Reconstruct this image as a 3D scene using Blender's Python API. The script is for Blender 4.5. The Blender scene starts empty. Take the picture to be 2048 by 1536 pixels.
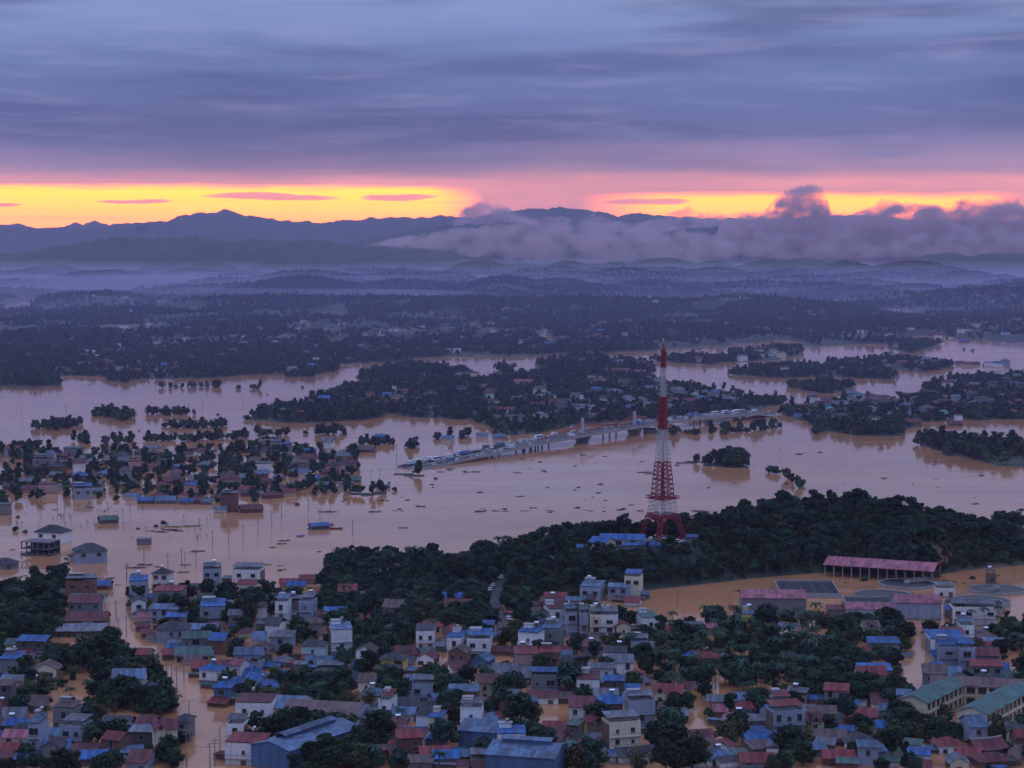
import bpy, math, random
import numpy as np
from mathutils import Vector
R = math.radians
rnd = random.Random(7)
nrng = np.random.default_rng(11)

# ------------------------------------------------------------------ camera
SC = bpy.context.scene
F, CH, VH = 3988.0, 150.0, 495.0          # focal length in photo pixels, height above the flood, horizon row
PITCH = math.atan((768 - VH) / F)
cam_d = bpy.data.cameras.new('camera'); cam = bpy.data.objects.new('camera', cam_d)
SC.collection.objects.link(cam); SC.camera = cam
cam.location = (0, 0, CH); cam.rotation_euler = (math.pi / 2 - PITCH, 0, 0)
cam_d.sensor_width = 36; cam_d.lens = 36 * F / 2048
cam_d.clip_start = 5; cam_d.clip_end = 120000
SC.view_settings.view_transform = 'Standard'; SC.view_settings.look = 'None'
SC.view_settings.exposure = 0.14; SC.view_settings.gamma = 1.0
SC.view_settings.use_curve_mapping = False
SC.cycles.max_bounces = 4; SC.cycles.diffuse_bounces = 2; SC.cycles.glossy_bounces = 2
SC.cycles.volume_bounces = 1; SC.cycles.transparent_max_bounces = 8
SC.cycles.use_denoising = True
SC.cycles.use_adaptive_sampling = True; SC.cycles.adaptive_threshold = 0.04

CP, SP = math.cos(PITCH), math.sin(PITCH)
def ray(u, v):
    cx, cy = (u - 1024) / F, -(v - 768) / F
    return (cx, CP + SP * cy, -SP + CP * cy)
def P(u, v, z=0.0):
    d = ray(u, v); t = (z - CH) / d[2]
    return (d[0] * t, d[1] * t, z)
def proj(x, y, z):
    dz = z - CH
    dep = y * CP - dz * SP; up = y * SP + dz * CP
    return 1024 + F * x / dep, 768 - F * up / dep
def at(u, v, dist):                       # point on the ray at a ground distance
    d = ray(u, v); t = dist / d[1]
    return (d[0] * t, dist, CH + d[2] * t)

# ------------------------------------------------------------------ world: cloud deck with a clear yellow gap at the horizon
W = bpy.data.worlds.new('World'); SC.world = W; W.use_nodes = True
nt = W.node_tree; nt.nodes.clear()
def N(t, **k):
    n = nt.nodes.new(t)
    for a, b in k.items(): setattr(n, a, b)
    return n
def lk(a, b): nt.links.new(a, b)
def M(op, a, b=None, c=None, clamp=False):
    n = N('ShaderNodeMath', operation=op, use_clamp=clamp)
    for i, x in enumerate((a, b, c)):
        if x is None: continue
        if isinstance(x, (int, float)): n.inputs[i].default_value = x
        else: lk(x, n.inputs[i])
    return n.outputs[0]
def MR(x, a, b, c, d, t='SMOOTHSTEP'):
    n = N('ShaderNodeMapRange', interpolation_type=t); lk(x, n.inputs[0])
    for i, q in enumerate((a, b, c, d)): n.inputs[i + 1].default_value = q
    return n.outputs[0]
def lin(r, g, b, k=1.0):
    f = lambda c: (c / 255 / 12.92 if c <= 10 else ((c / 255 + .055) / 1.055) ** 2.4) * k
    return (f(r), f(g), f(b), 1)
def MIX(fac, a, b, mode='MIX'):
    n = N('ShaderNodeMix', data_type='RGBA', blend_type=mode)
    for s, x in ((0, fac), (6, a), (7, b)):
        if isinstance(x, (int, float)): n.inputs[s].default_value = x
        elif isinstance(x, tuple): n.inputs[s].default_value = x
        else: lk(x, n.inputs[s])
    return n.outputs[2]
SUN_AZ, SUN_EL = R(-4), R(1.2)
tc = N('ShaderNodeTexCoord'); sep = N('ShaderNodeSeparateXYZ'); lk(tc.outputs['Generated'], sep.inputs[0])
az = M('MULTIPLY', M('ARCTAN2', sep.outputs[0], sep.outputs[1]), F)          # photo-pixel units, 0 at the view axis
el = M('MULTIPLY', M('ARCSINE', sep.outputs[2]), F)
def noise2(sx, sy, scale, detail, rough=.55, off=0.0):
    cb = N('ShaderNodeCombineXYZ'); lk(M('MULTIPLY', az, sx), cb.inputs[0]); lk(M('MULTIPLY', el, sy), cb.inputs[1])
    cb.inputs[2].default_value = off
    n = N('ShaderNodeTexNoise'); n.inputs['Scale'].default_value = scale; n.inputs['Detail'].default_value = detail
    n.inputs['Roughness'].default_value = rough; lk(cb.outputs[0], n.inputs['Vector']); return n.outputs[0]
n_warp = noise2(1 / 420, 1 / 110, 1, 2, .5, 3.1)
n_str = noise2(1 / 620, 1 / 62, 1, 3, .5, 8.4)
n_fine = noise2(1 / 260, 1 / 26, 1, 4, .6, 1.7)
n_big = noise2(1 / 1400, 1 / 260, 1, 1, .5, 5.0)
elw = M('ADD', el, M('MULTIPLY', M('SUBTRACT', n_warp, .5), 70))
ramp = N('ShaderNodeValToRGB'); cr = ramp.color_ramp; cr.interpolation = 'B_SPLINE'
stops = [(-100, (150, 118, 150)), (70, (196, 138, 150)), (112, (226, 158, 164)), (142, (194, 148, 168)), (175, (162, 138, 168)),
         (222, (112, 114, 156)), (290, (90, 104, 150)), (390, (106, 124, 170)), (480, (126, 146, 190)), (900, (126, 145, 186)), (3000, (142, 156, 194))]
while len(cr.elements) < len(stops): cr.elements.new(.5)
for e_, (p_, c_) in zip(cr.elements, stops): e_.position = (p_ + 100) / 3100; e_.color = lin(*c_)
lk(MR(elw, -100, 3000, 0, 1, 'LINEAR'), ramp.inputs[0])
cloud = ramp.outputs[0]
cloud = MIX(M('MULTIPLY', MR(n_str, .40, .66, 0, 1), MR(el, 120, 260, .25, .78)), cloud, lin(84, 94, 138))
cloud = MIX(M('MULTIPLY', MR(n_fine, .48, .72, 0, 1), .30), cloud, lin(150, 148, 186))
bal = N('ShaderNodeVectorMath', operation='SCALE'); lk(cloud, bal.inputs[0]); lk(MR(n_big, .3, .7, .88, 1.14), bal.inputs['Scale'])
zen = N('ShaderNodeVectorMath', operation='SCALE'); lk(bal.outputs[0], zen.inputs[0]); lk(MR(el, 430, 3400, 1.0, 2.6), zen.inputs['Scale'])
cloud = zen.outputs[0]
# the clear gap: Nishita sky near the set sun, deepened to the photographed yellow
sky = N('ShaderNodeTexSky', sky_type='NISHITA', sun_disc=False, sun_elevation=SUN_EL, sun_rotation=SUN_AZ, air_density=2.0, dust_density=4.0)
gapcol = MIX(.996, sky.outputs[0], (7.2, 1.28, 0.0, 1))
sw = M('MULTIPLY', M('SUBTRACT', n_fine, .5), 26)
els = M('ADD', el, sw)
gap_l = M('MULTIPLY', MR(M('ADD', az, M('MULTIPLY', M('SUBTRACT', n_warp, .5), 260)), -150, -55, 1, 0), MR(els, 108, 126, 1, 0))
gap_r = M('MULTIPLY', M('MULTIPLY', MR(M('ADD', az, sw), 120, 330, 0, 1), MR(az, 900, 1010, 1, .05)), MR(els, 92, 112, 1, 0))
gap = M('MAXIMUM', gap_l, gap_r)
for cu, cv, hw, hh in ((280, 403, 72, 5), (545, 397, 135, 9), (800, 395, 75, 5), (10, 412, 60, 4), (1290, 404, 90, 6), (-240, 400, 120, 7)):   # thin lens clouds hanging in the gap
    q = M('ADD', M('POWER', M('DIVIDE', M('SUBTRACT', az, cu - 1024.0), float(hw)), 2.0), M('POWER', M('DIVIDE', M('SUBTRACT', els, VH - cv + 0.0), float(hh)), 2.0))
    gap = M('MULTIPLY', gap, MR(q, .55, 1.25, .08, 1))
gap = M('MULTIPLY', gap, MR(M('ABSOLUTE', az), 1300, 2600, 1, 0))
gap = M('MULTIPLY', gap, MR(el, -25, 0, 0, 1))          # no clear gap below the horizon
gap = M('MULTIPLY', gap, MR(noise2(1 / 330, 1 / 8, 1, 3, .6, 21.0), .56, .74, 1, .72))
pink = M('MULTIPLY', M('MULTIPLY', MR(els, 122, 158, 1, 0), MR(M('ABSOLUTE', az), 1300, 3200, 1, 0)), MR(n_str, .3, .6, 1, .55))
col = MIX(pink, cloud, lin(255, 160, 150, 1.35))
col = MIX(gap, col, gapcol)
low = N('ShaderNodeVectorMath', operation='SCALE'); lk(col, low.inputs[0]); lk(MR(el, -60, -5, .08, 1), low.inputs['Scale']); col = low.outputs[0]
bg = N('ShaderNodeBackground'); bg.inputs['Strength'].default_value = 1.0
lk(col, bg.inputs[0]); wo = N('ShaderNodeOutputWorld'); lk(bg.outputs[0], wo.inputs[0])

W.cycles.sampling_method = 'MANUAL'; W.cycles.sample_map_resolution = 1024
sd = bpy.data.lights.new('sun', 'SUN'); sd.energy = 0.06; sd.angle = R(70); sd.color = (1, .62, .35)
sun = bpy.data.objects.new('sun', sd); SC.collection.objects.link(sun)
sun.rotation_euler = (math.pi / 2 - SUN_EL, 0, math.pi - SUN_AZ)

# ------------------------------------------------------------------ materials
MATS = {}
def mat(name, col=None, rough=.8, metal=0.0, build=None):
    if name in MATS: return MATS[name]
    m = bpy.data.materials.new(name); m.use_nodes = True
    b = m.node_tree.nodes['Principled BSDF']
    b.inputs['Roughness'].default_value = rough; b.inputs['Metallic'].default_value = metal
    if col: b.inputs['Base Color'].default_value = (*col, 1)
    if build: build(m.node_tree, b, col)
    MATS[name] = m; return m
def nd(t, kind, ins=(), **k):
    n = t.nodes.new(kind)
    for a, b in k.items(): setattr(n, a, b)
    for key, val in ins:
        if hasattr(val, 'links'): t.links.new(val, n.inputs[key])
        else: n.inputs[key].default_value = val
    return n
def mixc(t, fac, a, b, mode='MIX'):
    n = nd(t, 'ShaderNodeMix', data_type='RGBA', blend_type=mode)
    for s, x in ((0, fac), (6, a), (7, b)):
        if hasattr(x, 'links'): t.links.new(x, n.inputs[s])
        else: n.inputs[s].default_value = x if isinstance(x, (int, float)) else ((*x, 1) if len(x) == 3 else x)
    return n.outputs[2]
def mrange(t, x, a, b, c, d):
    n = nd(t, 'ShaderNodeMapRange', [(0, x), (1, a), (2, b), (3, c), (4, d)]); return n.outputs[0]
def b_wall(t, b, col):                    # plaster: blotches, rain streaks, a mud line left by the flood
    tc = nd(t, 'ShaderNodeTexCoord'); oi = nd(t, 'ShaderNodeObjectInfo')
    n1 = nd(t, 'ShaderNodeTexNoise', [('Vector', tc.outputs['Object']), ('Scale', .5), ('Detail', 5)])
    mp = nd(t, 'ShaderNodeMapping', [('Vector', tc.outputs['Object']), ('Scale', (1.6, 1.6, .12))])
    n2 = nd(t, 'ShaderNodeTexNoise', [('Vector', mp.outputs[0]), ('Scale', 1.2), ('Detail', 4)])
    c = mixc(t, mrange(t, n1.outputs[0], .35, .7, 0, .35), col, tuple(x * .55 for x in col))
    c = mixc(t, mrange(t, n2.outputs[0], .5, .75, 0, .5), c, tuple(x * .38 for x in col))
    sx = nd(t, 'ShaderNodeSeparateXYZ', [(0, tc.outputs['Object'])])
    c = mixc(t, mrange(t, sx.outputs[2], .2, 1.1, .65, 0), c, (.16, .095, .05))
    hs = nd(t, 'ShaderNodeHueSaturation', [('Color', c), ('Value', mrange(t, oi.outputs['Random'], 0, 1, .8, 1.15))])
    t.links.new(hs.outputs[0], b.inputs['Base Color'])
def b_roof(t, b, col):                    # metal sheets: each sheet its own tone, dirt and rust
    tc = nd(t, 'ShaderNodeTexCoord'); oi = nd(t, 'ShaderNodeObjectInfo')
    br = nd(t, 'ShaderNodeTexBrick', [('Vector', tc.outputs['Object']), ('Scale', 1.0), ('Mortar Size', .02), ('Brick Width', 1.1), ('Row Height', 4.5),
            ('Color1', (*[x * .7 for x in col], 1)), ('Color2', (*[min(1, x * 1.3 + .01) for x in col], 1)), ('Mortar', (*[x * .6 for x in col], 1))])
    n1 = nd(t, 'ShaderNodeTexNoise', [('Vector', tc.outputs['Object']), ('Scale', .35), ('Detail', 6)])
    c = mixc(t, mrange(t, n1.outputs[0], .46, .66, 0, .65), br.outputs[0], (.085, .06, .05))
    hs = nd(t, 'ShaderNodeHueSaturation', [('Color', c), ('Value', mrange(t, oi.outputs['Random'], 0, 1, .75, 1.2))])
    t.links.new(hs.outputs[0], b.inputs['Base Color']); b.inputs['Specular IOR Level'].default_value = .3
def b_leaf(t, b, col):
    tc = nd(t, 'ShaderNodeTexCoord'); oi = nd(t, 'ShaderNodeObjectInfo')
    n1 = nd(t, 'ShaderNodeTexNoise', [('Vector', tc.outputs['Object']), ('Scale', .55), ('Detail', 4)])
    c = mixc(t, mrange(t, n1.outputs[0], .32, .68, 0, 1), tuple(x * .6 for x in col), tuple(x * 1.4 for x in col))
    hs = nd(t, 'ShaderNodeHueSaturation', [('Color', c), ('Hue', mrange(t, oi.outputs['Random'], 0, 1, .475, .525)), ('Value', mrange(t, oi.outputs['Random'], 0, 1, .5, 1.6))])
    t.links.new(hs.outputs[0], b.inputs['Base Color']); b.inputs['Specular IOR Level'].default_value = .25
def b_plain(t, b, col):
    tc = nd(t, 'ShaderNodeTexCoord'); oi = nd(t, 'ShaderNodeObjectInfo')
    n1 = nd(t, 'ShaderNodeTexNoise', [('Vector', tc.outputs['Object']), ('Scale', .8), ('Detail', 5)])
    c = mixc(t, mrange(t, n1.outputs[0], .35, .7, 0, .6), col, tuple(x * .55 for x in col))
    t.links.new(c, b.inputs['Base Color'])
def b_water(t, b, col):                   # silty flood water: brown body, mirror surface, faint current streaks
    tc = nd(t, 'ShaderNodeTexCoord')
    mp = nd(t, 'ShaderNodeMapping', [('Vector', tc.outputs['Object']), ('Scale', (.004, .012, 1)), ('Rotation', (0, 0, .2))])
    n1 = nd(t, 'ShaderNodeTexNoise', [('Vector', mp.outputs[0]), ('Scale', 1), ('Detail', 6), ('Distortion', .6)])
    c = mixc(t, mrange(t, n1.outputs[0], .3, .7, 0, 1), tuple(x * .8 for x in col), tuple(x * 1.16 for x in col))
    t.links.new(c, b.inputs['Base Color'])
    n2 = nd(t, 'ShaderNodeTexNoise', [('Vector', tc.outputs['Object']), ('Scale', .35), ('Detail', 3)])
    mp3 = nd(t, 'ShaderNodeMapping', [('Vector', tc.outputs['Object']), ('Scale', (.012, .05, 1)), ('Rotation', (0, 0, .25))])
    n3 = nd(t, 'ShaderNodeTexNoise', [('Vector', mp3.outputs[0]), ('Scale', 1), ('Detail', 5), ('Distortion', .8)])
    t.links.new(mrange(t, n3.outputs[0], .35, .7, .03, .17), b.inputs['Roughness'])
    bp = nd(t, 'ShaderNodeBump', [('Height', n2.outputs[0]), ('Strength', .06), ('Distance', .25)])
    t.links.new(bp.outputs[0], b.inputs['Normal']); b.inputs['IOR'].default_value = 1.33
def b_ground(t, b, col):
    tc = nd(t, 'ShaderNodeTexCoord')
    n1 = nd(t, 'ShaderNodeTexNoise', [('Vector', tc.outputs['Object']), ('Scale', .006), ('Detail', 8), ('Roughness', .65)])
    n2 = nd(t, 'ShaderNodeTexNoise', [('Vector', tc.outputs['Object']), ('Scale', .05), ('Detail', 6), ('Roughness', .7)])
    n3 = nd(t, 'ShaderNodeTexVoronoi', [('Vector', tc.outputs['Object']), ('Scale', .008)])
    c = mixc(t, mrange(t, n1.outputs[0], .35, .65, 0, 1), (.018, .034, .022), (.032, .052, .03))
    c = mixc(t, mrange(t, n2.outputs[0], .55, .7, 0, .6), c, (.014, .028, .015))
    f = nd(t, 'ShaderNodeMath', [(0, n3.outputs['Color']), (1, .88)], operation='GREATER_THAN')
    c = mixc(t, f.outputs[0], c, (.085, .075, .05))
    t.links.new(c, b.inputs['Base Color'])
def b_forest(t, b, col):
    tc = nd(t, 'ShaderNodeTexCoord')
    n1 = nd(t, 'ShaderNodeTexNoise', [('Vector', tc.outputs['Object']), ('Scale', .012), ('Detail', 9), ('Roughness', .7)])
    t.links.new(mixc(t, mrange(t, n1.outputs[0], .35, .65, 0, 1), tuple(x * .5 for x in col), tuple(x * 1.4 for x in col)), b.inputs['Base Color'])
WALLS = dict(white=(.74, .74, .74), cream=(.68, .6, .44), grey=(.2, .2, .21), bluegrey=(.29, .33, .42), brick=(.18, .09, .07), yellow=(.68, .47, .13),
             pink=(.46, .3, .27), cyan=(.42, .62, .62), dark=(.12, .11, .11), brown=(.15, .1, .085), green=(.5, .55, .26), blue=(.06, .14, .27))
ROOFS = dict(blue=(.024, .1, .28), red=(.19, .035, .04), maroon=(.11, .03, .038), pink=(.3, .1, .13), grey=(.12, .135, .165), dark=(.035, .04, .052),
             green=(.055, .12, .11), brown=(.11, .07, .07), sky=(.085, .145, .235), teal=(.03, .36, .34))
WORD_W = dict(bluegrey='blue-grey', dark='dark timber', brick='brick', cyan='pale cyan')
WORD_R = dict(sky='pale blue', dark='dark grey', maroon='dark red')
def WM(k): return mat('wall_' + k, WALLS[k], .85, 0, b_wall)
def RM(k): return mat('roof_' + k, ROOFS[k], .8, 0, b_roof)
m_glass = mat('glass', (.02, .025, .03), .12)
m_frame = mat('frame', (.24, .22, .21), .7)
m_steel = mat('steel', (.7, .72, .75), .25, .9)
m_conc = mat('concrete', (.33, .33, .32), .9, 0, b_plain)
m_concd = mat('concrete_dark', (.13, .13, .135), .9, 0, b_plain)
m_water = mat('water', (.45, .212, .10), .1, 0, b_water)
m_ground = mat('ground', (.05, .07, .03), .95, 0, b_ground)
m_forest = mat('forest', (.03, .052, .028), .95, 0, b_forest)
m_bark = mat('bark', (.1, .075, .055), .9)
LEAF = [mat('leaf_%s' % k, c, .75, 0, b_leaf) for k, c in (('deep', (.014, .038, .022)), ('fresh', (.032, .07, .027)), ('olive', (.05, .056, .024)), ('mid', (.017, .044, .025)))]
m_red = mat('red_paint', (.27, .02, .04), .5, 0, b_plain)
m_whitep = mat('white_paint', (.55, .55, .53), .5, 0, b_plain)
m_asph = mat('asphalt', (.06, .06, .065), .9, 0, b_plain)
m_tank = mat('murky_tank_water', (.012, .016, .02), .35)
m_debris = mat('debris', (.045, .045, .03), .95, 0, b_plain)
m_earth = mat('red_earth', (.2, .075, .045), .95, 0, b_plain)
m_wire = mat('wire', (.05, .05, .05), .8)
m_pole = mat('pole', (.2, .19, .18), .9)

# ------------------------------------------------------------------ mesh helpers
COL = SC.collection
class MB:
    def __init__(s): s.v = []; s.f = []; s.m = []; s.mats = []
    def mi(s, m):
        if m not in s.mats: s.mats.append(m)
        return s.mats.index(m)
    def face(s, pts, m):
        i = len(s.v); s.v += pts; s.f.append(tuple(range(i, i + len(pts)))); s.m.append(s.mi(m))
    def box(s, x0, x1, y0, y1, z0, z1, m, tr=None):
        p = [(x0, y0, z0), (x1, y0, z0), (x1, y1, z0), (x0, y1, z0), (x0, y0, z1), (x1, y0, z1), (x1, y1, z1), (x0, y1, z1)]
        s.hexa(p, m, tr)
    def hexa(s, p, m, tr=None):
        if tr: p = [tr(q) for q in p]
        i = len(s.v); s.v += p; k = s.mi(m)
        for q in ((3, 2, 1, 0), (4, 5, 6, 7), (0, 1, 5, 4), (1, 2, 6, 5), (2, 3, 7, 6), (3, 0, 4, 7)):
            s.f.append(tuple(i + a for a in q)); s.m.append(k)
    def prism(s, prof, y0, y1, m, axis='y'):        # closed profile in x,z run along y (or profile in y,z run along x)
        n = len(prof); i = len(s.v); k = s.mi(m)
        for yy in (y0, y1):
            for a, b in prof: s.v.append((a, yy, b) if axis == 'y' else (yy, a, b))
        fl = lambda t: t if axis == 'y' else t[::-1]
        for a in range(n):
            b = (a + 1) % n; s.f.append(fl((i + a, i + b, i + n + b, i + n + a))); s.m.append(k)
        s.f.append(fl(tuple(i + n - 1 - a for a in range(n)))); s.m.append(k)
        s.f.append(fl(tuple(i + n + a for a in range(n)))); s.m.append(k)
    def strut(s, a, b, r, m):
        a, b = Vector(a), Vector(b); d = (b - a)
        if d.length < 1e-6: return
        d.normalize(); x = d.cross(Vector((0, 0, 1)) if abs(d.z) < .9 else Vector((1, 0, 0))).normalized(); y = d.cross(x)
        p = [tuple(q + x * (r * c) + y * (r * e)) for q in (a, b) for c, e in ((-1, -1), (1, -1), (1, 1), (-1, 1))]
        s.hexa(p, m)
    def cyl(s, c, r, z0, z1, m, n=16, r1=None, cap=True):
        i = len(s.v); k = s.mi(m); r1 = r if r1 is None else r1
        for z, q in ((z0, r), (z1, r1)):
            for a in range(n):
                t = 2 * math.pi * a / n; s.v.append((c[0] + q * math.cos(t), c[1] + q * math.sin(t), z))
        for a in range(n):
            b = (a + 1) % n; s.f.append((i + a, i + b, i + n + b, i + n + a)); s.m.append(k)
        if cap:
            s.f.append(tuple(i + n + a for a in range(n))); s.m.append(k)
            s.f.append(tuple(i + n - 1 - a for a in range(n))); s.m.append(k)
    def hcyl(s, c, r, l, m, n=10):                   # lying cylinder along x
        i = len(s.v); k = s.mi(m)
        for x in (-l / 2, l / 2):
            for a in range(n):
                t = 2 * math.pi * a / n; s.v.append((c[0] + x, c[1] + r * math.cos(t), c[2] + r * math.sin(t)))
        for a in range(n):
            b = (a + 1) % n; s.f.append((i + a, i + b, i + n + b, i + n + a)); s.m.append(k)
        s.f.append(tuple(i + n - 1 - a for a in range(n))); s.m.append(k); s.f.append(tuple(i + n + a for a in range(n))); s.m.append(k)
    def mesh(s, name):
        me = bpy.data.meshes.new(name); me.from_pydata(s.v, [], s.f)
        for m in s.mats: me.materials.append(m)
        if len(s.mats) > 1: me.polygons.foreach_set('material_index', s.m)
        me.update(); return me
    def build(s, name, parent=None, loc=None): return link(name, s.mesh(name), parent, loc)
def link(name, me, parent=None, loc=None, rz=None):
    o = bpy.data.objects.new(name, me); COL.objects.link(o)
    if parent: o.parent = parent
    if loc: o.location = loc
    if rz is not None: o.rotation_euler.z = rz
    return o
def empty(name, loc, rz=0.0):
    o = bpy.data.objects.new(name, None); COL.objects.link(o); o.location = loc; o.rotation_euler.z = rz; o.empty_display_size = .5
    return o
def tag(o, label=None, cat=None, group=None, kind=None):
    for k, x in (('label', label), ('category', cat), ('group', group), ('kind', kind)):
        if x: o[k] = x
    return o
def np_mesh(name, v, f, mats, smooth=False):
    me = bpy.data.meshes.new(name); v = np.asarray(v, np.float32); f = np.asarray(f, np.int32); n = f.shape[1]
    me.vertices.add(len(v)); me.vertices.foreach_set('co', v.ravel())
    me.loops.add(f.size); me.loops.foreach_set('vertex_index', f.ravel())
    me.polygons.add(len(f)); me.polygons.foreach_set('loop_start', np.arange(0, f.size, n, dtype=np.int32))
    if smooth: me.polygons.foreach_set('use_smooth', np.ones(len(f), bool))
    for m in mats: me.materials.append(m)
    me.update(calc_edges=True); me.validate(); return me

# value noise
_perm = nrng.permutation(4096); _val = nrng.random(4096)
def _h(i, j): return _val[(_perm[(i & 4095)] + j) & 4095]
def vnoise(x, y):
    x = np.asarray(x, float); y = np.asarray(y, float)
    i = np.floor(x).astype(int); j = np.floor(y).astype(int); fx, fy = x - i, y - j
    fx = fx * fx * (3 - 2 * fx); fy = fy * fy * (3 - 2 * fy)
    a = _h(i, j) * (1 - fx) + _h(i + 1, j) * fx; b = _h(i, j + 1) * (1 - fx) + _h(i + 1, j + 1) * fx
    return a * (1 - fy) + b * fy
def fbm(x, y, o=4, g=.5):
    t = 0; a = 1; s = 0
    for k in range(o):
        t = t + a * vnoise(np.asarray(x) * 2 ** k + 17.3 * k, np.asarray(y) * 2 ** k + 9.1 * k); s += a; a *= g
    return t / s
def inside(poly, x, y):
    x = np.asarray(x, float); y = np.asarray(y, float); r = np.zeros(x.shape, bool); n = len(poly)
    for k in range(n):
        (x0, y0), (x1, y1) = poly[k], poly[(k + 1) % n]
        if y0 == y1: continue
        c = ((y0 > y) != (y1 > y)) & (x < (x1 - x0) * (y - y0) / (y1 - y0) + x0); r ^= c
    return r

# ------------------------------------------------------------------ terrain
FAR_SHORE = [(-900, 772), (0, 772), (110, 772), (116, 754), (210, 757), (250, 769), (300, 756), (450, 758), (560, 748), (640, 753), (680, 741), (660, 729), (720, 728),
             (850, 717), (960, 709), (1020, 713), (1130, 706), (1200, 706), (1300, 702), (1420, 692), (1560, 684), (1640, 695), (1700, 690), (1790, 692), (1830, 712), (2048, 722), (3000, 722)]
ISLANDS = [
    [(722, 766), (745, 745), (800, 733), (870, 731), (940, 745), (968, 764), (900, 769)],
    [(493, 842), (530, 815), (600, 802), (650, 792), (700, 777), (800, 771), (960, 767), (1000, 752), (1080, 746), (1180, 737), (1280, 745), (1310, 765), (1480, 790),
     (1555, 790), (1560, 808), (1420, 834), (1200, 852), (1080, 862), (1000, 868), (960, 842), (780, 827), (720, 842), (560, 846)],
    [(985, 738), (1000, 728), (1030, 735), (1015, 742)], [(1068, 729), (1110, 714), (1200, 716), (1290, 726), (1310, 745), (1200, 747)],
    [(1560, 830), (1560, 812), (1640, 800), (1700, 790), (1800, 796), (1900, 790), (2100, 780), (2500, 780), (2500, 838), (2048, 838), (1830, 842), (1815, 868), (1780, 872), (1640, 862)],
    [(1455, 750), (1500, 738), (1640, 733), (1812, 752), (1780, 762), (1640, 752), (1560, 757)], [(1298, 722), (1400, 716), (1500, 702), (1600, 697), (1602, 716), (1420, 729)],
    [(1838, 777), (1900, 757), (2048, 752), (2500, 752), (2500, 785), (1930, 800)], [(1576, 776), (1650, 765), (1722, 774), (1650, 785)],
    [(1640, 727), (1800, 722), (1900, 731), (1845, 746), (1700, 742)],
    [(1835, 886), (1850, 880), (1940, 884), (2048, 884), (2400, 890), (2400, 945), (2048, 936), (1990, 934), (1955, 922), (1880, 905)],
    [(0, 906), (40, 893), (92, 894), (92, 902)], [(-400, 935), (0, 892), (0, 910)], [(1405, 928), (1450, 920), (1502, 927), (1495, 931)],
]
SPITS = [[(780, 948), (815, 947), (850, 952), (820, 954)], [(680, 989), (760, 984), (790, 986), (740, 992)], [(1345, 926), (1395, 921), (1405, 925), (1380, 928)],
         [(430, 980), (512, 977), (548, 981), (470, 984)], [(510, 1000), (535, 998), (545, 1001)]]
FAR_WATER = [[(1066, 662), (1090, 660), (1114, 682), (1100, 686), (1072, 676)], [(1788, 678), (1830, 670), (1905, 668), (1900, 677), (1850, 682)], [(865, 636), (900, 633), (944, 637), (905, 641)],
             [(12, 606), (74, 602), (76, 609), (20, 613)], [(150, 596), (182, 594), (182, 598)], [(185, 598), (210, 597), (208, 601)], [(1430, 614), (1458, 612), (1458, 617)], [(1742, 622), (1800, 618), (1850, 622), (1790, 626)],
             [(1850, 706), (1900, 692), (1950, 680), (2048, 686), (2500, 690), (2500, 714), (2048, 716), (1960, 716)], [(880, 670), (910, 666), (905, 676)], [(940, 672), (1000, 668), (1020, 674), (960, 680)], [(700, 700), (740, 697), (730, 703)],
             [(1665, 640), (1690, 636), (1690, 643)], [(580, 630), (600, 627), (600, 632)], [(1180, 668), (1210, 664), (1205, 672)], [(1540, 640), (1560, 637), (1556, 643)], [(1730, 634), (1765, 631), (1760, 637)], [(520, 678), (600, 676), (575, 684)],
             [(1320, 695), (1420, 690), (1440, 694), (1340, 702)], [(1480, 688), (1560, 680), (1600, 684), (1540, 694), (1500, 696)], [(770, 690), (800, 686), (800, 692)], [(1430, 640), (1448, 637), (1446, 643)]]
HILL_U = [600, 700, 800, 900, 1000, 1100, 1200, 1330, 1420, 1500, 1640, 1750, 1850, 1950, 2048, 2200, 2400]
HILL_D = [960, 930, 890, 872, 884, 893, 905, 925, 945, 958, 972, 966, 962, 960, 955, 960, 980]
HILL_Z = [-3, -1, 0.8, 3.0, 5.5, 9.5, 13.2, 14.4, 13.0, 14.5, 20.0, 18.0, 13.0, 6.5, 2.5, 2, -3]
HILL_F = [900, 880, 862, 838, 828, 832, 842, 862, 872, 886, 905, 905, 890, 912, 925, 935, 960]     # front foot distance
HILL_B = [1000, 985, 950, 930, 945, 952, 968, 985, 1005, 1030, 1050, 1045, 1030, 1020, 1005, 1005, 1000]
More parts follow.
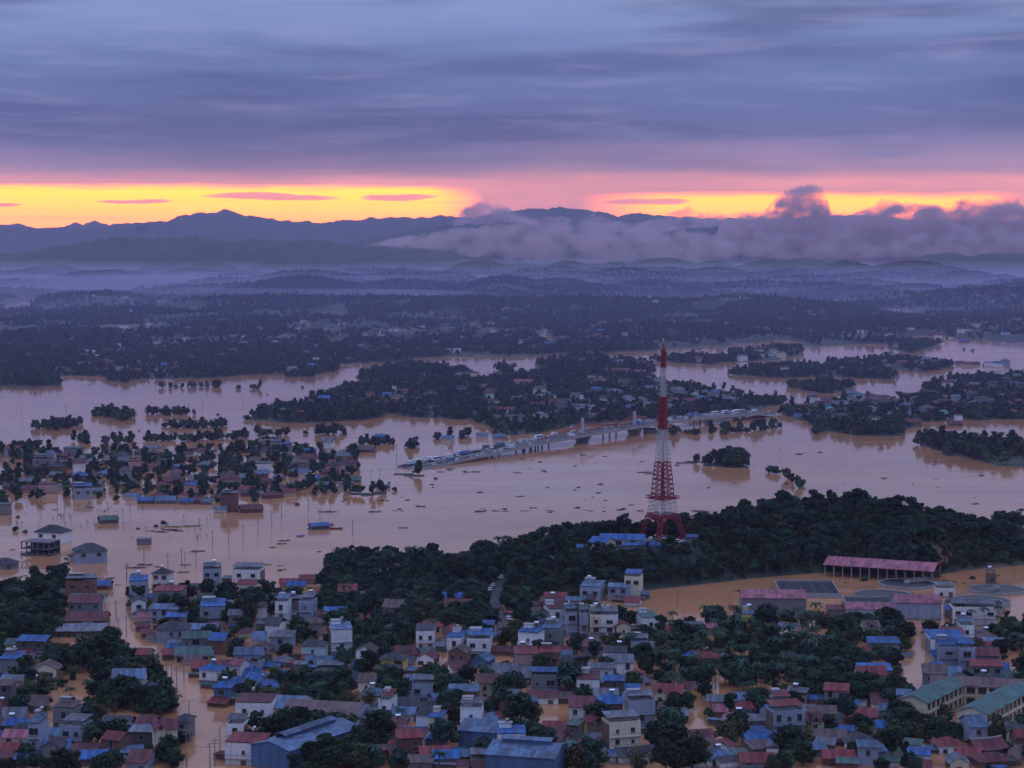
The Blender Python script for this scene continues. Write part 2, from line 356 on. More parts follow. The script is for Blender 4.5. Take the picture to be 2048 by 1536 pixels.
BUMPS = [  # photo column, crest row, distance, half width in columns, depth
    (610, 558, 6800, 120, 700), (520, 570, 6500, 60, 500), (1010, 554, 6600, 85, 600), (1120, 562, 6600, 80, 500), (1250, 537, 8600, 90, 700), (1160, 545, 8800, 70, 600), (1430, 536, 9600, 80, 700),
    (1610, 515, 11500, 70, 800), (1690, 521, 10500, 60, 700), (1820, 521, 10300, 90, 800), (1890, 505, 12500, 70, 700), (2010, 508, 12000, 120, 900), (1540, 520, 11000, 70, 800), (1300, 566, 7000, 90, 500),
    (1470, 555, 8200, 90, 600), (1640, 560, 8000, 70, 600), (1760, 545, 9200, 80, 600), (1940, 545, 9000, 90, 700), (100, 528, 11000, 60, 600), (240, 540, 9800, 50, 500), (180, 545, 9300, 60, 500),
    (20, 560, 8200, 60, 600), (350, 565, 7900, 60, 500), (330, 518, 11500, 40, 500), (420, 520, 11000, 60, 600), (560, 515, 11800, 60, 600), (650, 512, 12000, 70, 600), (800, 545, 9000, 80, 600), (890, 545, 8800, 60, 600),
    (1060, 535, 9500, 50, 500), (960, 520, 11000, 70, 700), (1220, 624, 4300, 130, 350), (1420, 628, 4200, 110, 300), (1060, 640, 3900, 60, 200), (2000, 650, 3500, 80, 220), (1900, 630, 4400, 90, 250), (30, 725, 2560, 50, 90),
    (1330, 515, 12500, 90, 800), (1420, 522, 12000, 60, 700), (1140, 520, 11500, 60, 700), (1230, 525, 11000, 50, 600), (1740, 560, 7600, 60, 400), (160, 590, 6000, 60, 260), (330, 580, 6300, 70, 300), (620, 540, 8600, 110, 500), (760, 570, 7000, 60, 300), (900, 575, 6700, 50, 260), (1180, 572, 6700, 70, 300), (1390, 575, 6600, 60, 300), (1510, 570, 7000, 60, 300), (1700, 578, 6500, 80, 300), (1830, 570, 6900, 70, 300), (1960, 575, 6700, 80, 300), (2040, 560, 7400, 60, 400), (440, 555, 8000, 60, 400), (60, 585, 6200, 60, 300), (1330, 545, 8700, 70, 500), (1120, 530, 10000, 60, 500), (1580, 540, 9200, 60, 500), (700, 560, 7600, 70, 500), (450, 590, 5800, 70, 300), (230, 625, 4400, 90, 250), (1560, 600, 5600, 90, 300)]
FAR_WATER = [[(cu + (a - cu) * 1.15, cv + (b - cv) * 1.5 + 2.5) for a, b in p] for p in FAR_WATER for cu, cv in [(sum(q[0] for q in p) / len(p), sum(q[1] for q in p) / len(p))]]
_pg = random.Random(88)
for _ in range(34):
    _uu, _vv = _pg.uniform(-60, 2110), _pg.choice((600, 612, 622, 630, 640, 650, 662, 675, 684)) + _pg.uniform(-5, 5); _ww = _pg.uniform(14, 60); _hh = _pg.uniform(2.5, 5.5) * (_vv - 560) / 90 + 1.5
    FAR_WATER.append([(_uu - _ww, _vv), (_uu - _ww * .3, _vv - _hh * .7), (_uu + _ww * .5, _vv - _hh), (_uu + _ww, _vv - _hh * .2), (_uu + _ww * .3, _vv + _hh), (_uu - _ww * .5, _vv + _hh * .6)])
def gz(x, y):
    x = np.asarray(x, float); y = np.asarray(y, float)
    y = np.maximum(y, 1.0)
    u, v = proj(x, y, np.zeros_like(x)); ang = 1024 + F * x / y
    jit = (fbm(x / 90 + 3, y / 90, 3) - .5)
    uj = u + jit * 56; vj = v + (fbm(x / 80, y / 80 + 40, 4, .6) - .5) * (17 * np.clip(2300 / y, .2, 1.1))
    z = np.full(x.shape, -2.2)
    shore = np.interp(uj, [p[0] for p in FAR_SHORE], [p[1] for p in FAR_SHORE])
    land = vj < shore
    for p in ISLANDS: land |= inside(p, uj, vj)
    for p in SPITS: land |= inside(p, u, v)
    for p in FAR_WATER: land &= ~inside(p, u + jit * 14, v + jit * 3)
    hilly = np.clip((y - 2600) / 2500, 0, 1)
    roll = np.maximum(fbm(x / 620, y / 760, 4) - .5, -.03) * 150 * hilly
    z = np.where(land, .7 + np.maximum(roll, -.5) * .8 + jit * .6, z)
    far = np.clip((y - 7500) / 3500, 0, 1)
    ridge = 1 - np.abs(2 * fbm(x / 1300 + 5, y / 1300, 4) - 1)
    z = z + land * far * np.maximum(ridge - .6, 0) * 60 * np.clip(1 - (y - 13000) / 6000, .3, 1)
    for (bu, bv, bd, hw, dp) in BUMPS:
        h = CH - (bv - VH) / F * bd; bx = (bu - 1024) / F * bd; wx = hw / F * bd
        q = ((x - bx) / wx) ** 2 + ((y - bd) / dp) ** 2; m = np.nonzero(q < 3.6)
        if not len(m[0]): continue
        k = np.exp(-q[m] * .9) * (.8 + .4 * fbm(x[m] / 260 + bu, y[m] / 260, 4))
        z[m] = np.maximum(z[m], h * k * np.where(k > .05, 1, 0) - .5)
    hu = lambda t: np.interp(ang, HILL_U, t)
    cz, cd, cf, cb = hu(HILL_Z), hu(HILL_D), hu(HILL_F), hu(HILL_B)
    t = np.where(y < cd, (y - cf) / (cd - cf), (cb - y) / (cb - cd))
    s = np.clip(t, 0, 1.25); s = np.clip(s * 1.12, 0, 1); s = s * s * (3 - 2 * s)
    hz = -1.2 + (cz + 1.2) * s + (fbm(x / 25, y / 25, 3) - .5) * 2.5 * s
    # levelled ground round the tower and its buildings
    px, py = (1325 - 1024) / F * 915, 915
    k = np.clip(1.6 - np.sqrt(((x - px + 8) / 34) ** 2 + ((y - py) / 17) ** 2), 0, 1); hz = hz * (1 - k) + np.where(hz > 0, 14.6, hz) * k
    z = np.where((t > 0) & (ang > 600) & (ang < 2400) & (hz > -1), np.maximum(z, hz), z)
    return z
def gz1(x, y): return float(gz(np.array([x]), np.array([y]))[0])
def hit(u, v):                            # where a photo point meets the ground or the flood
    d = ray(u, v); tf = -CH / d[2]
    if tf < 0 or tf > 60000: tf = 60000
    ts = np.linspace(tf * .8, tf, 160); X, Y, Z = d[0] * ts, d[1] * ts, CH + d[2] * ts
    g = np.maximum(gz(X, Y), 0); k = np.nonzero(Z <= g + 1e-6)[0]
    i = int(k[0]) if len(k) else 159
    return float(X[i]), float(Y[i]), float(g[i])

rows = np.concatenate([np.linspace(400, 800, 30)[:-1], np.linspace(800, 1070, 110)[:-1], np.geomspace(1070, 3600, 190)[:-1], np.geomspace(3600, 36000, 300)])
cols = np.concatenate([np.linspace(-1.0, -.30, 30)[:-1], np.linspace(-.30, .30, 440), np.linspace(.30, 1.0, 30)[1:]])
A, Dd = np.meshgrid(cols, rows); gx, gy = A * Dd, Dd
gzv = gz(gx.ravel(), gy.ravel())
V = np.stack([gx.ravel(), gy.ravel(), gzv], 1); nc = len(cols)
I, J = np.meshgrid(np.arange(len(rows) - 1), np.arange(nc - 1), indexing='ij'); b0 = (I * nc + J).ravel()
Fq = np.stack([b0, b0 + 1, b0 + nc + 1, b0 + nc], 1)
tag(link('ground', np_mesh('ground', V, Fq, [m_ground], True)), kind='structure')
wb = MB(); wb.face([(-36000, -2000, 0), (36000, -2000, 0), (36000, 37000, 0), (-36000, 37000, 0)], m_water)
tag(wb.build('water'), kind='structure')

# mountain ranges behind the plain
def ridge_mesh(name, pts, D, depth, rough, seed):
    us = np.arange(pts[0][0], pts[-1][0] + 1, 2.5); vs = np.interp(us, [p[0] for p in pts], [p[1] for p in pts])
    n = 26; X, Y, Z = [], [], []
    s = np.linspace(-1, 1, n)
    x0 = (us - 1024) / F * D; top = CH - (vs - VH) / F * D + (fbm(us / 14 + seed, us * 0 + seed, 5, .65) - .5) * rough * 1.25
    for si in s:
        yy = D + si * depth + (fbm(us / 60 + seed, us * 0 + si * 2, 3) - .5) * depth * .35
        prof = (1 - abs(si)) ** 1.15
        spur = (1 - np.abs(2 * fbm(us / 60 + seed * 3, us * 0 + si * 2.2 + seed, 4) - 1)) - .6
        zz = -30 + (top + 30) * prof + spur * top * .55 * (1 - prof) * prof * 2.2
        k = yy / D; X.append(x0 * (1 + (k - 1) * .5)); Y.append(yy); Z.append(np.where(abs(si) < .02, top, np.minimum(zz, top * (.6 + .4 * prof))))
    v = np.stack([np.array(X).ravel(), np.array(Y).ravel(), np.array(Z).ravel()], 1); m = len(us)
    I, J = np.meshgrid(np.arange(n - 1), np.arange(m - 1), indexing='ij'); b = (I * m + J).ravel()
    o = link(name, np_mesh(name, v, np.stack([b, b + 1, b + m + 1, b + m], 1), [m_forest], True)); tag(o, kind='structure')
ridge_mesh('mountains', [(-700, 470), (-300, 455), (0, 452), (100, 455), (180, 452), (255, 443), (340, 440), (370, 428), (400, 422), (430, 423), (452, 415), (480, 425), (520, 432), (560, 436), (600, 440), (660, 442), (720, 436),
    (800, 430), (850, 432), (900, 425), (940, 432), (1000, 420), (1060, 414), (1130, 412), (1200, 420), (1235, 432), (1280, 423), (1330, 430), (1400, 432), (1500, 436), (1650, 430), (1720, 428), (1800, 436), (2048, 440), (2500, 450), (2800, 470)], 24000, 2600, 46, 2)
ridge_mesh('mountains', [(-500, 470), (-200, 450), (0, 447), (40, 445), (80, 455), (130, 452), (155, 442), (170, 447), (195, 437), (222, 449), (262, 453), (400, 470)], 31500, 2200, 40, 5)
ridge_mesh('mountains', [(-500, 520), (-100, 512), (60, 505), (120, 490), (180, 480), (230, 472), (300, 475), (400, 470), (470, 485), (500, 473), (560, 480), (640, 478), (720, 492), (760, 495), (830, 500), (900, 516), (960, 530)], 13500, 1300, 30, 9)
ridge_mesh('mountains', [(640, 500), (760, 470), (860, 452), (930, 445), (1020, 440), (1090, 452), (1150, 470), (1230, 480), (1290, 470), (1345, 458), (1430, 450), (1500, 470), (1560, 485), (1640, 475), (1700, 470), (1760, 480), (1830, 462), (1890, 450), (1960, 462), (2060, 475), (2300, 480), (2600, 500)], 17500, 1500, 30, 14)
# ------------------------------------------------------------------ air: haze box, valley mist, cloud banks on the ranges
def vol_mat(name, dens, col, aniso=0.0):
    m = bpy.data.materials.new(name); m.use_nodes = True; t = m.node_tree; t.nodes.clear()
    pv = t.nodes.new('ShaderNodeVolumePrincipled'); pv.inputs['Density'].default_value = dens
    if name == 'fog_bank':
        tc = nd(t, 'ShaderNodeTexCoord'); mp = nd(t, 'ShaderNodeMapping', [('Vector', tc.outputs['Object']), ('Scale', (1, .6, 1.5))])
        n1 = nd(t, 'ShaderNodeTexNoise', [('Vector', mp.outputs[0]), ('Scale', .0055), ('Detail', 5), ('Roughness', .62)])
        t.links.new(mrange(t, n1.outputs[0], .44, .62, 0, dens * 2.2), pv.inputs['Density'])
    pv.inputs['Color'].default_value = (*col, 1); pv.inputs['Anisotropy'].default_value = aniso
    o = t.nodes.new('ShaderNodeOutputMaterial'); t.links.new(pv.outputs[0], o.inputs['Volume']); return m
HAZE_D = 3.0e-5
hb = MB(); hb.box(-37000, 37000, -2500, 37500, -60, 690, vol_mat('haze', HAZE_D, (.66, .58, .90)))
tag(hb.build('haze'), kind='stuff')
def mist_slab(name, y0, y1, x0, x1, ztop, zvar, dens, seed):
    nx, ny = 60, 40
    X, Y = np.meshgrid(np.linspace(x0, x1, nx), np.linspace(y0, y1, ny)); t = fbm(X / 900 + seed, Y / 900, 4)
    edge = np.minimum(np.minimum((X - x0), (x1 - X)) / 900, np.minimum(Y - y0, y1 - Y) / 1800); edge = np.clip(edge, 0, 1); edge = edge * edge * (3 - 2 * edge)
    Zt = 2 + (ztop + (t - .5) * zvar) * edge; Zb = np.full_like(Zt, -20.0)
    v = np.concatenate([np.stack([X.ravel(), Y.ravel(), Zt.ravel()], 1), np.stack([X.ravel(), Y.ravel(), Zb.ravel()], 1)]); n = nx * ny
    I, J = np.meshgrid(np.arange(ny - 1), np.arange(nx - 1), indexing='ij'); b = (I * nx + J).ravel()
    f = [np.stack([b, b + 1, b + nx + 1, b + nx], 1), np.stack([b + nx, b + nx + 1, b + 1, b], 1) + n]
    def side(idx): a = np.array(idx); return np.stack([a[:-1], a[:-1] + n, a[1:] + n, a[1:]], 1)
    top = list(range(nx)); right = [k * nx + nx - 1 for k in range(ny)]; bot = list(range((ny - 1) * nx, ny * nx))[::-1]; left = [k * nx for k in range(ny)][::-1]
    f += [side(top), side(right), side(bot), side(left)]
    o = link(name, np_mesh(name, v, np.concatenate(f), [vol_mat(name, dens, (.48, .53, .90) if name == 'plain_mist' else (.84, .76, .95))])); tag(o, kind='stuff')
mist_slab('plain_mist', 500, 8600, -4600, 4600, 90, 24, 1.0e-4, 3)
mist_slab('valley_mist', 3700, 15500, -5200, 500, 26, 40, 4.0e-4, 1)
mist_slab('valley_mist', 4600, 16500, -500, 5200, 26, 40, 3.4e-4, 7)
mist_slab('valley_mist', 7200, 16000, -5000, 5000, 62, 60, 1.0e-4, 13)
def fog_bank(name, prof, D, thick, dens, seed, amp):
    """closed lens: prof = (column, top row, bottom row)"""
    us = np.arange(prof[0][0], prof[-1][0] + .1, 3.0); tp = np.interp(us, [p[0] for p in prof], [p[1] for p in prof]); bt = np.interp(us, [p[0] for p in prof], [p[2] for p in prof])
    n = 44; m = len(us)
    zt, zb = CH - (tp - VH) / F * D, CH - (bt - VH) / F * D; zc, h = ((zt + zb) / 2)[:, None], ((zt - zb) / 2)[:, None]
    kk = np.arange(m); e = (np.minimum(1, np.minimum(kk + .001, m - 1 - kk + .001) / 10) ** .6)[:, None]
    th = 2 * math.pi * np.arange(n)[None, :] / n; c, sn = np.cos(th), np.sin(th)
    q1, q2 = us[:, None] / 30 + seed + c * 1.3, sn * 1.6 + seed * 2 + 5 + us[:, None] * 0; nn = sum((.5 - np.abs(2 * vnoise(q1 * 2 ** o, q2 * 2 ** o) - 1)) * .55 ** o for o in range(5)) * .8; k2 = 1 + nn * amp
    vv = np.stack([np.repeat(((us - 1024) / F * D)[:, None], n, 1), D + c * thick * e * k2, zc + sn * h * e ** .4 * k2 + nn * amp * 120], 2)
    v = [tuple(q) for q in vv.reshape(-1, 3)]
    f = []
    for k in range(m - 1):
        for a in range(n): b = (a + 1) % n; f.append((k * n + a, k * n + b, (k + 1) * n + b, (k + 1) * n + a))
    nv = len(v); v.append(tuple(np.mean(np.array(v[:n]), 0))); v.append(tuple(np.mean(np.array(v[nv - n:nv]), 0)))
    f += [(nv, (a + 1) % n, a, a) for a in range(n)]; f += [(nv + 1, nv - n + a, nv - n + (a + 1) % n, nv - n + (a + 1) % n) for a in range(n)]
    me = bpy.data.meshes.new(name); me.from_pydata(v, [], [tuple(dict.fromkeys(q)) for q in f]); me.materials.append(vol_mat(name, dens, (1.0, .74, .74), .5)); me.update()
    o = link(name, me); tag(o, kind='stuff')
fog_bank('fog_bank', [(905, 440, 462), (925, 424, 458), (960, 413, 462), (1000, 418, 450), (1040, 430, 452), (1075, 444, 456), (1100, 450, 458)], 20500, 260, 4e-3, 3, .5)
fog_bank('fog_bank', [(735, 489, 494), (800, 480, 496), (880, 468, 502), (960, 456, 518), (1040, 448, 526), (1120, 445, 528), (1200, 452, 528), (1300, 462, 528), (1400, 472, 528), (1480, 486, 526)], 15300, 420, 2.2e-3, 8, .35)
fog_bank('fog_bank', [(1150, 452, 470), (1185, 434, 470), (1220, 446, 468), (1280, 452, 470), (1340, 436, 474), (1372, 426, 474), (1430, 438, 470), (1480, 445, 468)], 20000, 300, 3e-3, 12, .5)
fog_bank('fog_bank', [(1430, 462, 506), (1450, 442, 512), (1500, 434, 533), (1540, 428, 533), (1550, 410, 533), (1562, 398, 533), (1582, 388, 533), (1605, 384, 533), (1630, 388, 533), (1641, 402, 533), (1647, 430, 533), (1700, 434, 533), (1760, 414, 533), (1790, 410, 533), (1830, 418, 533), (1900, 424, 533),
    (1950, 416, 533), (2020, 414, 532), (2100, 412, 532), (2200, 425, 512), (2300, 460, 505)], 16300, 520, 5.5e-3, 20, .42)

fog_bank('fog_bank', [(1470, 500, 516), (1530, 488, 518), (1600, 480, 520), (1680, 474, 520), (1740, 482, 520), (1790, 492, 518), (1840, 502, 516)], 14600, 260, 1.6e-3, 33, .7)
fog_bank('fog_bank', [(1780, 488, 512), (1850, 470, 516), (1930, 462, 516), (2010, 458, 514), (2100, 462, 512), (2200, 480, 508)], 15000, 300, 1.8e-3, 41, .7)
# ------------------------------------------------------------------ plants: prototypes
def crown_mesh(name, h, r, lobes, quads, size, leafm, seed, flat=.8, base=.35, droop=0.0):
    g = np.random.default_rng(seed); P_, Q = [], []
    L = []
    for k in range(lobes):
        a = g.random() * 6.28; q = math.sqrt(g.random()) * r * .62; zz = h * (base + (1 - base) * (.16 + .68 * g.random() ** .8)); q *= 1.25 - .5 * zz / h
        rr = r * (.2 + .24 * g.random()) * (1.15 - .4 * (zz / h)); L.append((q * math.cos(a), q * math.sin(a), zz, rr))
    L.append((r * .1, 0, h * .84, r * .3)); L.append((0, 0, h * .5, r * .5))
    w = np.array([l[3] ** 2 for l in L]); w /= w.sum()
    idx = g.choice(len(L), quads, p=w)
    for i in idx:
        lx, ly, lz, lr = L[i]; d = g.normal(size=3); d /= np.linalg.norm(d); d[2] = d[2] * .9 + .15
        rad = lr * (.7 + .5 * g.random() ** 2); c = np.array([lx, ly, lz]) + d * rad * np.array([1, 1, flat])
        if c[2] < h * .12: continue
        nrm = d + g.normal(size=3) * .55; nrm /= np.linalg.norm(nrm)
        t = np.cross(nrm, g.normal(size=3)); t /= np.linalg.norm(t) + 1e-9; b = np.cross(nrm, t); s = size * (.55 + .9 * g.random())
        i0 = len(P_); P_ += [c - t * s - b * s * .3, c + b * s * .62, c + t * s - b * s * .25, c - b * s * .7]; Q.append((i0, i0 + 1, i0 + 2, i0 + 3))
    return np_mesh(name, np.array(P_), np.array(Q), [leafm])
def trunk_mesh(name, h, r, seed, limbs=4):
    g = random.Random(seed); b = MB()
    def seg(p, q, r0, r1, n=6):
        i = len(b.v); k = b.mi(m_bark); p, q = Vector(p), Vector(q); d = (q - p).normalized(); x = d.orthogonal().normalized(); y = d.cross(x)
        for o, rr in ((p, r0), (q, r1)):
            for a in range(n): t = 6.2832 * a / n; b.v.append(tuple(o + x * rr * math.cos(t) + y * rr * math.sin(t)))
        for a in range(n): c = (a + 1) % n; b.f.append((i + a, i + c, i + n + c, i + n + a)); b.m.append(k)
    mid = (g.uniform(-.2, .2), g.uniform(-.2, .2), h * .45); seg((0, 0, -2), mid, r, r * .7); seg(mid, (mid[0] * 2, mid[1] * 2, h * .85), r * .7, r * .2)
    for k in range(limbs):
        a = 6.28 * k / limbs + g.random(); seg(mid, (math.cos(a) * h * .28, math.sin(a) * h * .28, h * (.62 + .15 * g.random())), r * .45, r * .12, 5)
    return b.mesh(name)
TREES = []                                # (kind words, trunk mesh, crown mesh, nominal height, crown radius)
def addtree(desc, h, r, lobes, quads, size, leaf, seed, **k):
    TREES.append((desc, trunk_mesh('trunk', h, .2 + h * .012, seed), crown_mesh('crown', h, r, lobes, quads, size, LEAF[leaf], seed, **k), h, r))
addtree('round dense broadleaf tree', 9, 4.4, 18, 1700, .42, 0, 1, base=.2)
addtree('broad spreading broadleaf tree', 8.5, 5.2, 24, 1900, .42, 3, 2, flat=.7, base=.2)
addtree('tall loose-crowned tree', 12, 3.6, 17, 1400, .42, 0, 3, base=.3)
addtree('fresh green bushy tree', 7, 3.8, 15, 1300, .40, 1, 4, base=.15)
addtree('dull olive broadleaf tree', 8, 4.0, 15, 1200, .40, 2, 5, base=.2)
addtree('slender upright tree', 11, 2.4, 13, 1000, .38, 3, 6, base=.15)
addtree('low rounded shrub', 3.4, 2.6, 10, 800, .32, 1, 7, base=.0, flat=.7)
addtree('open ragged tree', 10, 4.6, 13, 1000, .42, 3, 8, base=.3, flat=.6)
def palm_crown(h, nf, ln, leaf, seed):
    g = random.Random(seed); b = MB()
    for k in range(nf):
        a = 6.2832 * k / nf + g.uniform(-.2, .2); up = g.uniform(.15, .95); pr = None
        for s in range(6):
            t = s / 5; rr = ln * (t - .12 * t * t); z = h + ln * (up * t - (.55 + up * .5) * t * t); w = .42 * math.sin(math.pi * min(1, t * .9 + .12)) + .04
            c = Vector((math.cos(a) * rr, math.sin(a) * rr, z)); n = Vector((-math.sin(a), math.cos(a), 0)) * w
            cur = (tuple(c + n + Vector((0, 0, -.25 * w))), tuple(c), tuple(c - n + Vector((0, 0, -.25 * w))))
            if pr:
                b.face([pr[0], pr[1], cur[1], cur[0]], LEAF[leaf]); b.face([pr[1], pr[2], cur[2], cur[1]], LEAF[leaf])
            pr = cur
    return b.mesh('crown')
def bamboo_crown(h, n, leaf, seed):
    g = np.random.default_rng(seed); V_, Q = [], []
    for k in range(n):
        a = g.random() * 6.28; hh = h * (.6 + .45 * g.random()); out = .8 + 2.6 * g.random(); bx, by = g.normal() * .5, g.normal() * .5
        for s_ in range(11):
            t = .12 + .88 * s_ / 10; c = np.array([bx + math.cos(a) * out * t ** 2.4, by + math.sin(a) * out * t ** 2.4, hh * (t - .22 * t ** 3)])
            for _ in range(2):
                d = g.normal(size=3); d /= np.linalg.norm(d); e = np.cross(d, g.normal(size=3)); e /= np.linalg.norm(e); w = .5 * (.6 + .6 * g.random()); o_ = c + g.normal(size=3) * .22; i0 = len(V_)
                V_ += [o_ - d * w, o_ - e * w * .3, o_ + d * w, o_ + e * w * .3]; Q.append((i0, i0 + 1, i0 + 2, i0 + 3))
    return np_mesh('crown', np.array(V_), np.array(Q), [LEAF[leaf]])
def palm_trunk(h):
    b = MB(); n = 5
    for k in range(n):
        z0, z1 = -2 + (h + 2) * k / n, -2 + (h + 2) * (k + 1) / n; b.cyl((.05 * k, 0), .2 - .02 * k, z0, z1 + .02, m_bark, 7, .2 - .02 * (k + 1), False)
    return b.mesh('trunk')
PALMS = [('tall feathery palm', palm_trunk(9), palm_crown(9, 15, 3.4, 3, 1), 9, 3), ('short feathery palm', palm_trunk(5.5), palm_crown(5.5, 14, 3.0, 0, 2), 5.5, 2.6), ('low banana clump', palm_trunk(1.2), palm_crown(1.2, 12, 3.2, 1, 3), 3, 2.6), ('arching bamboo clump', palm_trunk(1.0), bamboo_crown(9, 46, 2, 4), 9, 3.5)]
# far trees for the plain: coarse crowns
def far_crown(seed, h, r, leaf, q=150, size=1.1): return crown_mesh('crown', h, r, 5, q, size, LEAF[leaf], seed, base=.1)
def proto_col(name, meshes):
    c = bpy.data.collections.new(name)
    for k, me in enumerate(meshes): c.objects.link(bpy.data.objects.new('%s_plant_%02d' % (name, k), me))
    return c
def joined(tr, cr):                       # trunk and crown as one mesh for the uncounted mass
    b = MB(); n = 0
    v = [tuple(x.co) for x in tr.vertices] + [tuple(x.co) for x in cr.vertices]; o = len(tr.vertices)
    f = [tuple(p.vertices) for p in tr.polygons] + [tuple(i + o for i in p.vertices) for p in cr.polygons]
    me = bpy.data.meshes.new('plant'); me.from_pydata(v, [], f); me.materials.append(m_bark); me.materials.append(cr.materials[0])
    me.polygons.foreach_set('material_index', [0] * len(tr.polygons) + [1] * len(cr.polygons)); me.update(); return me
NEARC = proto_col('near', [joined(t[1], t[2]) for t in TREES + PALMS])
FARC = proto_col('far', [far_crown(31, 9, 5, 0), far_crown(32, 8, 5.5, 3), far_crown(33, 11, 4, 3), far_crown(34, 7, 5, 1), far_crown(35, 8, 5, 2), far_crown(36, 6, 6, 0)])
def scatter(name, pts, coll, label=None):
    """pts rows: x,y,z,scale,rot,index"""
    pts = np.asarray(pts, float); me = bpy.data.meshes.new(name); me.vertices.add(len(pts)); me.vertices.foreach_set('co', pts[:, :3].astype(np.float32).ravel())
    for nm, ty, c in (('scl', 'FLOAT', 3), ('rot', 'FLOAT', 4), ('idx', 'INT', 5)):
        a = me.attributes.new(nm, ty, 'POINT'); a.data.foreach_set('value', pts[:, c].astype(np.int32 if ty == 'INT' else np.float32))
    o = link(name, me); tag(o, kind='stuff')
    g = bpy.data.node_groups.new(name, 'GeometryNodeTree'); g.interface.new_socket('Geometry', in_out='INPUT', socket_type='NodeSocketGeometry'); g.interface.new_socket('Geometry', in_out='OUTPUT', socket_type='NodeSocketGeometry')
    gi, go = g.nodes.new('NodeGroupInput'), g.nodes.new('NodeGroupOutput'); ip = g.nodes.new('GeometryNodeInstanceOnPoints'); ci = g.nodes.new('GeometryNodeCollectionInfo')
    ci.inputs['Collection'].default_value = coll; ci.inputs['Separate Children'].default_value = True; ci.inputs['Reset Children'].default_value = True
    ip.inputs['Pick Instance'].default_value = True
    def attr(n, t): a = g.nodes.new('GeometryNodeInputNamedAttribute'); a.data_type = t; a.inputs['Name'].default_value = n; return a.outputs['Attribute']
    cx = g.nodes.new('ShaderNodeCombineXYZ'); L = g.links.new; L(attr('rot', 'FLOAT'), cx.inputs[2])
    L(gi.outputs[0], ip.inputs['Points']); L(ci.outputs[0], ip.inputs['Instance']); L(attr('idx', 'INT'), ip.inputs['Instance Index']); L(cx.outputs[0], ip.inputs['Rotation']); L(attr('scl', 'FLOAT'), ip.inputs['Scale'])
    L(ip.outputs[0], go.inputs[0])
    md = o.modifiers.new('scatter', 'NODES'); md.node_group = g
    return o
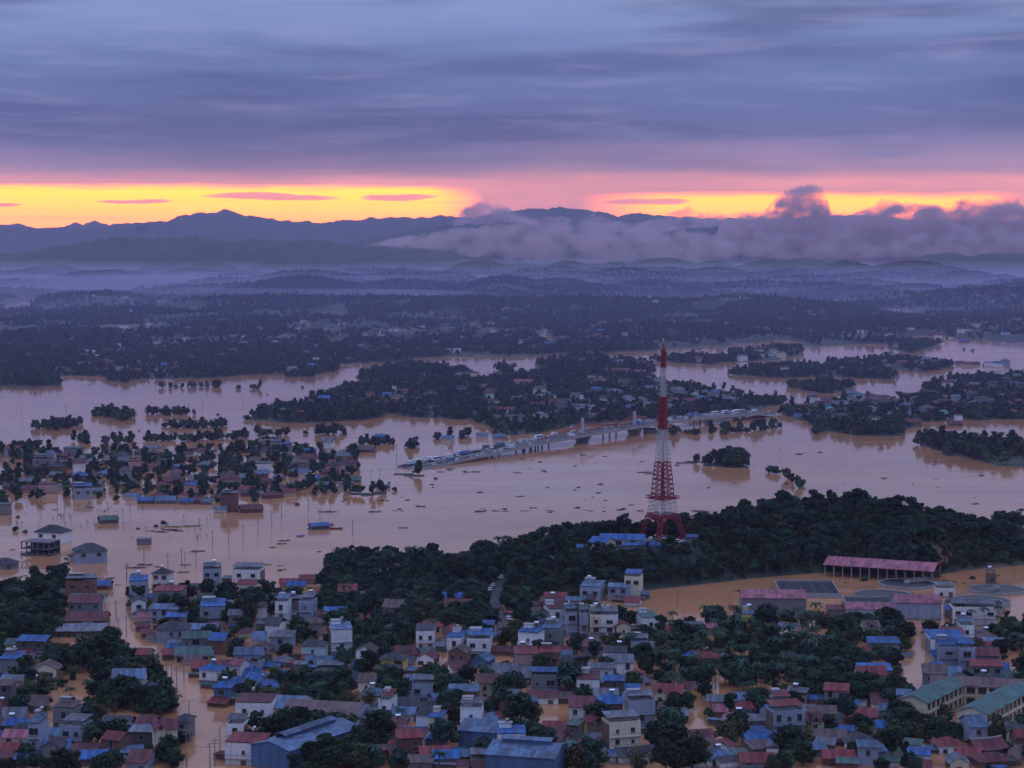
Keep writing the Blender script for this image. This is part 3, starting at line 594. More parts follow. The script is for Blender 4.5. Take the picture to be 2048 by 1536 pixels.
# ------------------------------------------------------------------ labels: every thing gets a description, then a place, then (if still shared) an order
MARKS = [(75, 1105, 'by the unfinished concrete frame house'), (183, 1120, 'in the open flood off the unfinished frame house'), (290, 1060, 'in the flooded field of small palms'), (350, 1190, 'at the river end of the flooded street'),
 (490, 1175, 'on the river bank beyond the dark grey block'), (160, 1215, 'in the bank row across the flooded street'), (160, 1265, 'by the long low flooded shed'), (60, 1215, 'in the corner grove by the river'), (300, 1250, 'along the upper flooded street'),
 (380, 1300, 'by the bend of the flooded street'), (430, 1240, 'behind the flooded street bend'), (440, 1380, 'on the bank below the street bend'), (500, 1340, 'in the blue-roofed rows past the bend'), (505, 1445, 'by the white modern house at the street mouth'), (485, 1525, 'at the mouth of the flooded street'),
 (590, 1460, 'by the long factory hall'), (590, 1515, 'by the big blue vented warehouse'), (600, 1180, 'by the red temple roofs'), (570, 1245, 'in the narrow grey row behind the temple'), (700, 1180, 'on the wooded river bank'), (740, 1260, 'below the wooded river bank'),
 (640, 1330, 'by the white three-storey balcony house'), (690, 1400, 'in the orchards behind the factory hall'), (850, 1310, 'by the muddy orange field'), (930, 1315, 'by the twin balcony houses'), (890, 1240, 'at the foot of the parked-car road'), (845, 1410, 'by the plain grey cube house'), (925, 1435, 'by the little white gatehouse'),
 (800, 1455, 'by the long dark red gabled hall'), (830, 1515, 'in front of the long dark red gabled hall'), (970, 1490, 'by the twin blue warehouses'), (950, 1530, 'below the twin blue warehouses'), (1010, 1280, 'by the small yellow house'), (1070, 1235, 'under the tower hill'), (1200, 1205, 'at the pond corner under the tower hill'),
 (1150, 1275, 'in the row before the pond'), (1270, 1275, 'at the pond edge row'), (1400, 1270, 'on the bank before the pond'), (1500, 1255, 'by the pink-roofed warehouse'), (1060, 1310, 'by the white blue-topped villa'), (1050, 1365, 'by the long grey roofs'), (1090, 1400, 'by the concrete blue-edged house'), (1200, 1370, 'by the double blue-roofed house'),
 (1333, 1410, 'by the red-gabled cream villa'), (1284, 1455, 'by the tall pale blue house'), (1245, 1500, 'by the blank white modern block'), (1150, 1490, 'in front of the central pool'), (1060, 1480, 'beside the central pool'), (1300, 1525, 'below the blank white modern block'), (1410, 1325, 'in the palm grove'), (1520, 1340, 'in the dense central grove'), (1590, 1410, 'at the dense grove edge'),
 (1480, 1450, 'by the pink hip roof'), (1450, 1520, 'by the dark gabled house in the trees'), (1560, 1490, 'by the tall grey red-topped block'), (1630, 1480, 'by the lime green house'), (1670, 1420, 'by the red-roofed white gable house'), (1745, 1280, 'beyond the straight flooded lane'), (1760, 1370, 'beside the straight flooded lane'), (1830, 1340, 'along the straight flooded lane'),
 (1920, 1310, 'in the close-packed row past the lane'), (1960, 1370, 'in the close-packed row above the school'), (1915, 1285, 'behind the close-packed row'), (1800, 1430, 'behind the school'), (1950, 1420, 'around the school court'), (1760, 1470, 'among the big trees by the school'), (1850, 1500, 'in the big trees below the school'), (1985, 1510, 'by the dark temple roof'), (1690, 1525, 'by the teal curved roof'),
 (2020, 1470, 'past the end of the school'), (1660, 1490, 'below the lime green house'), (1800, 1200, 'in the flooded treatment works'), (1950, 1230, 'in front of the treatment works'), (1650, 1250, 'in front of the pink-roofed warehouse'), (1700, 1130, 'on the slope behind the long pink shed'), (1640, 1060, 'on the wooded hill past the tower'), (1330, 1080, 'at the foot of the tower'),
 (1220, 1095, 'by the blue-roofed tower station'), (1060, 1140, 'on the tower hill road'), (1100, 1180, 'on the tower hill slope'), (1450, 1130, 'on the slope over the pond'), (2010, 1090, 'past the far end of the tower hill'), (1570, 960, 'in the drowned hedge off the hill'), (1455, 915, 'on the round river islet'), (1200, 1000, 'in the wide river'), (950, 1010, 'on the open river'), (640, 1050, 'by the blue floating house'),
 (740, 985, 'by the drowned grass bank'), (870, 940, 'at the sunken bridge end'), (1100, 870, 'along the bridge'), (1450, 835, 'at the far bridge approach'), (500, 1020, 'by the red shed in the flood'), (600, 970, 'at the river edge of the drowned town'), (450, 980, 'in the middle of the drowned town'), (330, 1000, 'in the outer row of the drowned town'), (160, 990, 'by the blue-topped house of the drowned town'),
 (150, 950, 'by the tall white house of the drowned town'), (40, 960, 'at the edge of the drowned town'), (300, 930, 'in the back rows of the drowned town'), (560, 920, 'behind the drowned town'), (100, 880, 'among the drowned groves'), (400, 870, 'along the drowned hedgerow'), (350, 830, 'on the small drowned islets'), (640, 870, 'among the scattered flood trees'), (780, 890, 'before the bridge end'), (600, 820, 'at the tip of the village island'),
 (760, 800, 'on the wooded village island'), (900, 800, 'in the wooded village'), (1000, 780, 'in the middle of the village island'), (1120, 800, 'in the dense village behind the bridge'), (1230, 790, 'in the village behind the bridge pylons'), (1250, 745, 'at the far side of the village island'), (1400, 790, 'behind the tower top'), (1500, 800, 'at the village island head'), (850, 750, 'on the leaf-shaped islet'), (1180, 725, 'on the long far islet'),
 (1400, 720, 'in the far wood behind the tower tip'), (1540, 745, 'on the far flats past the tower'), (1650, 775, 'on the flats behind the river village'), (1640, 830, 'at the river village head'), (1750, 820, 'in the river village'), (1880, 820, 'in the drowned river village'), (1990, 820, 'at the river village end'), (1950, 770, 'on the far farm island'), (1750, 735, 'among the far flooded farms'), (1950, 725, 'on the far lake shore'), (1900, 900, 'on the river spit')]
MK = np.array([(a, b * 1.9) for a, b, c in MARKS], float)
def place(x, y, z=0.0):
    u, v = proj(x, y, z); k = int(np.argmin((MK[:, 0] - u) ** 2 + (MK[:, 1] - v * 1.9) ** 2)); return MARKS[k][2]
ORD = ['first', 'second', 'third', 'fourth', 'fifth', 'sixth', 'seventh', 'eighth', 'ninth', 'tenth', 'eleventh', 'twelfth', 'thirteenth', 'fourteenth', 'fifteenth', 'sixteenth', 'seventeenth', 'eighteenth', 'nineteenth', 'twentieth']
QUEUE = []                                # (object, description, x, y, z)
def queue_label(o, desc, cat, group, x, y, z=0.0): o['category'] = cat; o['group'] = group; QUEUE.append((o, desc, x, y, z))
def trim(t):
    while len(t.replace(',', '').split()) > 16 and ' the ' in t: t = t.replace(' the ', ' ', 1)
    return t
def settle_labels():
    by = {}
    for q in QUEUE: by.setdefault(q[1] + ' ' + place(q[2], q[3], q[4]), []).append(q)
    for lab, qs in by.items():
        if len(qs) == 1: qs[0][0]['label'] = lab; continue
        qs.sort(key=lambda q: proj(q[2], q[3], q[4])[0]); n = len(qs)
        for k, q in enumerate(qs):
            q[0]['label'] = lab.rstrip(',') + ', ' + ('leftmost' if k == 0 else 'rightmost' if k == n - 1 else ORD[min(k, 19)] + ' from left')

# ------------------------------------------------------------------ houses
def win_mesh(w, h):
    b = MB(); b.box(-w / 2, w / 2, -.04, .09, 0, h, m_glass)
    for x0, x1, z0, z1 in ((-w / 2 - .1, -w / 2, -.1, h + .1), (w / 2, w / 2 + .1, -.1, h + .1), (-w / 2, w / 2, -.1, 0), (-w / 2, w / 2, h, h + .1)): b.box(x0, x1, -.12, .02, z0, z1, m_frame)
    b.box(-.025, .025, -.06, -.03, 0, h, m_frame)
    b.box(-w / 2 - .2, w / 2 + .2, -.28, 0, -.2, -.1, m_frame)
    return b.mesh('window')
WIN = [win_mesh(1.2, 1.4), win_mesh(1.9, 1.5), win_mesh(2.6, 1.9), win_mesh(.8, 1.1), win_mesh(1.4, 2.1), win_mesh(2.3, 1.2)]
def door_mesh():
    b = MB(); b.box(-.75, .75, -.05, .02, 0, 2.3, mat('door_wood', (.12, .07, .045), .7)); b.box(-.9, -.75, -.1, .02, 0, 2.45, m_frame); b.box(.75, .9, -.1, .02, 0, 2.45, m_frame); b.box(-.75, .75, -.1, .02, 2.3, 2.45, m_frame); return b.mesh('door')
DOOR = door_mesh()
def tank_mesh():
    b = MB()
    for x in (-.6, .6):
        for y in (-.35, .35): b.strut((x, y, 0), (x, y, 1.0), .05, m_concd)
    b.box(-.75, .75, -.45, .45, .95, 1.02, m_concd); b.hcyl((0, 0, 1.5), .5, 1.7, m_steel, 12); return b.mesh('water_tank')
TANK = tank_mesh()
FOOT = []                                 # footprints for keeping trees out of houses
HOUSES = []
STW = {1: 'single-storey', 2: 'two-storey', 3: 'three-storey', 4: 'four-storey'}
FORM = dict(flat='flat', gable='gabled', front='front-gabled', hip='hipped', shed='lean-to', tube='flat', villa='cross-gabled', ware='gabled', temple='upswept temple')
def roof_gable(b, w, d, h, rise, m, ov=.6, t=.14, axis='x'):
    if axis == 'x':      # ridge along x
        W_, H_ = w / 2 + ov * .7, d / 2 + ov; e = rise / (d / 2) * ov
        b.prism([(-H_, h - e), (0, h + rise), (H_, h - e), (H_, h - e + t), (0, h + rise + t), (-H_, h - e + t)], -W_, W_, m, 'x')
    else:
        W_, H_ = w / 2 + ov, d / 2 + ov * .7; e = rise / (w / 2) * ov
        b.prism([(-W_, h - e), (0, h + rise), (W_, h - e), (W_, h - e + t), (0, h + rise + t), (-W_, h - e + t)], -H_, H_, m, 'y')
def roof_hip(b, w, d, h, rise, m, ov=.7):
    W_, D_ = w / 2 + ov, d / 2 + ov; r = max(0, (W_ - D_)); rx, ry = (r, 0) if W_ >= D_ else (0, D_ - W_); z0 = h - .12
    a = [(-W_, -D_, z0), (W_, -D_, z0), (W_, D_, z0), (-W_, D_, z0)]
    if rx or not ry:
        p, q = (-rx, 0, h + rise), (rx + .01, 0, h + rise)
        b.face([a[0], a[1], q, p], m); b.face([a[2], a[3], p, q], m); b.face([a[1], a[2], q], m); b.face([a[3], a[0], p], m)
    else:
        p, q = (0, -ry, h + rise), (0, ry, h + rise)
        b.face([a[1], a[2], q, p], m); b.face([a[3], a[0], p, q], m); b.face([a[0], a[1], p], m); b.face([a[2], a[3], q], m)
    b.face(a[::-1], m)
def house(x, y, z, w, d, st, kind, roof, wall, rot, detail, desc=None, name='house', extras=()):
    H = 3.3 * st + (.2 if st else 0); sx = rnd.random()
    root = empty(name, (x, y, z), R(rot)); g = random.Random(int(x * 13 + y * 7))
    wm, rm = WM(wall), RM(roof); b = MB(); rise = {'gable': d * .24, 'front': w * .26, 'hip': min(w, d) * .3, 'villa': d * .3, 'temple': d * .3}.get(kind, 0)
    if kind in ('gable', 'villa', 'temple'): b.prism([(-d / 2, -2), (d / 2, -2), (d / 2, H), (0, H + rise), (-d / 2, H)], -w / 2, w / 2, wm, 'x')
    elif kind == 'front': b.prism([(-w / 2, -2), (w / 2, -2), (w / 2, H), (0, H + rise), (-w / 2, H)], -d / 2, d / 2, wm, 'y')
    elif kind == 'shed': b.prism([(-d / 2, -2), (d / 2, -2), (d / 2, H + d * .12), (-d / 2, H)], -w / 2, w / 2, wm, 'x')
    else: b.box(-w / 2, w / 2, -d / 2, d / 2, -2, H, wm)
    fc = kind in ('tube', 'flat', 'front') and wall in ('white', 'cream', 'bluegrey', 'yellow', 'cyan', 'pink') and g.random() < .6
    if fc: b.mats = [WM(g.choice(['grey', 'grey', 'brick', 'brown']))]
    b.build('wall', root); r = MB()
    if fc:
        q = MB()
        if kind == 'front': q.prism([(-w / 2, -2), (w / 2, -2), (w / 2, H), (0, H + rise), (-w / 2, H)], -d / 2 - .06, -d / 2 + .05, wm)
        else: q.box(-w / 2 - .04, w / 2 + .04, -d / 2 - .06, -d / 2 + .05, -2, H + .82, wm)
        q.build('facade', root)
    if detail and kind in ('tube', 'flat') and st > 1 and g.random() < .55:
        q = MB(); q.box(-w * .42, w * .02, d * .12, d * .44, H, H + 3.1, wm); q.box(-w * .46, w * .06, d * .08, d * .48, H + 3.1, H + 3.25, m_conc); q.build('stair_head', root)
    if kind == 'gable': roof_gable(r, w, d, H + .05, rise, rm)
    elif kind == 'front': roof_gable(r, w, d, H + .05, rise, rm, axis='y')
    elif kind == 'hip': roof_hip(r, w, d, H + .02, rise, rm)
    elif kind == 'shed':
        t = d * .12; r.prism([(-d / 2 - .8, H - .09), (d / 2 + .4, H + t + .1), (d / 2 + .4, H + t + .22), (-d / 2 - .8, H + .03)], -w / 2 - .4, w / 2 + .4, rm, 'x')
    elif kind == 'villa':
        roof_gable(r, w, d, H + .05, rise, rm); wf = w * .42; xo = -w * .22
        f = MB(); f.prism([(xo - wf / 2, -2), (xo + wf / 2, -2), (xo + wf / 2, H), (xo, H + rise * .95), (xo - wf / 2, H)], -d / 2 - 2.2, -d / 2 + .3, wm); f.build('front_wing', root)
        e = rise * .95 / (wf / 2) * .5; q = MB(); q.prism([(xo - wf / 2 - .5, H - e + .06), (xo, H + rise * .95 + .06), (xo + wf / 2 + .5, H - e + .06), (xo + wf / 2 + .5, H - e + .2), (xo, H + rise * .95 + .2), (xo - wf / 2 - .5, H - e + .2)], -d / 2 - 2.8, -.2, rm); q.build('wing_roof', root)
        if detail > 1: link('window', WIN[0], root, (xo, -d / 2 - 2.21, H + .25))
    elif kind == 'temple':
        n = 10; W_, D_ = w / 2 + 1.2, d / 2 + 1.4
        def sz(s, q): return H - .3 + rise * (1 - abs(q)) ** 1.5 * 1.25 + .9 * abs(s) ** 3 * (.4 + .6 * abs(q))
        for i in range(n):
            for j in range(8):
                s0, s1 = -1 + 2 * i / n, -1 + 2 * (i + 1) / n; q0, q1 = -1 + j / 4, -1 + (j + 1) / 4
                r.face([(s0 * W_, q0 * D_, sz(s0, q0)), (s1 * W_, q0 * D_, sz(s1, q0)), (s1 * W_, q1 * D_, sz(s1, q1)), (s0 * W_, q1 * D_, sz(s0, q1))], rm)
        for i in range(n):
            s0, s1 = -1 + 2 * i / n, -1 + 2 * (i + 1) / n; r.strut((s0 * W_, 0, sz(s0, 0) + .1), (s1 * W_, 0, sz(s1, 0) + .1), .22, m_conc)
    else:
        for x0, x1, y0, y1 in ((-w / 2, w / 2, -d / 2, -d / 2 + .2), (-w / 2, w / 2, d / 2 - .2, d / 2), (-w / 2, -w / 2 + .2, -d / 2 + .2, d / 2 - .2), (w / 2 - .2, w / 2, -d / 2 + .2, d / 2 - .2)): r.box(x0, x1, y0, y1, H, H + .8, wm)
        r.box(-w / 2 + .2, w / 2 - .2, -d / 2 + .2, d / 2 - .2, H, H + .06, m_conc); r.build('parapet', root); r = MB()
        cv = g.choice((1, 1, 2)) if roof != 'grey' else 2
        y0 = -d / 2 + (1.2 if cv == 2 else -.3); h0, h1 = H + (1.9 if cv == 2 else 1.1), H + (2.5 if cv == 2 else 1.9)
        r.prism([(y0, h0), (d / 2 + .2, h1), (d / 2 + .2, h1 + .1), (y0, h0 + .1)], -w / 2 - .15, w / 2 + .15, rm, 'x')
        for xx in (-w / 2 + .3, w / 2 - .3):
            for yy in (y0 + .5, d / 2 - .5): r.strut((xx, yy, H), (xx, yy, h0 + (h1 - h0) * (yy - y0) / (d / 2 - y0) + .03), .07, m_concd)
    if r.f: r.build('roof', root)
    if detail > 1:
        nw = max(1, int(w / g.choice((2.9, 3.5, 4.2)))); wl = [WIN[k_] for k_ in g.choice(((0, 1), (3, 0), (4, 0), (5, 1), (1, 4), (0, 0), (2, 3)))]
        for s in range(st):
            for k in range(nw):
                xx = -w / 2 + w * (k + .5) / nw; ws = wl[(k + s) % 2] if w / nw > 2.9 else WIN[3]
                if g.random() < .14: continue
                if kind == 'villa' and abs(xx + w * .22) < w * .26: link('window', ws, root, (-w * .22, -d / 2 - 2.21, s * 3.3 + .95)) if k == 0 else None; continue
                if s == 0 and k == nw // 2: link('door', DOOR, root, (xx, -d / 2 - .07, .1)); continue
                link('window', ws, root, (xx, -d / 2 - .07, s * 3.3 + .95))
        side = g.random()
        for s in range(st):
            if side < .4: o = link('window', WIN[0], root, (w / 2 + .01, g.uniform(-d * .25, d * .2), s * 3.3 + 1), R(90))
            elif side < .75: o = link('window', WIN[0], root, (-w / 2 - .01, g.uniform(-d * .25, d * .2), s * 3.3 + 1), R(-90))
        if kind in ('tube', 'flat', 'villa') and st > 1:
            for s in range(1, st):
                yb = -d / 2 - (2.2 if kind == 'villa' else 0); p = MB(); p.box(-w / 2 - .05, w / 2 + .05, yb - 1.1, yb - .02, s * 3.3 - .12, s * 3.3 + .06, wm)
                p.box(-w / 2 - .05, w / 2 + .05, yb - 1.1, yb - 1.02, s * 3.3 + .06, s * 3.3 + .2, wm); bo = p.build('balcony', root); p = MB()
                for k in range(int(w / .8) + 1): xx = -w / 2 + .05 + k * (w - .1) / max(1, int(w / .8)); p.strut((xx, yb - 1.06, s * 3.3 + .2), (xx, yb - 1.06, s * 3.3 + .95), .04, m_frame)
                p.strut((-w / 2, yb - 1.06, s * 3.3 + .97), (w / 2, yb - 1.06, s * 3.3 + .97), .05, m_frame); p.build('railing', bo)
        if st > 1 and kind not in ('tube', 'flat', 'villa') and g.random() < .5:
            p = MB(); p.prism([(-d / 2 - 1.5, 2.5), (-d / 2 - .01, 3.0), (-d / 2 - .01, 3.08), (-d / 2 - 1.5, 2.58)], -w / 2, w / 2, RM(g.choice(['blue', 'red', 'grey'])), 'x'); p.build('awning', root)
    elif detail == 1:
        nw = 2 if w > 6 else 1
        for k in range(nw): link('window', WIN[1], root, (-w / 2 + w * (k + .5) / nw, -d / 2 - .07, (st - 1) * 3.3 + .95))
    if (detail > 0 and g.random() < .5 and kind != 'temple'):
        if kind in ('flat', 'tube'): link('water_tank', TANK, root, (g.uniform(-w * .25, w * .25), d * .3, H + 2.2), g.choice((0, 1.57)))
        elif kind == 'hip': link('water_tank', TANK, root, (g.uniform(-w * .1, w * .1), 0, H + rise - .7), 0)
    for e_ in extras: e_(root, w, d, H)
    ds = desc or '%s %s house, %s %s roof,' % (STW[st], WORD_W.get(wall, wall), WORD_R.get(roof, roof), FORM[kind])
    queue_label(root, ds, 'house', 'flooded houses', x, y, z + H / 2)
    return root
HLIST = []                                # every house wanted: pixel table + scattered fill
def H_(u, v, wpx, st, kind, roof, wall, rot=0, d=None, desc=None):
    x, y, z = hit(u, v); w = max(3.5, wpx * y / F); g = random.Random(int(u * 31 + v))
    if abs(rot) > 12: w /= abs(math.cos(R(rot))) + .35 * abs(math.sin(R(rot)))
    if d is None: d = {'tube': min(14, max(9, w * 1.3)), 'shed': max(5, min(9, w * .6)), 'front': max(8, w * 1.1)}.get(kind, max(6.5, min(11, w * .75)))
    cx, cy = x - math.sin(R(rot)) * d / 2, y + math.cos(R(rot)) * d / 2
    HLIST.append([cx, cy, max(0, z - .3), w, d, st, kind, roof, wall, rot, desc, wpx * (st * 3.3 + 3) / y * F, True]); FOOT.append((cx, cy, w / 2 + .6, d / 2 + .6, R(rot)))
for t in [
 # open water off the left bank
 (95, 1087, 64, 2, 'hip', 'dark', 'white', -18), (183, 1126, 66, 2, 'hip', 'dark', 'bluegrey', 20), (152, 1122, 26, 1, 'hip', 'dark', 'white', 20), (6, 1138, 46, 1, 'hip', 'dark', 'grey'), (219, 1047, 38, 1, 'gable', 'green', 'dark', 24),
 (286, 1090, 25, 1, 'flat', 'grey', 'grey'), (320, 1172, 34, 2, 'hip', 'dark', 'white', -12), (160, 1192, 58, 2, 'flat', 'grey', 'brick', 4), (207, 1180, 26, 1, 'gable', 'blue', 'brick'), (424, 1182, 36, 3, 'flat', 'grey', 'bluegrey', 6), (492, 1168, 58, 2, 'flat', 'grey', 'white', -6),
 (494, 1178, 38, 1, 'gable', 'red', 'white', -6), (16, 1190, 34, 1, 'gable', 'sky', 'grey', -10), (14, 1202, 38, 1, 'shed', 'maroon', 'brick', -5), (172, 1214, 66, 1, 'gable', 'green', 'white', 3), (168, 1232, 62, 2, 'gable', 'maroon', 'grey', 3), (172, 1253, 80, 1, 'gable', 'maroon', 'brick', 3), (158, 1274, 100, 1, 'shed', 'grey', 'dark', 3),
 (277, 1208, 36, 3, 'tube', 'blue', 'bluegrey', 8), (278, 1232, 28, 2, 'front', 'dark', 'white', 12), (290, 1246, 30, 1, 'gable', 'pink', 'white', 14), (287, 1264, 28, 1, 'gable', 'maroon', 'brick', 16), (298, 1278, 24, 1, 'front', 'maroon', 'brick', 18), (335, 1214, 60, 2, 'flat', 'red', 'grey', -3), (328, 1246, 58, 2, 'shed', 'sky', 'bluegrey', -3), (351, 1262, 38, 2, 'shed', 'blue', 'grey', -3),
 (343, 1288, 60, 2, 'hip', 'dark', 'bluegrey', -3), (392, 1306, 56, 2, 'gable', 'green', 'grey', 4), (385, 1324, 72, 1, 'gable', 'green', 'green', 4), (350, 1306, 30, 1, 'shed', 'blue', 'grey', 4), (405, 1270, 58, 1, 'shed', 'sky', 'grey', 4), (418, 1220, 52, 1, 'gable', 'sky', 'brick', -3), (425, 1246, 50, 2, 'tube', 'blue', 'bluegrey', 5), (455, 1236, 20, 2, 'front', 'grey', 'cream'),
 (432, 1264, 24, 1, 'front', 'maroon', 'cyan'), (471, 1226, 18, 1, 'gable', 'blue', 'grey'), (490, 1216, 20, 2, 'front', 'grey', 'dark'), (331, 1185, 20, 1, 'front', 'dark', 'cream'), (370, 1188, 26, 1, 'gable', 'green', 'grey'), (470, 1258, 26, 2, 'gable', 'grey', 'grey'),
 (412, 1348, 58, 1, 'gable', 'red', 'brick', 8), (418, 1372, 44, 2, 'hip', 'blue', 'white', -14), (495, 1340, 56, 2, 'gable', 'sky', 'bluegrey', -4), (470, 1362, 26, 2, 'gable', 'pink', 'white', -20), (505, 1362, 34, 1, 'gable', 'blue', 'white'), (492, 1352, 26, 1, 'shed', 'blue', 'grey'), (443, 1408, 32, 2, 'hip', 'blue', 'blue', -8), (471, 1398, 28, 2, 'hip', 'blue', 'brown', -8), (450, 1345, 30, 1, 'gable', 'maroon', 'brown'),
 (507, 1446, 74, 2, 'flat', 'maroon', 'white', -4), (470, 1490, 36, 2, 'flat', 'grey', 'white', -4), (487, 1530, 78, 2, 'flat', 'red', 'white', -12), (415, 1322, 20, 1, 'shed', 'grey', 'grey'),
 # lower left
 (27, 1464, 38, 1, 'hip', 'blue', 'grey', 12), (256, 1390, 64, 2, 'villa', 'sky', 'white', 3), (285, 1340, 26, 2, 'gable', 'red', 'grey', -8), (283, 1360, 62, 1, 'gable', 'maroon', 'brown', -5), (190, 1348, 16, 1, 'flat', 'grey', 'white'),
 (22, 1300, 22, 1, 'gable', 'green', 'green'), (62, 1312, 58, 2, 'shed', 'blue', 'dark', -3), (112, 1318, 36, 1, 'gable', 'sky', 'dark', -6), (38, 1312, 30, 1, 'gable', 'maroon', 'brick'), (36, 1326, 20, 1, 'gable', 'pink', 'pink', -10), (12, 1330, 24, 1, 'gable', 'pink', 'pink'), (18, 1356, 40, 2, 'tube', 'blue', 'grey', -4), (16, 1370, 30, 1, 'shed', 'blue', 'grey'), (20, 1394, 40, 2, 'shed', 'grey', 'pink', -4), (10, 1425, 28, 3, 'shed', 'brown', 'dark', -4), (25, 1405, 30, 1, 'gable', 'brown', 'grey'),
 (230, 1462, 60, 1, 'gable', 'dark', 'brown', -10), (288, 1462, 40, 1, 'gable', 'maroon', 'brick', -14), (226, 1468, 32, 1, 'shed', 'blue', 'grey', -8), (95, 1486, 52, 1, 'gable', 'sky', 'bluegrey', -6), (68, 1512, 22, 3, 'tube', 'sky', 'bluegrey', -4), (30, 1490, 52, 1, 'gable', 'pink', 'white', -5), (16, 1516, 34, 1, 'gable', 'red', 'brick', -5), (12, 1532, 36, 1, 'shed', 'maroon', 'brick'), (48, 1534, 40, 1, 'shed', 'blue', 'dark'),
 (332, 1517, 50, 3, 'villa', 'maroon', 'cream', 14), (283, 1500, 50, 2, 'shed', 'grey', 'dark', -6), (222, 1516, 44, 2, 'gable', 'red', 'brick', -24), (190, 1532, 58, 1, 'gable', 'blue', 'dark', 8), (262, 1520, 44, 1, 'shed', 'sky', 'grey', 8), (362, 1478, 30, 2, 'hip', 'dark', 'grey', -10), (336, 1468, 40, 1, 'gable', 'dark', 'grey', -12), (290, 1478, 30, 1, 'gable', 'blue', 'grey'), (375, 1462, 24, 1, 'gable', 'blue', 'grey', 24), (312, 1482, 30, 1, 'gable', 'dark', 'dark', 8),
 # centre left
 (546, 1224, 38, 2, 'hip', 'dark', 'bluegrey', -3), (585, 1235, 36, 2, 'flat', 'grey', 'brown', -3), (562, 1252, 24, 3, 'tube', 'sky', 'white', -6), (610, 1250, 26, 3, 'tube', 'grey', 'bluegrey', -10), (522, 1240, 20, 2, 'front', 'dark', 'white'), (524, 1262, 28, 1, 'flat', 'grey', 'grey', -10), (592, 1182, 38, 1, 'gable', 'blue', 'yellow', -4),
 (577, 1176, 36, 1, 'temple', 'red', 'pink', 0), (616, 1168, 34, 1, 'temple', 'red', 'pink', 6), (642, 1194, 22, 1, 'hip', 'red', 'brick'), (585, 1190, 24, 1, 'hip', 'dark', 'grey'), (670, 1250, 44, 2, 'shed', 'blue', 'cream', 3), (715, 1250, 42, 1, 'gable', 'red', 'cream', -10), (736, 1268, 28, 1, 'front', 'grey', 'brown', -12), (770, 1274, 36, 1, 'front', 'grey', 'white', -18), (620, 1262, 24, 1, 'shed', 'sky', 'grey', 22), (575, 1258, 30, 1, 'shed', 'grey', 'grey'),
 (860, 1264, 46, 1, 'hip', 'red', 'cream', -3), (898, 1270, 32, 1, 'front', 'red', 'pink', -20), (922, 1280, 26, 1, 'gable', 'maroon', 'pink'), (918, 1224, 60, 1, 'gable', 'red', 'grey', -3), (905, 1206, 40, 1, 'gable', 'blue', 'blue', -3), (882, 1196, 20, 1, 'front', 'blue', 'grey'), (820, 1200, 10, 1, 'shed', 'sky', 'grey'),
 (971, 1278, 30, 2, 'shed', 'blue', 'brown', -8), (1014, 1268, 36, 1, 'gable', 'brown', 'yellow', -4), (990, 1284, 30, 1, 'shed', 'sky', 'grey', 24), (1020, 1282, 40, 1, 'shed', 'sky', 'grey'),
 (625, 1322, 46, 2, 'hip', 'dark', 'cyan', -8), (636, 1340, 52, 1, 'villa', 'sky', 'cream', -4), (684, 1312, 42, 3, 'tube', 'sky', 'white', 10), (686, 1328, 24, 1, 'shed', 'green', 'grey'), (658, 1356, 54, 1, 'flat', 'grey', 'grey', -4), (688, 1375, 78, 1, 'hip', 'dark', 'brown', -4), (676, 1340, 22, 1, 'gable', 'blue', 'grey'), (710, 1345, 24, 1, 'gable', 'blue', 'grey', -30), (575, 1362, 28, 1, 'shed', 'blue', 'dark'), (600, 1345, 26, 1, 'flat', 'grey', 'grey'), (520, 1385, 28, 1, 'gable', 'sky', 'white', 20),
 (908, 1310, 32, 2, 'tube', 'blue', 'white', -16), (957, 1312, 48, 2, 'tube', 'blue', 'white', -4), (914, 1336, 36, 2, 'front', 'brown', 'brick', -12), (958, 1334, 38, 1, 'front', 'sky', 'blue', -20), (857, 1318, 30, 1, 'gable', 'green', 'green', 24), (775, 1332, 32, 1, 'hip', 'dark', 'brown'), (785, 1350, 46, 2, 'hip', 'dark', 'yellow', -10), (838, 1372, 46, 1, 'shed', 'sky', 'grey', 8),
 (845, 1406, 42, 2, 'flat', 'grey', 'bluegrey', -3), (798, 1404, 22, 1, 'hip', 'blue', 'blue', -20), (925, 1424, 62, 2, 'flat', 'sky', 'brick', -3), (922, 1446, 20, 1, 'hip', 'maroon', 'white'), (768, 1440, 24, 2, 'tube', 'red', 'white', -12), (808, 1424, 58, 1, 'gable', 'dark', 'grey', -4), (864, 1432, 54, 1, 'hip', 'dark', 'white', -4), (826, 1408, 30, 1, 'shed', 'sky', 'grey'), (803, 1442, 52, 1, 'gable', 'sky', 'white', -10), (880, 1412, 24, 1, 'gable', 'sky', 'bluegrey', 30),
 (812, 1490, 78, 1, 'gable', 'maroon', 'white', -26), (850, 1466, 40, 2, 'hip', 'dark', 'white', -14), (870, 1478, 30, 2, 'flat', 'blue', 'cream', -14), (820, 1512, 50, 2, 'gable', 'red', 'brick', 10), (872, 1524, 62, 1, 'gable', 'red', 'brown', 8), (795, 1528, 20, 1, 'gable', 'red', 'brick', 20), (797, 1482, 32, 1, 'gable', 'grey', 'white', -10), (870, 1492, 34, 1, 'shed', 'blue', 'blue', -18), (742, 1440, 28, 1, 'shed', 'green', 'grey'), (745, 1452, 60, 1, 'shed', 'sky', 'grey', -20),
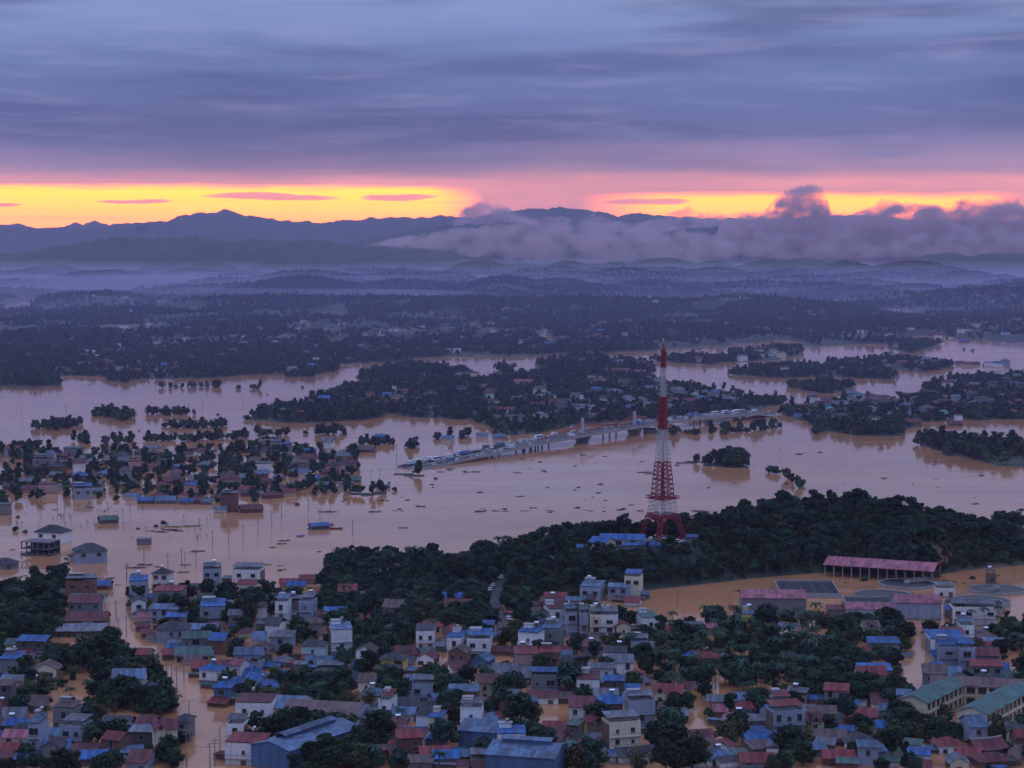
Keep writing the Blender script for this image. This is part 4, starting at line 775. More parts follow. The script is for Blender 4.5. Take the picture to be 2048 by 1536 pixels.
 (942, 1478, 44, 3, 'flat', 'grey', 'white', -4), (1000, 1448, 38, 1, 'shed', 'red', 'white', -4), (892, 1532, 50, 1, 'gable', 'blue', 'grey', 6), (935, 1528, 46, 1, 'shed', 'sky', 'grey', 8), (970, 1540, 56, 1, 'flat', 'grey', 'grey', 4), (985, 1452, 24, 1, 'front', 'sky', 'white'), (840, 1540, 50, 1, 'shed', 'brown', 'grey'),
 # centre and pond row
 (1115, 1268, 36, 3, 'tube', 'maroon', 'white', 14), (1144, 1274, 24, 3, 'flat', 'sky', 'bluegrey', 14), (1168, 1276, 18, 3, 'tube', 'grey', 'bluegrey'), (1192, 1280, 24, 3, 'tube', 'grey', 'cream'), (1219, 1280, 34, 3, 'tube', 'grey', 'white'), (1247, 1282, 30, 2, 'front', 'red', 'cream', 10), (1270, 1284, 22, 1, 'shed', 'sky', 'grey'),
 (1302, 1268, 36, 2, 'tube', 'green', 'white', 14), (1340, 1272, 30, 1, 'gable', 'red', 'white', -28), (1362, 1268, 24, 1, 'gable', 'sky', 'grey', -20), (1385, 1266, 44, 1, 'gable', 'grey', 'brown'), (1430, 1266, 30, 1, 'hip', 'pink', 'pink'), (1452, 1258, 22, 1, 'shed', 'dark', 'grey'), (1497, 1262, 26, 2, 'flat', 'sky', 'yellow', -6),
 (1066, 1240, 60, 1, 'gable', 'brown', 'grey', -8), (1102, 1220, 50, 1, 'flat', 'maroon', 'brick', -8), (1110, 1206, 44, 1, 'gable', 'red', 'grey', -6), (1180, 1204, 44, 2, 'tube', 'sky', 'bluegrey', -14), (1264, 1198, 32, 3, 'tube', 'blue', 'cream', -12), (1236, 1200, 42, 2, 'shed', 'sky', 'bluegrey', -12), (1264, 1214, 30, 1, 'gable', 'red', 'white', -12), (1166, 1224, 30, 1, 'gable', 'red', 'brick', -16), (1150, 1212, 40, 1, 'shed', 'sky', 'grey', -12), (1104, 1250, 24, 1, 'hip', 'blue', 'grey'), (1082, 1254, 20, 1, 'shed', 'sky', 'grey'),
 (1056, 1318, 46, 3, 'flat', 'blue', 'white', -22), (1100, 1310, 38, 3, 'tube', 'sky', 'grey', -14), (1112, 1328, 60, 1, 'gable', 'sky', 'grey', -10), (1140, 1335, 30, 1, 'gable', 'dark', 'grey', -10), (1278, 1318, 34, 2, 'flat', 'grey', 'bluegrey', -6), (1290, 1308, 36, 1, 'gable', 'grey', 'brown'),
 (1030, 1368, 84, 1, 'gable', 'grey', 'brown', -4), (1010, 1352, 50, 1, 'gable', 'grey', 'grey', -8), (1088, 1390, 54, 2, 'flat', 'blue', 'grey', -3), (1086, 1408, 62, 1, 'shed', 'maroon', 'white', -3), (1200, 1368, 50, 2, 'shed', 'grey', 'white', -6), (1125, 1362, 26, 1, 'gable', 'grey', 'white', -12), (1176, 1398, 46, 2, 'tube', 'maroon', 'white', -4), (1228, 1394, 40, 2, 'shed', 'blue', 'dark', -4), (1262, 1392, 34, 1, 'shed', 'blue', 'grey', -4), (1165, 1378, 60, 1, 'shed', 'grey', 'brown', -4), (1180, 1352, 18, 1, 'hip', 'blue', 'grey'), (1060, 1420, 30, 1, 'shed', 'sky', 'grey'),
 (1334, 1420, 60, 2, 'villa', 'red', 'cream', -10), (1388, 1398, 30, 1, 'front', 'brown', 'yellow', -20), (1372, 1390, 34, 1, 'gable', 'maroon', 'white', -10), (1284, 1462, 54, 3, 'flat', 'grey', 'bluegrey', 10), (1250, 1508, 70, 3, 'flat', 'grey', 'cream', 16), (1292, 1526, 60, 1, 'villa', 'dark', 'white', 22), (1178, 1512, 44, 1, 'villa', 'red', 'white', -10), (1213, 1506, 26, 1, 'gable', 'dark', 'white', 6),
 (1126, 1484, 28, 1, 'gable', 'red', 'white', -26), (1145, 1486, 26, 2, 'shed', 'green', 'dark', -26), (1164, 1480, 24, 2, 'front', 'red', 'yellow', -26), (1156, 1464, 24, 1, 'flat', 'pink', 'bluegrey'), (1050, 1478, 34, 1, 'front', 'dark', 'brown', -24), (1035, 1470, 26, 1, 'gable', 'pink', 'brick', -20), (1140, 1514, 54, 1, 'hip', 'green', 'grey', -14), (1202, 1462, 26, 1, 'gable', 'green', 'green'), (1165, 1528, 40, 1, 'gable', 'dark', 'brown'), (1078, 1480, 24, 1, 'gable', 'brown', 'brick', 20),
 # centre right groves
 (1411, 1328, 44, 1, 'hip', 'red', 'brick', -10), (1522, 1318, 34, 1, 'front', 'red', 'pink', -14), (1600, 1332, 34, 1, 'front', 'dark', 'white', 18), (1590, 1412, 44, 1, 'flat', 'grey', 'grey', -20), (1672, 1414, 50, 2, 'gable', 'red', 'grey', -14), (1700, 1424, 30, 1, 'shed', 'blue', 'grey', -14), (1478, 1456, 62, 1, 'hip', 'pink', 'green', -8), (1490, 1432, 44, 1, 'gable', 'red', 'grey', 14), (1440, 1436, 24, 1, 'gable', 'pink', 'brick'),
 (1440, 1514, 58, 1, 'front', 'brown', 'white', 28), (1448, 1530, 54, 1, 'hip', 'sky', 'dark', 24), (1546, 1494, 60, 1, 'front', 'blue', 'blue', 24), (1578, 1484, 66, 3, 'flat', 'red', 'bluegrey', 12), (1632, 1478, 36, 2, 'villa', 'maroon', 'green', 14), (1562, 1480, 44, 1, 'hip', 'red', 'brick', 10), (1520, 1500, 50, 1, 'gable', 'blue', 'grey', 16), (1545, 1512, 14, 1, 'flat', 'grey', 'white'), (1405, 1512, 40, 1, 'gable', 'maroon', 'brick', 10), (1515, 1540, 70, 1, 'gable', 'red', 'pink', -3),
 (1745, 1284, 32, 2, 'villa', 'brown', 'cream', 8), (1577, 1274, 36, 1, 'flat', 'sky', 'white', -4), (1778, 1278, 26, 1, 'hip', 'dark', 'grey'), (1768, 1316, 62, 2, 'shed', 'blue', 'grey', -3), (1752, 1318, 46, 1, 'villa', 'red', 'pink', -3), (1750, 1372, 66, 2, 'shed', 'blue', 'grey', -3), (1743, 1382, 58, 2, 'villa', 'red', 'cream', -2),
 (1868, 1276, 26, 1, 'hip', 'red', 'white', -6), (1934, 1284, 28, 2, 'tube', 'sky', 'white', -3), (1965, 1278, 28, 1, 'shed', 'grey', 'grey'), (2012, 1280, 22, 1, 'flat', 'grey', 'white'), (1900, 1294, 54, 2, 'shed', 'red', 'brick', -3), (1896, 1314, 70, 2, 'tube', 'blue', 'white', -3), (1962, 1306, 50, 1, 'gable', 'red', 'brown', -24), (1990, 1296, 40, 1, 'shed', 'sky', 'grey', -3), (1972, 1322, 52, 1, 'villa', 'dark', 'grey', -4), (1898, 1346, 40, 3, 'tube', 'blue', 'bluegrey', -2), (1934, 1350, 32, 3, 'tube', 'blue', 'bluegrey', -2),
 (1968, 1342, 60, 2, 'gable', 'maroon', 'grey', -4), (1974, 1364, 62, 2, 'shed', 'red', 'grey', -4), (1876, 1340, 16, 2, 'shed', 'blue', 'bluegrey', 0), (1876, 1366, 16, 2, 'shed', 'blue', 'bluegrey', 0), (1892, 1388, 44, 1, 'hip', 'dark', 'white', -4), (1926, 1394, 26, 2, 'front', 'dark', 'white', -4), (1972, 1396, 42, 2, 'hip', 'dark', 'white', -4), (1950, 1378, 60, 1, 'shed', 'grey', 'grey', -3),
 (1808, 1424, 28, 2, 'shed', 'sky', 'grey', -10), (1722, 1448, 66, 1, 'gable', 'red', 'brick', -6), (1772, 1436, 28, 1, 'gable', 'sky', 'grey', -10), (1812, 1440, 26, 1, 'gable', 'blue', 'grey', 10), (1766, 1470, 28, 1, 'gable', 'blue', 'cream', 18), (2025, 1404, 30, 1, 'gable', 'pink', 'grey', 10), (2040, 1410, 30, 1, 'hip', 'dark', 'white', -10), (1850, 1440, 12, 1, 'shed', 'grey', 'grey'),
 (1660, 1490, 62, 1, 'gable', 'brown', 'grey', -10), (1688, 1478, 40, 1, 'shed', 'blue', 'grey', -8), (1678, 1532, 62, 1, 'gable', 'red', 'brick', -4), (1736, 1532, 40, 2, 'shed', 'sky', 'bluegrey', -6), (1638, 1514, 30, 1, 'shed', 'sky', 'grey'), (1838, 1534, 46, 1, 'flat', 'blue', 'white', -10), (1822, 1520, 40, 1, 'flat', 'green', 'white', -20), (1902, 1506, 50, 1, 'hip', 'red', 'white', 10), (1982, 1512, 62, 1, 'temple', 'maroon', 'brown', 18), (2044, 1512, 20, 2, 'gable', 'red', 'brick'), (2040, 1478, 22, 1, 'hip', 'red', 'white'), (1990, 1538, 60, 1, 'hip', 'maroon', 'brick', 10),
 # left drowned town
 (158, 952, 24, 3, 'tube', 'maroon', 'white', 10), (186, 957, 30, 1, 'hip', 'dark', 'white', -4), (100, 934, 14, 3, 'tube', 'sky', 'white'), (85, 936, 40, 2, 'flat', 'grey', 'grey'), (145, 912, 36, 2, 'flat', 'grey', 'grey'), (120, 918, 30, 1, 'gable', 'maroon', 'brick'), (172, 922, 26, 1, 'gable', 'grey', 'pink'), (275, 936, 24, 1, 'gable', 'red', 'yellow'), (291, 917, 20, 1, 'flat', 'grey', 'white'),
 (166, 998, 40, 2, 'tube', 'blue', 'bluegrey', 14), (112, 980, 24, 1, 'gable', 'grey', 'white', -8), (310, 1000, 30, 1, 'front', 'maroon', 'white', -16), (265, 1000, 30, 1, 'gable', 'sky', 'white'), (340, 970, 50, 1, 'gable', 'maroon', 'brown'), (345, 966, 40, 1, 'flat', 'grey', 'white'), (388, 962, 24, 1, 'hip', 'sky', 'white'), (352, 940, 30, 1, 'shed', 'sky', 'grey'), (372, 998, 22, 1, 'front', 'red', 'white'), (372, 1009, 28, 1, 'shed', 'blue', 'grey'),
 (456, 1024, 32, 3, 'flat', 'grey', 'brick', -6), (440, 1026, 26, 1, 'gable', 'grey', 'white'), (432, 1002, 20, 1, 'gable', 'maroon', 'white'), (505, 1026, 46, 1, 'gable', 'maroon', 'brick', 18), (412, 1010, 20, 1, 'shed', 'sky', 'grey'), (574, 902, 18, 2, 'front', 'blue', 'grey'), (655, 898, 24, 2, 'tube', 'grey', 'white'), (618, 908, 26, 1, 'gable', 'blue', 'grey'), (540, 898, 40, 2, 'flat', 'grey', 'grey'), (575, 922, 34, 1, 'hip', 'dark', 'white'), (729, 905, 38, 1, 'gable', 'brown', 'brown', -3), (652, 918, 30, 1, 'front', 'brown', 'dark'),
 (705, 966, 32, 1, 'gable', 'green', 'grey'), (650, 978, 36, 1, 'gable', 'grey', 'brick', 14), (622, 962, 26, 1, 'gable', 'sky', 'white', -10), (600, 950, 34, 1, 'shed', 'sky', 'white'), (592, 976, 28, 1, 'gable', 'grey', 'brown'), (556, 960, 20, 1, 'hip', 'grey', 'grey'), (525, 944, 30, 2, 'flat', 'grey', 'white'), (660, 950, 30, 1, 'gable', 'maroon', 'brick'), (640, 964, 24, 1, 'shed', 'blue', 'grey'), (535, 970, 26, 1, 'gable', 'maroon', 'grey'), (5, 1030, 26, 2, 'flat', 'grey', 'grey'), (20, 980, 30, 1, 'gable', 'dark', 'dark'), (50, 970, 30, 1, 'gable', 'grey', 'brick'), (60, 985, 34, 1, 'gable', 'maroon', 'pink'), (400, 1008, 26, 1, 'gable', 'maroon', 'brick'), (330, 1008, 40, 1, 'gable', 'sky', 'grey'), (290, 1008, 30, 1, 'gable', 'blue', 'brown'),
 # village island and right bank, the ones that stand out
 (1146, 858, 10, 1, 'flat', 'grey', 'white'), (1260, 826, 16, 2, 'hip', 'blue', 'white'), (1300, 786, 34, 2, 'flat', 'sky', 'white'), (1280, 806, 30, 1, 'hip', 'grey', 'white'), (1256, 802, 26, 1, 'hip', 'grey', 'white'), (1284, 812, 20, 1, 'front', 'maroon', 'white'), (1310, 818, 40, 1, 'hip', 'grey', 'white'), (1252, 782, 24, 1, 'gable', 'grey', 'white'), (1222, 792, 20, 2, 'flat', 'grey', 'bluegrey'), (1108, 818, 50, 2, 'hip', 'maroon', 'pink'), (1075, 818, 30, 1, 'gable', 'red', 'pink'), (1050, 770, 44, 1, 'gable', 'pink', 'cream'), (1102, 776, 30, 1, 'flat', 'grey', 'pink'), (1160, 818, 34, 1, 'flat', 'grey', 'grey'),
 (1190, 764, 28, 2, 'flat', 'brown', 'cream'), (1235, 752, 50, 2, 'gable', 'maroon', 'pink'), (1278, 750, 26, 1, 'gable', 'pink', 'pink'), (1430, 850, 22, 1, 'hip', 'grey', 'white'), (935, 758, 48, 2, 'flat', 'brown', 'cream'), (970, 762, 30, 1, 'gable', 'maroon', 'pink'), (568, 828, 26, 1, 'hip', 'grey', 'white'), (599, 832, 14, 1, 'gable', 'red', 'white'), (541, 826, 18, 1, 'gable', 'sky', 'grey'), (740, 800, 16, 2, 'front', 'maroon', 'pink'), (822, 802, 18, 1, 'hip', 'pink', 'white'), (788, 785, 8, 2, 'flat', 'grey', 'white'), (976, 800, 24, 2, 'hip', 'maroon', 'white'), (950, 802, 20, 1, 'gable', 'sky', 'white'), (662, 812, 20, 1, 'gable', 'grey', 'grey'), (912, 814, 16, 1, 'flat', 'sky', 'white'),
 (1705, 792, 20, 1, 'gable', 'sky', 'bluegrey'), (1765, 814, 28, 2, 'front', 'maroon', 'grey'), (1740, 806, 20, 1, 'front', 'maroon', 'cream'), (1682, 814, 30, 1, 'gable', 'grey', 'grey'), (1662, 824, 16, 1, 'hip', 'teal', 'white'), (1600, 840, 22, 1, 'gable', 'blue', 'grey'), (1622, 838, 20, 1, 'gable', 'sky', 'grey'), (1825, 838, 16, 1, 'flat', 'grey', 'white'), (1847, 828, 18, 1, 'gable', 'blue', 'cream'), (1890, 838, 12, 2, 'front', 'teal', 'cyan'), (1918, 844, 14, 2, 'flat', 'grey', 'white'), (1825, 852, 36, 1, 'gable', 'maroon', 'brown'), (1912, 852, 26, 1, 'gable', 'maroon', 'brick'), (1950, 814, 22, 1, 'front', 'grey', 'white'), (1972, 836, 18, 1, 'gable', 'sky', 'white'), (1625, 790, 16, 1, 'flat', 'grey', 'bluegrey'), (1786, 718, 10, 2, 'flat', 'grey', 'white'), (760, 878, 20, 1, 'gable', 'blue', 'blue'), (895, 882, 26, 1, 'gable', 'sky', 'white'), (964, 876, 24, 1, 'gable', 'sky', 'white'), (998, 878, 24, 1, 'gable', 'sky', 'bluegrey'), (1300, 866, 24, 1, 'gable', 'sky', 'grey'),
 (1985, 1058, 40, 1, 'gable', 'sky', 'white', -10), (2000, 1070, 20, 1, 'flat', 'grey', 'white'), (2040, 1086, 26, 1, 'gable', 'blue', 'white'), (2040, 1108, 22, 2, 'flat', 'grey', 'white')]:
    H_(*t)
NAMED = len(HLIST)
ROOFK = ['blue', 'red', 'maroon', 'grey', 'dark', 'sky', 'brown', 'grey', 'dark', 'maroon', 'brown']; WALLK = ['white', 'white', 'grey', 'bluegrey', 'brick', 'cream', 'pink', 'grey']
def clash(x, y, r):
    for (a, b, hw, hd, rt) in FOOT:
        if abs(a - x) < hw + r + hd and abs(b - y) < hw + hd + r:
            c, s = math.cos(-rt), math.sin(-rt); dx, dy = x - a, y - b; lx, ly = dx * c - dy * s, dx * s + dy * c
            if abs(lx) < hw + r and abs(ly) < hd + r: return True
    return False
def fill(poly, n, wr=(7, 11), seed=1, far=False):
    g = random.Random(seed); us = [p[0] for p in poly]; vs = [p[1] for p in poly]; k = tries = 0
    while k < n and tries < n * 30:
        tries += 1; u, v = g.uniform(min(us), max(us)), g.uniform(min(vs), max(vs))
        if not inside(poly, np.array([u]), np.array([v]))[0]: continue
        x, y, z = hit(u, v) if not far else (*P(u, v)[:2], 0.5)
        w = g.uniform(*wr); d = g.uniform(6, 10)
        if clash(x, y, 4.5 if y > 1000 else 3.0): continue
        kind = g.choice(['gable', 'gable', 'hip', 'flat', 'front', 'shed']); rot = g.uniform(-15, 15) if y < 1000 else g.uniform(-35, 35)
        HLIST.append([x, y, max(0, z - .3), w, d, g.choice([1, 1, 1, 2]), kind, g.choice(ROOFK), g.choice(WALLK), rot, None, w * 6 * (F / y) ** 2, False]); FOOT.append((x, y, w / 2 + .5, d / 2 + .5, R(rot))); k += 1
fill([(0, 905), (240, 905), (420, 905), (710, 905), (715, 975), (520, 1000), (300, 985), (180, 1000), (0, 985)], 58, (7.5, 11.5), 1)
fill([(640, 800), (960, 775), (1300, 760), (1540, 800), (1300, 845), (1020, 850), (940, 825), (700, 815)], 95, (9, 14), 2)
fill([(1570, 815), (1700, 795), (2048, 790), (2048, 832), (1820, 836), (1780, 858), (1640, 850)], 60, (8, 13), 3)
fill([(1480, 745), (1640, 735), (1800, 750), (1640, 750)], 10, (9, 14), 4); fill([(1080, 720), (1290, 725), (1300, 740)], 10, (9, 14), 5); fill([(1860, 765), (2048, 756), (2048, 780), (1930, 790)], 22, (9, 14), 6); fill([(1650, 727), (1890, 727), (1840, 742)], 16, (9, 14), 8)
fill([(1320, 722), (1600, 702), (1600, 714), (1420, 726)], 14, (9, 14), 9); fill([(1880, 728), (2048, 728), (2048, 738)], 10, (9, 14), 10)
fill([(420, 1240), (640, 1220), (640, 1400), (450, 1400)], 15, (5, 8.5), 11); fill([(700, 1270), (1000, 1290), (980, 1520), (700, 1480)], 20, (5, 8.5), 12); fill([(0, 1320), (120, 1320), (60, 1500), (0, 1500)], 9, (5, 8), 13); fill([(1850, 1270), (2020, 1270), (2000, 1400), (1870, 1400)], 10, (5, 8), 14)
fill([(1010, 1300), (1290, 1300), (1300, 1530), (1010, 1530)], 15, (5, 8.5), 15); fill([(1350, 1410), (1800, 1400), (1780, 1536), (1350, 1536)], 15, (5, 8.5), 16); fill([(90, 1440), (300, 1450), (330, 1536), (40, 1536)], 8, (5, 8), 17); fill([(260, 1185), (520, 1195), (500, 1330), (420, 1330), (290, 1280)], 7, (5, 7.5), 18); fill([(690, 1130), (900, 1150), (960, 1240), (690, 1250)], 6, (5, 8), 19); fill([(1820, 1440), (2048, 1480), (2048, 1536), (1820, 1536)], 6, (5, 8.5), 20)
for sd_, (poly, n) in enumerate([([(0, 590), (2048, 590), (2048, 640), (0, 640)], 230), ([(0, 640), (2048, 640), (2048, 690), (0, 690)], 260), ([(0, 690), (700, 690), (640, 748), (300, 750), (0, 745)], 90), ([(700, 660), (1300, 660), (1250, 700), (720, 715)], 110), ([(300, 600), (520, 590), (520, 625), (300, 625)], 60)]):
    fill(poly, n, (9, 15) if sd_ != 2 else (8, 12), 40 + sd_, True)
HLIST.sort(key=lambda h: -h[11])
fz = np.maximum(gz(np.array([h[0] for h in HLIST]), np.array([h[1] for h in HLIST])), 0)
mass = MB()
for i, h in enumerate(HLIST):
    x, y, z, w, d, st, kind, roof, wall, rot, desc, size, named = h
    z = float(fz[i]) - .3 if fz[i] > .3 else -1.15
    if i < 300: house(x, y, z, w, d, st, kind, roof, wall, rot, 2 if y < 830 else (1 if y < 1500 else 0), desc)
    else:
        c, s = math.cos(R(rot)), math.sin(R(rot)); tr = lambda p: (x + p[0] * c - p[1] * s, y + p[0] * s + p[1] * c, z + p[2]); hh = 3.3 * st
        n0 = len(mass.v); q = MB(); q.box(-w / 2, w / 2, -d / 2, d / 2, -2, hh, WM(wall)); 
        if kind in ('hip', 'front'): roof_hip(q, w, d, hh + .03, min(w, d) * .28, RM(roof))
        elif kind == 'flat': q.box(-w / 2 - .1, w / 2 + .1, -d / 2 - .1, d / 2 + .1, hh + .01, hh + .8, RM(roof))
        else: roof_gable(q, w, d, hh + .03, d * .24, RM(roof))
        for f_, mi_ in zip(q.f, q.m): mass.face([tr(q.v[k]) for k in f_], q.mats[mi_])
tag(mass.build('distant_houses'), kind='stuff')

# ------------------------------------------------------------------ big halls
def hall(u, v, wpx, d, h, roof, wall, rot, label, vent=False, panel=5.0, name='warehouse', cat='warehouse', ax='x', rise=None, W=None):
    x, y, z = hit(u, v); w = W or wpx * y / F; root = empty(name, (x - math.sin(R(rot)) * d / 2, y + math.cos(R(rot)) * d / 2, 0), R(rot)); rise = rise or (d if ax == 'x' else w) * .13
    wm, rm = WM(wall), RM(roof); b = MB()
    if ax == 'x': b.prism([(-d / 2 + .12, -2), (d / 2 - .12, -2), (d / 2 - .12, h), (0, h + rise - .05), (-d / 2 + .12, h)], -w / 2 + .12, w / 2 - .12, m_concd, 'x')
    else: b.prism([(-w / 2 + .12, -2), (w / 2 - .12, -2), (w / 2 - .12, h), (0, h + rise - .05), (-w / 2 + .12, h)], -d / 2 + .12, d / 2 - .12, m_concd, 'y')
    b.build('core', root)
    def panels(n, lw, place):             # cladding panels with open joints
        pw = lw / n - .12; me = MB(); me.box(-pw / 2, pw / 2, 0, .1, -1.9, h - .05, wm); mesh = me.mesh('wall_panel')
        for k in range(n): lx, ly, rr = place(-lw / 2 + lw * (k + .5) / n); link('wall_panel', mesh, root, (lx, ly, 0), rr)
    nx, ny = max(2, round(w / panel)), max(2, round(d / panel))
    panels(nx, w, lambda t: (t, -d / 2, 0)); panels(ny, d, lambda t: (w / 2, t, R(90))); panels(ny, d, lambda t: (-w / 2, t, R(-90)))
    g = MB(); r = MB()                     # gable ends and roof
    if ax == 'x':
        for sx in (-1, 1): g.prism([(-d / 2, h), (d / 2, h), (0, h + rise)], sx * (w / 2 - .1), sx * (w / 2 - .1) + .1 * sx, wm, 'x')
        roof_gable(r, w, d, h + .06, rise, rm, .5)
    else:
        g.prism([(-w / 2, h), (w / 2, h), (0, h + rise)], -d / 2, -d / 2 + .1, wm); roof_gable(r, w, d, h + .06, rise, rm, .5, axis='y')
    g.build('gable_wall', root); ro = r.build('roof', root)
    if vent:
        q = MB(); L = (w if ax == 'x' else d) * .72; vw = 1.5
        for s in (-1, 1): q.prism([(-vw, rise + h - .3), (-vw + .15, rise + h - .3), (-vw + .15, rise + h + 1.0), (-vw, rise + h + 1.0)] if s < 0 else [(vw - .15, rise + h - .3), (vw, rise + h - .3), (vw, rise + h + 1.0), (vw - .15, rise + h + 1.0)], -L / 2, L / 2, wm, ax)
        q.prism([(-vw - .6, rise + h + .9), (0, rise + h + 1.5), (vw + .6, rise + h + .9), (vw + .6, rise + h + 1.0), (0, rise + h + 1.62), (-vw - .6, rise + h + 1.0)], -L / 2 - .3, L / 2 + .3, rm, ax); q.build('ridge_vent', ro)
    tag(root, label, cat); FOOT.append((root.location.x, root.location.y, w / 2 + .5, d / 2 + .5, R(rot))); return root
hall(540, 1540, 0, 34, 6.5, 'sky', 'blue', -32, 'big blue warehouse with long ridge vent beside the dense mango tree', True, 4, ax='y', W=14)
hall(634, 1462, 0, 20, 4.6, 'brown', 'bluegrey', -12, 'long factory hall with brown sheet roof and blue-grey cladding', False, 4.5, 'factory_hall', 'factory', W=24)
hall(568, 1442, 0, 17, 4.0, 'sky', 'cream', -8, 'factory annex with pale blue sheet roof joined to the brown-roofed hall', False, 4.5, 'factory_hall', 'factory', W=11)
hall(718, 1455, 0, 12, 3.2, 'grey', 'grey', -24, 'low grey sheet-roofed shed at the end of the brown-roofed factory hall', False, 4.5, 'factory_hall', 'factory', W=10)
hall(958, 1500, 0, 15, 5.6, 'sky', 'blue', -18, 'smaller blue warehouse with curved pale roof behind the big one', False, 4, W=13)
hall(1040, 1562, 0, 17, 7.0, 'sky', 'blue', -15, 'biggest blue warehouse with ridge vent and ribbed wall by the pool', True, 4, W=20)
hall(1548, 1238, 130, 16, 8.5, 'pink', 'grey', -3, 'tall grey warehouse with pink roof standing in the muddy pond', False, 6)
hall(1836, 1240, 92, 15, 7.0, 'pink', 'bluegrey', -5, 'pale blue hall with pink roof in the treatment works', False, 9, 'works_hall', 'hall')
hall(1742, 1236, 100, 12, 3.6, 'pink', 'bluegrey', -3, 'low pale blue works building with pink roof beside the taller hall', False, 8, 'works_hall', 'hall')
hall(1682, 1232, 50, 9, 2.6, 'maroon', 'grey', -3, 'low open works shed with faded red roof', False, 8, 'works_hall', 'hall')
hall(1910, 1236, 30, 10, 3.0, 'blue', 'bluegrey', -5, 'small shed with bright blue roof between the works halls', False, 5, 'works_hall', 'hall', ax='y')
def colshed():                             # long pink roof on columns at the hill foot
    x0, y0, _ = hit(1648, 1152); x1, y1, _ = hit(1868, 1168); y1 = y0 - 20; L = math.hypot(x1 - x0, y1 - y0); a = math.atan2(y1 - y0, x1 - x0); d, h = 17, 5.4
    root = empty('open_shed', ((x0 + x1) / 2 - math.sin(a) * d / 2, (y0 + y1) / 2 + math.cos(a) * d / 2, 0), a)
    r = MB(); roof_gable(r, L, d, h, 2.6, RM('pink'), .6); r.build('roof', root)
    c = MB(); c.box(-.2, .2, -.2, .2, -2, h + .15, m_conc); cm = c.mesh('column')
    for k in range(13):
        for yy in (-d / 2 + .3, d / 2 - .3): link('column', cm, root, (-L / 2 + .4 + (L - .8) * k / 12, yy, 0))
    b = MB(); b.box(-L / 2, L / 2, d / 2 - .05, d / 2 + .1, -2, h, WM('brick')); b.build('back_wall', root)
    tag(root, 'long open shed with pink roof on columns at the wooded hill foot', 'shed'); FOOT.append((root.location.x, root.location.y, L / 2 + 1, d / 2 + 1, a))
colshed()
def clarifier(u, v, rpx, label, bridge=True, ang=.3, hh=1.1):
    x, y, _ = hit(u, v); r = rpx * y / F; root = empty('clarifier', (x, y, 0)); b = MB(); n = 40
    for rr, z0, z1 in ((r, -2, hh), (r - .5, .2, hh)): b.cyl((0, 0), rr, z0, z1, m_conc, n, cap=False)
    for k in range(n):
        a, c = 6.28319 * k / n, 6.28319 * (k + 1) / n; b.face([((r - .5) * math.cos(a), (r - .5) * math.sin(a), hh), (r * math.cos(a), r * math.sin(a), hh), (r * math.cos(c), r * math.sin(c), hh), ((r - .5) * math.cos(c), (r - .5) * math.sin(c), hh)], m_conc)
    bw = b.build('basin_wall', root); w = MB(); w.cyl((0, 0), r - .5, .2, hh - .25, m_tank, n); w.build('basin_water', root)
    rl = MB()
    for k in range(n): a = 6.28319 * k / n; c = 6.28319 * (k + 1) / n; rl.strut((r * math.cos(a), r * math.sin(a), hh), (r * math.cos(a), r * math.sin(a), hh + 1), .05, m_concd); rl.strut((r * math.cos(a), r * math.sin(a), hh + 1), (r * math.cos(c), r * math.sin(c), hh + 1), .05, m_concd)
    rl.build('railing', bw)
    if bridge:
        q = MB(); ca, sa = math.cos(ang), math.sin(ang)
        for s in (-.8, .8):
            p = lambda t, z: (ca * t - sa * s, sa * t + ca * s, z); q.strut(p(0, hh + .3), p(r, hh + .3), .18, m_conc); q.strut(p(0, hh + 1.4), p(r, hh + 1.4), .08, m_conc)
            for k in range(10): q.strut(p(r * k / 9, hh + .3), p(r * k / 9, hh + 1.4), .07, m_conc)
        q.build('scraper_bridge', root); cc = MB(); cc.cyl((0, 0), 1.4, -.5, hh + .8, m_conc, 12); cc.build('centre_column', root)
    tag(root, label, 'clarifier', 'round basins of the treatment works'); FOOT.append((x, y, r + 1, r + 1, 0))
clarifier(1814, 1170, 56, 'round dark clarifier basin with walkway just below the long pink shed', ang=.5)
clarifier(1994, 1182, 56, 'round dark clarifier basin at the frame edge beyond the pink shed end', ang=-2.2)
clarifier(1766, 1196, 60, 'round basin with dark channels behind the low pink-roofed works building', False, hh=1.6); clarifier(1962, 1208, 58, 'round basin with dark channels behind the pale flat-roofed tank house', False, hh=1.8)
def channels(u, v, wpx, d, label, n=6, h=1.8):
    x, y, _ = hit(u, v); w = wpx * y / F; root = empty('filter_tank', (x, y + d / 2, 0), R(-3)); b = MB()
    b.box(-w / 2, w / 2, -d / 2, d / 2, -2, .5, m_tank); b.build('basin_floor', root)
    o = MB()
    for x0, x1, y0, y1 in ((-w / 2, w / 2, -d / 2 - .3, -d / 2), (-w / 2, w / 2, d / 2, d / 2 + .3), (-w / 2 - .3, -w / 2, -d / 2, d / 2), (w / 2, w / 2 + .3, -d / 2, d / 2)): o.box(x0, x1, y0, y1, -2, h, m_conc)
    o.build('basin_wall', root); c = MB(); c.box(-w / 2, w / 2, -.2, .2, -2, h - .1, m_concd); cm = c.mesh('channel_wall')
    for k in range(1, n): link('channel_wall', cm, root, (0, -d / 2 + d * k / n, 0))
    c = MB(); c.box(-.12, .12, -d / 2, d / 2, -2, h - .25, m_concd); cm = c.mesh('cross_wall')
    for k in range(1, 5): link('cross_wall', cm, root, (-w / 2 + w * k / 5, 0, 0))
    tag(root, label, 'tank'); FOOT.append((x, y + d / 2, w / 2, d / 2, 0))
channels(1625, 1196, 118, 34, 'rectangular dark filter tank with many channels beside the tall pink-roofed warehouse', 7, 2.2)
